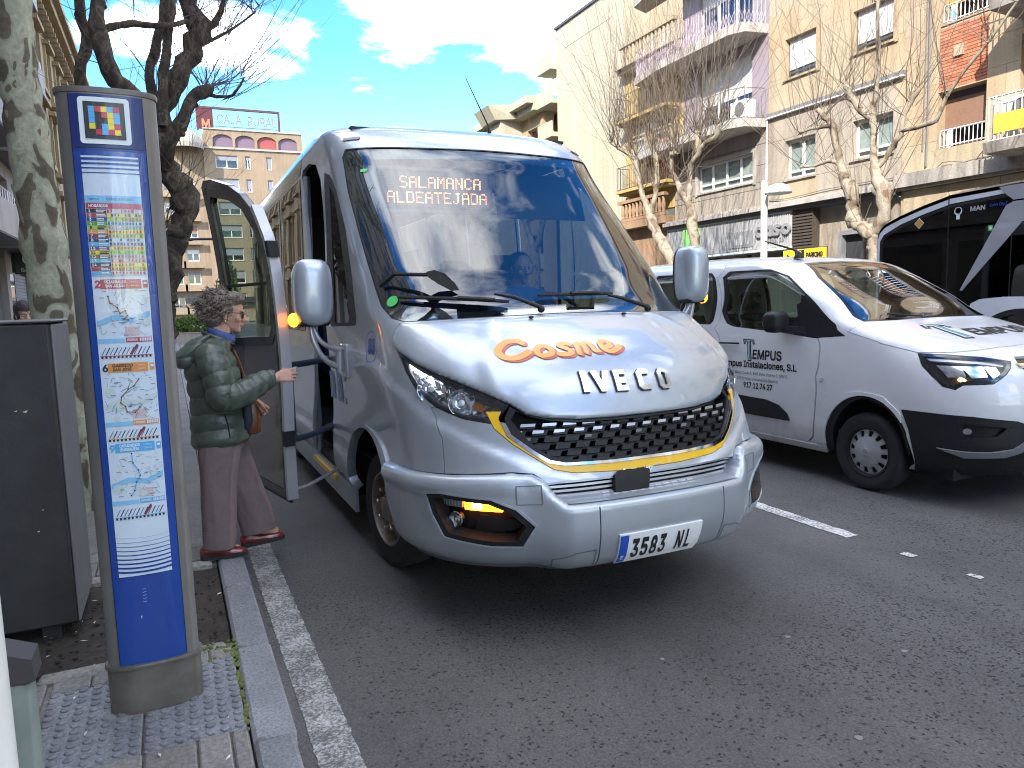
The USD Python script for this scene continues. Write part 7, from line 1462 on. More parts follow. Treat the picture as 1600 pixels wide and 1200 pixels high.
for m in ((lambda p: p), mirp):
    part(vbp, 'fog_recess', V.patch(m(vfog), -.03, 0, .02, .02), 'black_plastic'); part(vbp, 'fog_recess_edge', V.patch(m(vfog.buffer(.003).difference(vfog.buffer(-.012))), .004, .04, .015, .015), 'black_plastic', 40)
    part(vbp, 'bumper_lip', V.patch(m(TV([(-.72, .25), (-.60, .235), (-.50, .237), (-.40, .262), (-.30, .36), (-.27, .36), (-.36, .235), (-.43, .20), (-.60, .185)])), .022, .03, .02, .02), 'interior_grey', 40)
    part(vbp, 'fog_lamp', V.patch(m(affinity.scale(sg.Point(-.595, .385).buffer(.02, 12), 1, 1.1)), -.024, .01, .01, .01), 'lamp_reflector')
    h = m(vhead); inn_ = m(TV([(-.70, .955), (-.607, .95), (-.45, .925), (-.36, .885), (-.40, .83), (-.477, .762), (-.60, .752), (-.645, .715), (-.685, .73), (-.71, .79), (-.72, .86)]))
    hv = part(van, 'headlight', V.patch(h.difference(inn_), -.004, .05, .02, .02), 'black_gloss', 40); part(hv, 'reflector_bowl', V.patch(inn_, -.055, 0, .03, .03), 'lamp_inner', True)
    part(hv, 'daylight_bar', V.patch(m(TV([(-.70, .945), (-.607, .94), (-.45, .918), (-.37, .888), (-.38, .870), (-.46, .895), (-.607, .915), (-.69, .918)])), -.02, .02, .02, .02), 'alloy', 40)
    for c_, w_ in ((-.62, .055), (-.52, .05), (-.44, .03)): part(hv, 'reflector', V.patch(m(TV([(c_ - w_, .88), (c_ + w_, .875 + .01), (c_ + w_ * .8, .79), (c_ - w_ * .7, .78)])), -.03, .02, .015, .015), 'lamp_reflector', 30)
    part(hv, 'amber_bulb', V.patch(m(sg.Point(-.60, .765).buffer(.018)), -.03, .02, .015, .015), 'amber_bright'); part(hv, 'lens', V.patch(h.buffer(-.002), .001, 0, .02, .02), 'lens_glass', True)
    w_ = m(vwin); part(van, 'side_glass', V.patch(w_.buffer(-.003), -.003, 0, .04, .04), 'van_glass', True); part(van, 'window_seal', V.patch(w_.buffer(.002).difference(w_.buffer(-.016)), .0, .02, .03, .03), 'black_plastic', 42)
    part(van, 'mirror_triangle', V.patch(w_.intersection(m(TV(SV([(4.3, 1.1), (4.3, 1.4), (4.85, 1.62), (4.93, 1.52), (4.98, 1.20)])))), .001, .02, .03, .03), 'black_plastic', 42)
    w_ = m(vwin2); part(van, 'side_glass', V.patch(w_.buffer(-.003), -.003, 0, .04, .04), 'van_glass', True); part(van, 'window_seal', V.patch(w_.buffer(.002).difference(w_.buffer(-.016)), .0, .02, .03, .03), 'black_plastic', 42)
part(van, 'windscreen', V.patch(wsv.buffer(-.003), -.003, 0, .04, .04), 'van_glass', True); part(van, 'windscreen_seal', V.patch(wsv.buffer(.002).difference(wsv.buffer(-.022)), -.001, .02, .03, .03), 'black_gloss', 42)
part(van, 'scuttle', V.patch(TV([(-.76, 1.452), (-.4, 1.475), (0, 1.481), (.4, 1.475), (.76, 1.452), (.76, 1.478), (.4, 1.492), (0, 1.497), (-.4, 1.492), (-.76, 1.478)]), -.012, .01, .03, .02), 'black_plastic', 42)
part(van, 'grille', V.patch(gr_v.buffer(-.004), -.02, .03, .03, .03), 'black_gloss', 40); part(van, 'grille_bar', V.patch(TV([(-.32, .88), (-.32, .84), (.32, .84), (.32, .88)]), .004, .02, .03, .02), 'chrome', 40)
p = V.at(0, .86); part(van, 'round_badge', xf(lathe([(.05, 0), (.062, .008), (.062, -.01)], 24), rx=math.pi / 2, t=p + [0, -.012, 0]), 'chrome', 40)
part(van, 'rubbing_strip', V.patch(TV(SV([(4.965, .475), (5.0, .535), (5.10, .60), (5.25, .632), (5.95, .65), (5.95, .475)])).buffer(.004), .016, .03, .03, .03), 'black_plastic', 42)
part(van, 'sill_trim', V.patch(TV(SV([(4.57, .245), (4.57, .30), (6.45, .30), (6.45, .245)])), .012, .03, .05, .02), 'van_paint', 42)
lipv = varch.buffer(.03).difference(varch.buffer(.002)).intersection(shapely.box(-1.3, .1, -.9, .9)).difference(vbump.buffer(.01)); part(van, 'wheel_arch_flare', V.patch(lipv, .010, .03, .012, .02), 'van_paint', 42)
part(van, 'wheel_arch_liner', V.patch(varch.buffer(.001).difference(varch.buffer(-.02)).intersection(shapely.box(-1.3, .02, -.85, .9)), -.004, .12, .015, .02), 'black_plastic', 42); part(van, 'wheel_housing', cat(box(5.25, 6.7, 3.7, 4.62, .78, .86), box(5.35, 5.40, 3.7, 4.62, .2, .86)), 'under_dark')
part(van, 'underside', box(5.2, 6.75, 3.5, 7.6, .20, .30), 'under_dark')
t, v = V.side(5.78, 1.14); part(vd, 'handle', hull([V.at(t + a, v + b) + [-c, 0, 0] for a, b, c in ((-.04, .02, .012), (.05, .03, .012), (.05, .005, .012), (-.04, -.005, .012), (-.035, .018, .04), (.04, .028, .04), (.035, .008, .04), (-.03, 0, .04))]), 'black_plastic', 40)
t, v = V.side(4.60, .88); part(van, 'side_repeater', V.decal(affinity.scale(sg.Point(0, 0).buffer(.022), 1, .7), t, v, .008, .012, 0, .02), 'chrome', 40)
vm = part(van, 'door_mirror', rings([rounded_ring(4.945, 5.02 + d, 1.37, w, h) for d, w, h in ((-.07, .07, .06), (-.05, .095, .085), (0, .11, .098), (.06, .105, .095), (.07, .09, .08))]), 'black_plastic', 50); part(vm, 'mirror_glass', rings([rounded_ring(4.945, 5.02 + d, 1.37, .095, .085) for d in (.071, .073)]), 'chrome'); part(vm, 'mirror_arm', hull([(4.96, 4.98, 1.28), (4.96, 5.05, 1.28), (4.96, 4.98, 1.33), (4.96, 5.05, 1.33), (5.10, 4.72, 1.25), (5.10, 4.86, 1.25), (5.12, 4.72, 1.33), (5.12, 4.86, 1.33)]), 'black_plastic', 40)
def van_wheel(x, y, s):
    w = part(van, 'wheel', xf(lathe([(.20, .085), (.265, .10), (.30, .092), (.315, .07), (.32, .05), (.32, -.05), (.315, -.07), (.30, -.09), (.2, -.09)], 44, 'x'), s=(s, 1, 1), t=(x, y, .32)), 'rubber', 35)
    part(w, 'rim', xf(lathe([(.205, .08), (.21, .09), (.20, .092), (.185, .07), (.17, .05), (.001, .045)], 40, 'x'), s=(s, 1, 1), t=(x, y, .32)), 'under_dark', 35)
    disc = sg.Point(0, 0).buffer(.204, 40)
    for k in range(12):
        a = k * math.pi / 6; cut = affinity.rotate(sg.Polygon([(.130, -.011), (.172, -.017), (.172, .017), (.130, .011)]).buffer(.004), math.degrees(a), origin=(0, 0)); disc = disc.difference(cut)
    uv, f = gridclip(disc, .02, .02); rr_ = np.hypot(uv[:, 0], uv[:, 1]); dome_ = .078 + .022 * np.clip(1 - (rr_ / .13) ** 2, -.6, 1) + .006 * (rr_ < .03)
    e = np.vstack([f[:, [0, 1]], f[:, [1, 2]], f[:, [2, 0]]]); key = np.sort(e, 1); _, inv, cnt = np.unique(key, axis=0, return_inverse=True, return_counts=True); e = e[cnt[inv.ravel()] == 1]
    A_ = np.c_[dome_, uv]; n = len(A_); m_ = (np.vstack([A_, A_ - [.012, 0, 0]]), np.vstack([f, np.stack([e[:, 1], e[:, 0], e[:, 0] + n], 1), np.stack([e[:, 1], e[:, 0] + n, e[:, 1] + n], 1)]))
    part(w, 'hubcap', xf(m_, s=(s, 1, 1), rx=.12, t=(x, y, .32)), 'hubcap', 30)
    part(w, 'hub_badge', xf(lathe([(.03, .10), (.028, .106), (.001, .107)], 20, 'x'), s=(s, 1, 1), t=(x, y, .32)), 'alloy', 30)
van_wheel(5.165, 4.155, -1); van_wheel(6.78, 4.155, 1); van_wheel(5.165, 6.85, -1); van_wheel(6.78, 6.85, 1)
def dec(s, y, z, h, m, bold=False, width=None, par=vd, off=.004, font=None):
    return part(par, 'door_lettering', V.decal(text_shape(s, h, bold, width), *V.side(y, z), off, 0, 0, .03), m)
# company lettering: tall outlined T with a teal core, then EMPUS, and the small lines
Tm = [(-.075, .10), (.075, .10), (.075, .045), (.048, .045), (.048, .072), (.022, .072), (.022, -.105), (-.028, -.105), (-.028, .072), (-.05, .072), (-.05, .045), (-.075, .045)]
T0 = sg.Polygon(Tm); tt_, vv_ = V.side(5.475, 1.105)
part(vd, 'emblem_letter', V.decal(T0, tt_, vv_, .004, 0, 0, .03), 'letter_black'); part(vd, 'emblem_core', V.decal(T0.buffer(-.011), tt_, vv_, .0055, 0, 0, .03), 'letter_white'); part(vd, 'emblem_core', V.decal(affinity.translate(T0.buffer(-.016), .004, 0).intersection(shapely.box(-.075, -.2, .012, .2)), tt_, vv_, .007, 0, 0, .03), 'letter_teal')
dec('EMPUS', 5.245, 1.055, .082, 'letter_black', True, .37); dec('Tempus Instalaciones, S.L', 5.38, .955, .058, 'letter_black', True, 1.0); dec('C/ Mario Curie 7, Edif. Beta, Planta 3, Ofic 5.', 5.35, .868, .026, 'sign_black', False, .74); dec('28522 Rivas Vaciamadrid (Madrid)', 5.37, .812, .027, 'sign_black', False, .54); dec('917 12 74 27', 5.36, .752, .050, 'letter_black', True, .38)
e0 = V.at(-.05, 1.22); 
def bonnet(shape, t, v, m, off): return part(vh, 'bonnet_lettering', V.decal(affinity.scale(shape, 1.9, 1.9, origin=(0, 0)), t, v, off, 0, 0, .04), m)
bonnet(T0, -.36, 1.265, 'letter_black', .006); bonnet(T0.buffer(-.010), -.36, 1.265, 'letter_white', .0072); bonnet(affinity.translate(T0.buffer(-.015), .004, 0).intersection(shapely.box(-.075, -.2, .012, .2)), -.36, 1.265, 'letter_teal', .0084); bonnet(text_shape('EMPUS', .085, True, .38), .12, 1.235, 'sign_black', .006)
part(van, 'aerial', cat(tube([(5.55, 5.36, 1.985), (5.56, 5.42, 2.04), (5.50, 5.75, 2.15)], [.035, .012, .006], 6), xf(lathe([(.05, -.03), (.04, .0), (.012, .03)], 12), t=(5.55, 5.36, 1.985))), 'black_plastic', 40)
wv = part(van, 'wiper', tube([V.at(-.30, 1.50) + [0, -.02, .015], V.at(-.60, 1.54) + [0, -.02, .015]], .01, 6), 'black_plastic')
for (x, y) in ((5.55, 5.65), (6.4, 5.65), (5.5, 6.6), (6.0, 6.6), (6.45, 6.6)):
    st = part(van, 'seat', bbox(x - .24, x + .24, y - .25, y + .2, .55, .8, .05), 'seat_dark', 40); part(st, 'seat_back', hull([(x - .22, y + .1, .78), (x + .22, y + .1, .78), (x - .22, y + .24, .78), (x + .22, y + .24, .78), (x - .17, y + .3, 1.40), (x + .17, y + .3, 1.40), (x - .17, y + .38, 1.38), (x + .17, y + .38, 1.38)]), 'seat_dark', 40); part(st, 'headrest', bbox(x - .13, x + .13, y + .30, y + .40, 1.43, 1.65, .04), 'seat_dark', 40)
part(van, 'dashboard', hull([(5.15, 4.35, .9), (6.8, 4.35, .9), (5.15, 4.25, 1.30), (6.8, 4.25, 1.30), (5.15, 4.75, 1.26), (6.8, 4.75, 1.26), (5.15, 4.85, .9), (6.8, 4.85, .9)]), 'interior_dark', 40); part(van, 'floor', box(5.12, 6.84, 4.3, 7.6, .42, .46), 'interior_dark'); part(van, 'headlining', box(5.4, 6.55, 5.35, 7.6, 1.90, 1.92), 'interior_grey')
stw = np.array([(6.38 + .19 * math.cos(a), 4.98 + .09 * math.sin(a), 1.22 + .16 * math.sin(a)) for a in np.linspace(0, 2 * np.pi, 21)]); part(van, 'steering_wheel', tube(stw, .016, 6, False), 'black_plastic')

# ---------------------------------------------------------------- the city bus in the far lane
cb = thing('city_bus', 'white city bus with dark glass side and diagonal silver band in the far lane', 'bus')
FM = Facade((9.8, 0, 0), (0, 1, 0), (-1, 0, 0))
top = [(7.93, 2.30), (7.92, 2.44), (7.88, 2.53), (7.80, 2.605), (7.55, 2.70), (7.20, 2.80), (6.78, 2.895), (5.9, 2.925), (-4, 2.95)]
prof = sg.Polygon([(-4, .32), (7.80, .32), (7.93, .6)] + top)
glass = sg.Polygon([(-3.9, 1.02), (5.9, 1.02), (6.62, 1.02), (7.88, 1.02), (7.87, 2.36), (7.81, 2.45), (7.54, 2.575), (7.18, 2.68), (6.77, 2.775), (6.06, 2.815), (-3.9, 2.83)])
def ex(poly, c0, c1): return FM(xf(extrude(poly, c1 - c0), t=(0, 0, c0)))
body_ = prof.difference(glass)
part(cb, 'side_panel', ex(body_, -.04, 0), 'coach_white'); part(cb, 'roof', FM(cat(*[hull([(a[0], a[1], 0), (b[0], b[1], 0), (a[0], a[1] - .05, 0), (b[0], b[1] - .05, 0), (a[0], a[1] + .06, -.25), (b[0], b[1] + .06, -.25), (a[0], a[1] + .06, -2.3), (b[0], b[1] + .06, -2.3), (a[0], a[1], -2.55), (b[0], b[1], -2.55)]) for a, b in zip(top[1:-1], top[2:])])), 'rail_dark', 40)
part(cb, 'far_side', FM(xf(extrude(body_, .04), t=(0, 0, -2.55))), 'coach_white'); part(cb, 'end_wall', FM(hull([(7.93, .5, 0), (7.93, 2.44, 0), (7.93, .5, -2.5), (7.93, 2.44, -2.5), (8.02, .6, -.3), (8.02, 2.3, -.3), (8.02, .6, -2.2), (8.02, 2.3, -2.2)])), 'coach_white', 40)
edges = [7.88, 6.80, 5.95, 4.2, 2.4, .6, -1.2, -3.0, -3.9]
for a1, a0 in zip(edges[:-1], edges[1:]):
    g = glass.intersection(R(a0 + .006, a1 - .006, 1.0, 3.0)); part(cb, 'window_pane', ex(g, .0, .006), 'coach_glass'); part(cb, 'window_pane', ex(g, -2.55, -2.545), 'coach_glass')
part(cb, 'glass_border', ex(glass.difference(glass.buffer(-.05)), .0065, .009), 'black_gloss'); part(cb, 'pane_seam', ex(shapely.union_all([R(6.795, 6.807, 1.0, 2.76), R(5.945, 5.957, 1.0, 2.81)]).intersection(glass), .0065, .0085), 'black_plastic')
part(cb, 'roof_seam', ex(R(6.80, 6.815, 2.76, 2.90), .001, .003), 'black_plastic')
band = sg.Polygon([(5.94, 2.70), (6.03, 2.66), (6.60, 1.60), (6.57, 1.59), (5.82, 2.44), (4.9, 3.3 - .9), (4.9, 2.70)]); upb = sg.Polygon([(6.13, 2.905), (6.06, 2.82), (5.94, 2.72), (4.9, 2.72), (4.9, 2.915)])
part(cb, 'silver_band', ex(band, .010, .018), 'coach_silver'); part(cb, 'silver_band', ex(upb, .001, .018), 'coach_silver')
wtext(FM, cb, 'MAN', 6.40, 2.672, .0095, .055, 'hubcap', True, .20, .003, True); wtext(FM, cb, "Lion's City E", 6.13, 2.688, .0095, .038, 'letter_blue', False, .22, .003, True)
def disc_(y, z, r_, m, name='sticker', sides=24, rot=0): return part(cb, name, FM(xf(extrude(affinity.rotate(sg.Point(y, z).buffer(r_, sides // 4), rot), .002), t=(0, 0, .0095))), m)
disc_(6.665, 2.665, .055, 'letter_white'); disc_(6.665, 2.67, .042, 'letter_teal', 'sticker_core'); part(cb, 'sticker', ex(R(6.64, 6.69, 2.555, 2.61), .0095, .011), 'letter_white'); disc_(7.235, 2.56, .075, 'letter_white', 'sticker', 4); part(cb, 'sticker_core', ex(sg.Point(7.235, 2.56).buffer(.066, 1), .012, .0135), 'awning_orange'); part(cb, 'sticker', ex(R(6.19, 6.25, 2.36, 2.43), .0095, .011), 'sticker_green'); part(cb, 'sticker_core', ex(R(6.205, 6.235, 2.375, 2.415), .0115, .0125), 'letter_white')
skirt = sg.Polygon([(-3.9, .34), (6.45, .34), (6.47, 1.30), (6.42, 1.42), (6.30, 1.475), (6.0, 1.50), (5.3, 1.50), (5.1, 1.42), (5.0, 1.1), (-3.9, 1.1)]).difference(sg.Point(5.75, .62).buffer(.72, 24))
part(cb, 'wheel_skirt', ex(skirt, .012, .045), 'coach_white'); part(cb, 'wheel_arch', ex(sg.Point(5.75, .62).buffer(.73, 24).difference(sg.Point(5.75, .62).buffer(.66, 24)).intersection(R(0, 8, .34, 2)), .012, .06), 'black_plastic')
for y in (5.75, 0.2):
    w = part(cb, 'wheel', xf(lathe([(.28, -.13), (.46, -.12), (.48, -.08), (.48, .1), (.28, .12)], 36, 'x'), t=(9.90, y, .48)), 'rubber', 35); part(w, 'rim', xf(lathe([(.29, -.11), (.28, -.115), (.2, -.03), (.12, -.05), (.1, -.1), (.001, -.11)], 30, 'x'), t=(9.90, y, .48)), 'steel_rim', 30)
part(cb, 'floor', box(9.9, 12.3, -3.9, 7.85, .55, .62), 'interior_dark')
for k, y in enumerate(np.arange(-3, 7.3, 1.15)):
    for x in (10.35, 11.8): st = part(cb, 'seat', hull([(x - .2, y - .2, 1.0), (x + .2, y - .2, 1.0), (x - .2, y + .22, 1.0), (x + .2, y + .22, 1.0), (x - .2, y - .2, 1.1), (x + .2, y - .2, 1.1), (x - .18, y + .2, 1.72), (x + .18, y + .2, 1.72), (x - .18, y + .28, 1.70), (x + .18, y + .28, 1.70)]), 'green_seat' if k % 2 else 'seat_dark', 40)
for y in np.arange(-2, 7, 2.2): part(cb, 'grab_pole', tube([(10.7, y, .6), (10.7, y, 2.8)], .02, 6), 'pink_panel')
part(cb, 'notice_frame', cat(box(10.0, 10.02, 5.55, 5.95, 1.62, 1.68), box(10.0, 10.02, 5.55, 5.95, 1.98, 2.04), box(10.0, 10.02, 5.55, 5.60, 1.68, 1.98), box(10.0, 10.02, 5.90, 5.95, 1.68, 1.98)), 'letter_white'); part(cb, 'notice', cat(box(10.0, 10.015, 5.60, 5.90, 1.69, 1.97)), 'pink_panel')
part(cb, 'notice', box(10.0, 10.01, 6.85, 7.05, 1.86, 2.08), 'letter_white')  # added pale panel: its colour stands for light seen through the windows
# ---------------------------------------------------------------- people
def solid(m):
    v, f = cat(m); t = trimesh.Trimesh(v, f, process=True, merge_norm=True)
    if t.volume < 0: t.invert()
    return m3.Manifold(m3.Mesh(np.asarray(t.vertices, np.float32), np.asarray(t.faces, np.uint32)))
def union(ms, refine=None, smooth=0):
    return heal([solid(m) if not isinstance(m, m3.Manifold) else m for m in ms], refine, smooth)
def ell(cx, cy, z, hx, hy, n=40, p=2.3, tilt=0, ang=0):
    a = np.linspace(0, 2 * np.pi, n, endpoint=False); c, s = np.cos(a), np.sin(a)
    x, y = hx * np.sign(c) * np.abs(c) ** (2 / p), hy * np.sign(s) * np.abs(s) ** (2 / p)
    if ang: x, y = x * math.cos(ang) - y * math.sin(ang), x * math.sin(ang) + y * math.cos(ang)
    return np.stack([cx + x, cy + y, z + tilt * x], 1)
def loft(keys, n=40, steps=60, quilt=None, seed=0, amp=.012):
    """keys: (z, cx, cy, hx, hy, tilt) ; quilt: height of a puff"""
    K = np.array(keys, float); zz = np.linspace(K[0, 0], K[-1, 0], steps); sg_ = np.sign(K[-1, 0] - K[0, 0])
    o = np.argsort(K[:, 0]); f = PchipInterpolator(K[o, 0], K[o, 1:]); R_ = []
    for z in zz:
        cx, cy, hx, hy, tl = f(z); r_ = ell(cx, cy, z, hx, hy, n, 2.3, tl)
        c = np.array([cx, cy, z])
        if quilt:
            a = np.linspace(0, 2 * np.pi, n, endpoint=False); ph = (z - K[0, 0]) / quilt + .10 * np.sin(a * 2 + seed)
            w = amp * np.abs(np.sin(np.pi * ph)) ** .6; wr = .006 * (meshkit.fbm(np.c_[np.cos(a) * 3, np.sin(a) * 3, np.full(n, z * 22)], 3, seed) - .5) * 2
            d = (r_ - c); d[:, 2] = 0; d /= np.linalg.norm(d, axis=1)[:, None]; r_ = r_ + d * (w + wr)[:, None]
        R_.append(r_)
    return rings(R_)
def sleeve(pts, rad, quilt, seed, n=22, steps=46, amp=.011):
    S_ = spline(np.c_[np.array(pts, float), rad], steps); s = np.r_[0, np.cumsum(np.linalg.norm(np.diff(S_[:, :3], axis=0), axis=1))]
    rr_ = S_[:, 3] + amp * np.abs(np.sin(np.pi * s / quilt)) ** .6
    v, f = tube(S_[:, :3], rr_, n, True); k = steps * n
    c = np.repeat(S_[:, :3], n, 0); q_ = (meshkit.fbm(v[:k] * 26, 3, seed) - .5) * .28; v[:k] = c + (v[:k] - c) * (1 + q_[:, None] * .5)
    return (v, f)
def head_mesh(c, yaw, pitch, s=1.0):
    """a head looking along +x before turning: skull, jaw, nose, lips, ears, brow"""
    sp = lambda p, r_: m3.Manifold.sphere(1.0, 40).scale([r_ * k for k in (1, 1, 1)] if np.ndim(r_) == 0 else list(r_)).translate(list(p))
    parts = [sp((-.012, 0, .045), (.098, .076, .085)), m3.Manifold.batch_hull([sp((.045, 0, .01), (.042, .056, .05)), sp((.040, 0, -.062), (.036, .036, .03)), sp((-.01, 0, -.03), (.05, .058, .045)), sp((.066, 0, -.082), (.020, .022, .017))]),
             m3.Manifold.batch_hull([sp((.088, 0, .022), (.010, .010, .012)), sp((.112, 0, -.014), (.0125, .0125, .011)), sp((.09, .012, -.02), (.009, .009, .008)), sp((.09, -.012, -.02), (.009, .009, .008))]),
             m3.Manifold.batch_hull([sp((.078, .03, .038), (.014, .02, .008)), sp((.086, .012, .036), (.01, .012, .008))]), m3.Manifold.batch_hull([sp((.078, -.03, .038), (.014, .02, .008)), sp((.086, -.012, .036), (.01, .012, .008))]),
             m3.Manifold.batch_hull([sp((.084, .016, -.044), (.010, .010, .006)), sp((.084, -.016, -.044), (.010, .010, .006)), sp((.09, 0, -.043), (.009, .009, .006))]), m3.Manifold.batch_hull([sp((.080, .014, -.055), (.010, .010, .006)), sp((.080, -.014, -.055), (.010, .010, .006)), sp((.086, 0, -.056), (.009, .009, .007))]),
             sp((.062, .04, -.012), (.02, .018, .02)), sp((.062, -.04, -.012), (.02, .018, .02))]
    for e in (-1, 1): parts.append(m3.Manifold.batch_hull([sp((-.018, e * .076, .018), (.018, .007, .016)), sp((-.010, e * .074, -.016), (.011, .006, .012))]))
    M_ = m3.Manifold.batch_boolean(parts, m3.OpType.Add)
    return M_.scale([s, s, s]).rotate([0, math.degrees(pitch), math.degrees(yaw)]).translate(list(c))
def hand(wr, d, palm_n, curl, s=1.0, side=1, spread=.10, thumb_close=.6):
    """palm and five fingers as manifolds; d: pointing direction, palm_n: palm normal"""
    d = np.array(d, float); d /= np.linalg.norm(d); n_ = np.array(palm_n, float); n_ -= d * (n_ @ d); n_ /= np.linalg.norm(n_); l = np.cross(n_, d) * side; W0 = np.array(wr, float)
    at = lambda a, b, c: W0 + s * (a * d + b * l + c * n_)
    ms = [m3.Manifold.batch_hull([capsule(at(.0, -.020, 0), at(.0, .020, 0), .0155 * s, .0155 * s), capsule(at(.078, -.034, 0), at(.075, .034, 0), .0115 * s, .0105 * s)])]
    for k, (b, L_, r_) in enumerate(((-.031, .078, .0088), (-.010, .086, .009), (.011, .080, .0086), (.031, .063, .0076))):
        p = at(.080 - .006 * (k == 3), b, 0); ang = 0; dirv = d + l * spread * (k - 1.5) * .5; pts = [p]
        for j, q_ in enumerate((.46, .30, .24)):
            ang += curl[k] * (.8, 1.0, .7)[j]; v = (dirv * math.cos(ang) + n_ * math.sin(ang)); v /= np.linalg.norm(v); pts.append(pts[-1] + v * L_ * q_ * s)
        ms += chain(pts, [r_ * s, r_ * .95 * s, r_ * .88 * s, r_ * .72 * s], 10)
    t0 = at(.022, -.030, .004); t1 = at(.052, -.050, .016 + .012 * thumb_close); t2 = at(.084, -.044 + .01 * thumb_close, .026 + .014 * thumb_close); t3 = at(.106, -.034 + .012 * thumb_close, .032 + .01 * thumb_close)
    return ms + chain([t0, t1, t2, t3], [.0135 * s, .0115 * s, .0102 * s, .008 * s], 10)
def curls(c, Rx, n, seed, size, down=0, tag_=None):
    """locks of hair over an ellipsoid"""
    rr = np.random.default_rng(seed); out = []
    return out
YW = 4.78
wo = thing('person', 'person in green quilted jacket, mauve trousers and red shoes stepping towards the minibus door', 'person')
hc = np.array([.318, YW, 1.588])
hm = head_mesh(hc, -.10, .16, .98)
spine = chain([(.262, YW, 1.50), (.25, YW, 1.44), (.215, YW, 1.30), (.22, YW, 1.05), (.225, YW, .90)], [.052, .056, .12, .115, .12], 20) + [capsule((.295, YW, 1.55), (.255, YW, 1.43), .050, .056, 20)]
wrR = np.array([.560, YW - .155, 1.205]); elR = np.array([.262, YW - .225, 1.128]); shR = np.array([.205, YW - .170, 1.345])
shL = np.array([.225, YW + .165, 1.345]); elL = np.array([.235, YW + .215, 1.10]); wrL = np.array([.405, YW + .12, 1.03])
arms = chain([shR, elR, wrR], [.05, .042, .026], 14) + chain([shL, elL, wrL], [.05, .042, .026], 14)
hipR, hipL = np.array([.225, YW - .085, .87]), np.array([.225, YW + .085, .87])
knR, anR = np.array([.19, YW - .075, .51]), np.array([.155, YW - .06, .20]); knL, anL = np.array([.36, YW + .085, .50]), np.array([.385, YW + .10, .22])
legs = chain([hipR, knR, anR], [.085, .055, .038], 14) + chain([hipL, knL, anL], [.085, .055, .038], 14) + [capsule(anR, anR + [.12, 0, -.05], .038, .03), capsule(anL, anL + [.13, 0, -.03], .038, .03)]
hR = hand(wrR + [.012, 0, .004], (1, .10, .10), (0, .92, -.30), (.55, .62, .70, .8), .93, 1, thumb_close=.9); hL = hand(wrL + [.01, 0, 0], (1, -.2, -.5), (.2, -.7, -.3), (.5, .55, .6, .7), .93, -1)
part(wo, 'body', heal([hm] + spine + arms + legs + hR + hL, .012, 4), 'skin', True)
fz = lambda x, y, z: (np.array([math.cos(-.10) * (x * math.cos(.16) + z * math.sin(.16)) - math.sin(-.10) * y, math.sin(-.10) * (x * math.cos(.16) + z * math.sin(.16)) + math.cos(-.10) * y, -x * math.sin(.16) + z * math.cos(.16)]) * .98 + hc)
for e in (-1, 1): part(wo, 'eye', ball(fz(.082, e * .030, .018), (.008, .012, .008), 2), 'eye_white', True)
part(wo, 'lips', hull([fz(.091, a, b) + np.array([c, 0, 0]) for a, b, c in ((.020, -.048, 0), (-.020, -.048, 0), (0, -.043, .009), (0, -.057, .009), (.008, -.042, .008), (-.008, -.042, .008), (.01, -.057, .006), (-.01, -.057, .006))]), 'lips', 40)
gl = part(wo, 'sunglasses', cat(*[hull([fz(.096, e * .034 + a, .016 + b) + np.array([0, 0, 0]) for a, b in ((-.024, .012), (.022, .013), (.024, -.004), (.012, -.018), (-.014, -.018), (-.025, -.002))] + [fz(.090, e * .036 + a, .016 + b) for a, b in ((-.024, .012), (.022, .013), (.024, -.004), (.012, -.018), (-.014, -.018))]) for e in (-1, 1)], tube([fz(.098, -.01, .022), fz(.1, 0, .024), fz(.098, .01, .022)], .003, 6)), 'lens_dark', 30)
for e in (-1, 1): part(gl, 'temple_bar', tube([fz(.092, e * .058, .022), fz(.05, e * .078, .024), fz(-.02, e * .082, .022)], .003, 6), 'lens_dark')
part(wo, 'earring', ball(fz(-.006, -.084, -.036), (.006, .005, .009), 1), 'gold', True)
# hair: a full shape of overlapping wavy locks, brushed back from the face
hair = []; rr = np.random.default_rng(31)
M0 = m3.Manifold.sphere(1.0, 48).scale([.112, .096, .092]).translate([-.035, 0, .060])
M1 = m3.Manifold.sphere(1.0, 32).scale([.075, .088, .085]).translate([-.072, 0, -.010])
M2 = m3.Manifold.sphere(1.0, 32).scale([.06, .085, .045]).translate([.03, 0, .108])
face_cut = m3.Manifold.cube([.2, .3, .128], True).translate([.132, 0, .008]); ear_cut = m3.Manifold.sphere(1.0, 24).scale([.05, .3, .055]).translate([.022, 0, -.045])
HM = ((M0 + M1 + M2) - face_cut - ear_cut).refine_to_length(.008).to_mesh(); hv_ = np.asarray(HM.vert_properties)[:, :3]; hf_ = np.asarray(HM.tri_verts)
nrm = hv_ / (np.linalg.norm(hv_, axis=1)[:, None] + 1e-9); wv_ = meshkit.fbm(np.c_[hv_[:, 0] * 20 + np.sin(hv_[:, 2] * 40) * .5, hv_[:, 1] * 26, hv_[:, 2] * 48], 4, 9) - .5
hv_ = hv_ + nrm * (wv_ * .05)[:, None]
def headspace(v):
    q_ = np.array([fz(*p) for p in v]); return q_
ht = trimesh.smoothing.filter_taubin(trimesh.Trimesh(headspace(hv_), hf_, process=True), iterations=3)
hp = part(wo, 'hair', ht, 'hair_grey', True)
locks = []
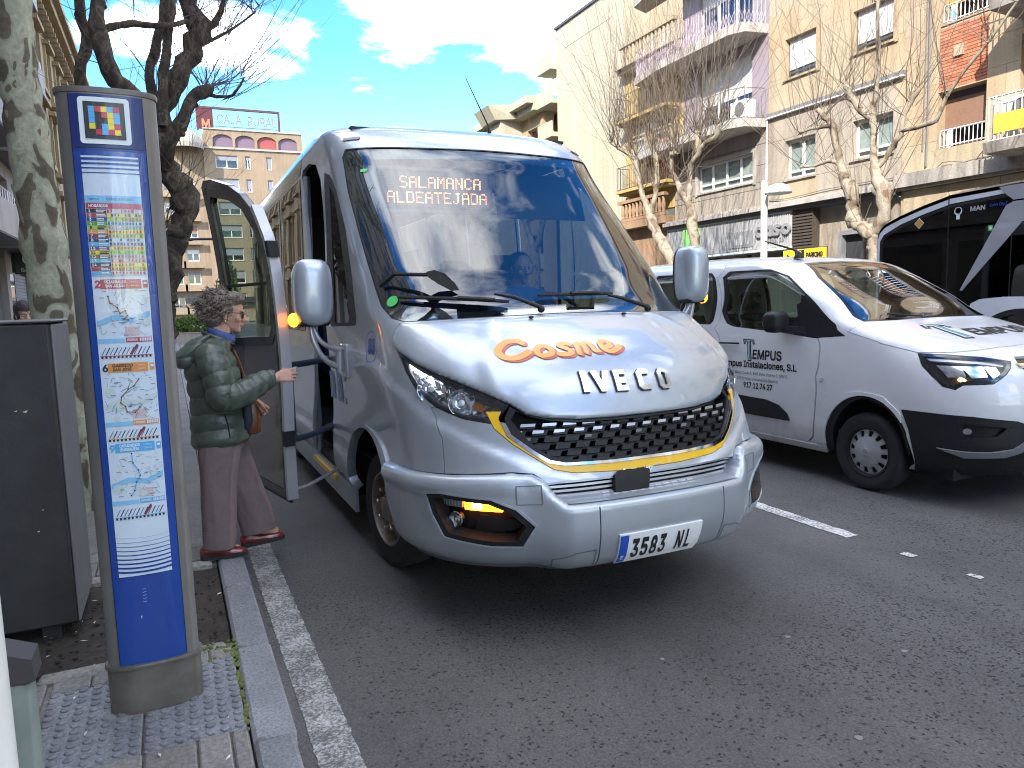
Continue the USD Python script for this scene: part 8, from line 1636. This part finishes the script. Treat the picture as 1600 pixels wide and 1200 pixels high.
for k in range(150):
    th, ph = rr.uniform(.55, 2 * np.pi - .55), rr.uniform(-.75, 1.35); d = np.array([math.cos(th) * math.cos(ph), math.sin(th) * math.cos(ph), math.sin(ph)])
    if d[0] > .35 and d[2] < .55: continue
    p = np.array([-.040, 0, .048]) + d * np.array([.112, .096, .096]); pts = [p]; dirv = np.array([-.7 + rr.normal(0, .3), d[1] * .4 + rr.normal(0, .4), -.5 + rr.normal(0, .35)])
    dirv -= d * (dirv @ d) * .8; dirv /= np.linalg.norm(dirv)
    for j in range(5): dirv = dirv + rr.normal(0, .28, 3) - d * .10; dirv /= np.linalg.norm(dirv); pts.append(pts[-1] + dirv * .014)
    locks.append(tube(headspace(np.array(pts)), [.004, .0085, .0095, .0085, .006, .002], 6))
for k in range(520):
    th, ph = rr.uniform(.5, 2 * np.pi - .5), rr.uniform(-.75, 1.4); d = np.array([math.cos(th) * math.cos(ph), math.sin(th) * math.cos(ph), math.sin(ph)])
    if d[0] > .4 and d[2] < .5: continue
    p = np.array([-.040, 0, .048]) + d * np.array([.118, .101, .101]); pts = [p]; dirv = np.array([-.7 + rr.normal(0, .35), d[1] * .4 + rr.normal(0, .45), -.5 + rr.normal(0, .4)]); dirv -= d * (dirv @ d) * .7; dirv /= np.linalg.norm(dirv)
    for j in range(5): dirv = dirv + rr.normal(0, .3, 3) - d * .06; dirv /= np.linalg.norm(dirv); pts.append(pts[-1] + dirv * .015)
    locks.append(tube(headspace(np.array(pts)), [.0014, .0026, .003, .0026, .0018, .0006], 4))
part(hp, 'locks', cat(*locks), 'hair_grey', True, kind='stuff')
# quilted jacket with hood, sleeves, hem and collar
jk = [loft([(.815, .232, YW, .150, .175, .10), (.84, .232, YW, .160, .185, .08), (.95, .226, YW, .152, .178, .05), (1.06, .222, YW, .142, .170, .0), (1.20, .214, YW, .146, .182, -.05), (1.30, .206, YW, .138, .192, -.1), (1.37, .208, YW, .118, .180, -.15), (1.42, .226, YW, .094, .130, -.2), (1.455, .250, YW, .076, .086, -.2)], 56, 120, .098, 2, .013),
      sleeve([shR + [-.005, .05, .025], shR + [.0, -.005, -.01], (shR + elR) / 2 + [-.005, -.012, 0], elR + [-.012, -.01, -.012], elR + [.06, .0, -.006], (elR + wrR) / 2 + [.02, 0, .0], wrR + [-.045, 0, 0]], [.072, .086, .080, .078, .074, .064, .048], .078, 5),
      sleeve([shL + [-.005, -.05, .025], shL, (shL + elL) / 2, elL, (elL + wrL) / 2, wrL + [-.02, 0, 0]], [.07, .084, .078, .074, .064, .048], .078, 8)]
part(wo, 'jacket', union(jk, .011, 2), 'jacket_green', True)
part(wo, 'jacket_cuff', sleeve([wrR + [-.055, 0, -.001], wrR + [-.028, 0, 0], wrR + [-.008, 0, .001]], [.046, .049, .046], .05, 3, steps=14, amp=.004), 'jacket_green', True)
hood = loft([(1.285, .075, YW, .045, .10, 0), (1.31, .070, YW, .062, .130, .1), (1.36, .078, YW, .072, .142, .25), (1.41, .110, YW, .078, .135, .35), (1.45, .150, YW, .074, .115, .35), (1.475, .175, YW, .055, .095, .3)], 40, 40, .075, 4, .008)
part(wo, 'jacket_hood', hood, 'jacket_green', True)
col = rings([ell(.268 - .01 * k, YW, 1.435 + .014 * k, .088 - .004 * k + q_, .092 - .003 * k + q_, 36, 2.2, -.35) for k, q_ in ((0, 0), (1, .006), (2, .007), (3, .003), (3, -.012), (2, -.014), (1, -.014))]); part(wo, 'jacket_collar', col, 'jacket_green', True)
part(wo, 'jacket_zip', cat(tube([(.372, YW, 1.28), (.380, YW, 1.10), (.395, YW, .86)], .006, 6)), 'black_plastic'); part(wo, 'jacket_pocket', tube([(.255, YW - .187, 1.01), (.268, YW - .190, .93), (.272, YW - .194, .87)], .004, 6), 'coat_black')
part(wo, 'scarf', rings([ell(.275, YW, 1.478 + z, .066 + a, .070 + a, 30, 2.1, -.4) for z, a in ((-.03, .0), (-.022, .010), (-.005, .013), (.012, .010), (.02, .0), (.012, -.012))]), 'scarf_blue', True)
# wide trousers, with creases
def leg_cloth(keys, seed):
    K = np.array(keys, float); zz = np.linspace(K[0, 0], K[-1, 0], 60); o = np.argsort(K[:, 0]); f = PchipInterpolator(K[o, 0], K[o, 1:]); R_ = []
    for z in zz:
        cx, cy, hx, hy, tl = f(z); r_ = ell(cx, cy, z, hx, hy, 40, 2.1, tl); c = np.array([cx, cy, z]); a = np.linspace(0, 2 * np.pi, 40, endpoint=False)
        fold = .010 * (meshkit.fbm(np.c_[np.cos(a) * 2.2, np.sin(a) * 2.2, np.full(40, z * 3.2)], 3, seed) - .5) * 2 + .006 * np.cos(a) ** 8 * np.sign(np.cos(a)) ; d = r_ - c; d[:, 2] = 0; d /= np.linalg.norm(d, axis=1)[:, None]; R_.append(r_ + d * fold[:, None])
    return rings(R_)
tr = [leg_cloth([(.90, .235, YW - .075, .135, .105, 0), (.80, .215, YW - .075, .125, .105, 0), (.60, .195, YW - .07, .105, .095, 0), (.40, .180, YW - .065, .100, .088, 0), (.235, .172, YW - .06, .098, .085, .05), (.182, .168, YW - .06, .092, .082, -.10)], 3),
      leg_cloth([(.90, .245, YW + .075, .135, .105, 0), (.80, .265, YW + .078, .125, .105, 0), (.62, .315, YW + .085, .110, .095, .1), (.45, .365, YW + .09, .105, .09, .12), (.28, .405, YW + .10, .107, .087, .15), (.205, .418, YW + .10, .105, .085, .16)], 6), loft([(.78, .24, YW, .12, .13, 0), (.84, .235, YW, .14, .165, 0), (.93, .23, YW, .13, .16, 0)], 40, 20)]
part(wo, 'trousers', union(tr, .014, 3), 'trousers_taupe', True)
def shoe(heel, yaw, pitch):
    o = lambda pts: np.array(pts)
    up = [m3.Manifold.batch_hull([m3.Manifold.sphere(r_, 20).scale([1, w, h]).translate(list(p)) for p, r_, w, h in (((.0, 0, .045), .040, .85, 1.0), ((.02, 0, .065), .034, .9, .9), ((.09, 0, .038), .042, .95, .8))]), m3.Manifold.batch_hull([m3.Manifold.sphere(r_, 20).scale([1, w, h]).translate(list(p)) for p, r_, w, h in (((.09, 0, .036), .043, .95, .85), ((.15, 0, .030), .044, 1.0, .62), ((.195, 0, .026), .036, 1.0, .60))])]
    s = heal(up, .012, 3); sole = extrude(sg.Point(0, 0).buffer(.038).union(sg.Point(.15, 0).buffer(.046)).union(sg.Point(.2, 0).buffer(.036)).convex_hull, .022); hb_ = extrude(sg.Point(0, 0).buffer(.036), .03)
    T_ = lambda m: xf(xf(m, ry=pitch), rz=yaw, t=heel)
    return T_(s), T_(cat(sole, xf(hb_, t=(0, 0, -.002)))), T_(cat(*[tube([(.075 + .018 * k, -.026, .064 - .008 * k), (.085 + .018 * k, 0, .072 - .008 * k), (.075 + .018 * k, .026, .064 - .008 * k)], .0035, 5) for k in range(3)]))
for h_, yw, pt_ in (((.100, YW - .06, PZ + .004), -.10, 0.0), ((.345, YW + .10, .115), -.05, -.10)):
    a_, b_, c_ = shoe(h_, yw, pt_); sh = part(wo, 'shoe', a_, 'shoe_red', True); part(sh, 'sole', b_, 'sole_dark', 40); part(sh, 'lace', c_, 'shoe_red', True)
cd = thing('card', 'small pale card held out by the person at the minibus door', 'card'); part(cd, 'sheet', hull([wrR + d_ for d_ in np.array([(.075, .012, .045), (.125, .020, .060), (.120, .030, .028), (.075, .026, .016), (.075, .014, .046), (.125, .022, .061)])]), 'card_paper')
bg = thing('handbag', 'small brown and navy handbag hanging at the front of the green jacket', 'handbag')
bc = np.array([.415, YW - .03, .975]); part(bg, 'pouch', rings([ell(bc[0] + dx, bc[1], bc[2] + z, hx, hy, 28, 3) for z, dx, hx, hy in ((-.11, 0, .03, .07), (-.10, 0, .045, .09), (-.03, 0, .052, .10), (.05, .0, .044, .095), (.09, 0, .03, .085), (.10, 0, .012, .08))]), 'bag_leather', True)
part(bg, 'side_panel', rings([ell(bc[0] - .028, bc[1] - .004, bc[2] + z, hx, hy, 28, 3) for z, hx, hy in ((-.105, .03, .072), (-.03, .042, .103), (.06, .036, .097), (.095, .015, .08))]), 'bag_navy', True); part(bg, 'flap_edge', tube([bc + d_ for d_ in np.array([(.03, -.09, .06), (.05, -.06, .01), (.056, 0, -.01), (.05, .06, .01), (.03, .09, .06)])], .005, 6), 'bag_leather')
part(bg, 'strap', tube(spline([bc + [.0, -.08, .09], bc + [-.02, -.085, .2], (.385, YW - .06, 1.22), (.345, YW - .02, 1.36), (.28, YW + .09, 1.45)], 24), .008, 6), 'bag_leather')
# person behind the cabinet: only the dark-haired crown and brow show, but the figure is whole
def stander(name, label, x, y, yaw, coat, hairm, sk, h=1.66):
    t = thing(name, label, 'person', (x, y, PZ - .045), yaw); s = h / 1.66
    hm_ = head_mesh((0, 0, 1.545), 0, .12, 1.0)
    b_ = chain([(-.02, 0, 1.47), (-.03, 0, 1.38), (-.02, 0, 1.05), (-.02, 0, .9)], [.05, .09, .12, .12], 16); a_ = []
    for e in (-1, 1): a_ += chain([(-.03, e * .17, 1.34), (-.02, e * .22, 1.08), (.06, e * .2, .86)], [.05, .04, .027]) + hand((.07, e * .2, .85), (.35, 0, -1), (.1, -e, 0), (.35, .4, .45, .5), .95, e) + chain([(-.02, e * .09, .88), (0, e * .09, .48), (-.02, e * .09, .06)], [.08, .055, .04]) + [capsule((-.03, e * .09, .035), (.12, e * .1, .03), .035, .03)]
    part(t, 'body', heal([hm_] + b_ + a_, .02, 3), sk, True)
    part(t, 'coat', union([loft([(.62, -.02, 0, .15, .19, 0), (.9, -.02, 0, .14, .185, 0), (1.2, -.025, 0, .14, .20, 0), (1.34, -.03, 0, .12, .19, 0), (1.42, -.02, 0, .08, .11, 0)], 36, 30), sleeve([(-.03, .12, 1.36), (-.03, .19, 1.33), (-.02, .235, 1.08), (.05, .205, .9)], [.06, .07, .062, .045], .2, 1), sleeve([(-.03, -.12, 1.36), (-.03, -.19, 1.33), (-.02, -.235, 1.08), (.05, -.205, .9)], [.06, .07, .062, .045], .2, 2)], .02, 2), coat, True)
    part(t, 'trousers', union([loft([(.9, -.02, 0, .12, .16, 0), (.78, -.02, 0, .12, .16, 0)], 30, 8)] + [loft([(.85, -.02, e * .085, .1, .09, 0), (.45, 0, e * .09, .075, .07, 0), (.08, -.02, e * .09, .07, .065, 0)], 28, 20) for e in (-1, 1)], .02, 2), 'coat_black', True)
    sp_ = m3.Manifold.sphere(1.0, 40).scale([.118, .094, .102]).translate([-.02, 0, 1.60]) + m3.Manifold.sphere(1.0, 30).scale([.08, .09, .12]).translate([-.055, 0, 1.53])
    c_ = sp_ - m3.Manifold.cube([.16, .26, .16], True).translate([.125, 0, 1.515]); q_ = c_.refine_to_length(.014).to_mesh(); v = np.asarray(q_.vert_properties)[:, :3]
    v = v + (v - [-.02, 0, 1.58]) * ((meshkit.fbm(v * np.array([18, 30, 14]), 3, 5) - .5) * .22)[:, None]; part(t, 'hair', (v, np.asarray(q_.tri_verts)), hairm, True)
    for e in (-1, 1): part(t, 'eye', ball((.083, e * .03, 1.55), (.007, .011, .007), 1), 'eye_white', True); part(t, 'eyebrow', tube([(.088, e * .016, 1.578), (.086, e * .034, 1.583), (.074, e * .05, 1.576)], .004, 5), hairm)
    return t
stander('person', 'dark-haired person in black whose brow shows above the grey cabinet', -1.22, 8.2, -72, 'coat_black', 'hair_black', 'skin', 1.66)
# driver behind the wheel
dr_ = thing('person', 'driver in a blue shirt seated behind the minibus windscreen', 'person'); dx, dy_ = 2.48, 5.18
hm_ = head_mesh((0, 0, 0), -math.pi / 2, .12, 1.0).translate([dx, dy_ - .02, 1.86])
bd = chain([(dx, dy_, 1.80), (dx, dy_ + .02, 1.70), (dx, dy_ + .04, 1.45), (dx, dy_ + .04, 1.2)], [.05, .09, .13, .14], 16)
for e in (-1, 1):
    bd += chain([(dx + e * .17, dy_ + .02, 1.64), (dx + e * .24, dy_ - .16, 1.42), (dx + e * .19, dy_ - .44, 1.53)], [.055, .045, .03]) + hand((dx + e * .19, dy_ - .45, 1.535), (-e * .1, -1, .3), (-e * .6, -.1, -.6), (.9, .95, 1, 1), .95, -e) + chain([(dx + e * .09, dy_ + .02, 1.20), (dx + e * .12, dy_ - .42, 1.18), (dx + e * .12, dy_ - .50, .75)], [.085, .06, .045]) + [capsule((dx + e * .12, dy_ - .48, .68), (dx + e * .12, dy_ - .66, .66), .04, .03)]
part(dr_, 'body', heal([hm_] + bd, .02, 3), 'skin_dark', True)
part(dr_, 'shirt', union([xf(loft([(1.16, dx, dy_ + .04, .175, .14, 0), (1.4, dx, dy_ + .04, .18, .15, 0), (1.6, dx, dy_ + .03, .20, .13, 0), (1.68, dx, dy_ + .02, .16, .10, 0), (1.74, dx, dy_ + .01, .07, .07, 0)], 36, 30))] + [sleeve([(dx + e * .12, dy_ + .02, 1.66), (dx + e * .18, dy_ + .01, 1.63), (dx + e * .245, dy_ - .16, 1.43), (dx + e * .20, dy_ - .38, 1.50)], [.06, .07, .06, .042], .3, 3) for e in (-1, 1)], .02, 2), 'shirt_blue', True)
hq = (m3.Manifold.sphere(1.0, 36).scale([.088, .108, .09]).translate([dx, dy_ + .012, 1.915]) - m3.Manifold.cube([.3, .16, .14], True).translate([dx, dy_ - .125, 1.84])).to_mesh(); part(dr_, 'hair', (np.asarray(hq.vert_properties)[:, :3], np.asarray(hq.tri_verts)), 'hair_black', True)
for e in (-1, 1): part(dr_, 'eye', ball((dx + e * .03, dy_ - .105, 1.872), (.011, .007, .007), 1), 'eye_white', True)
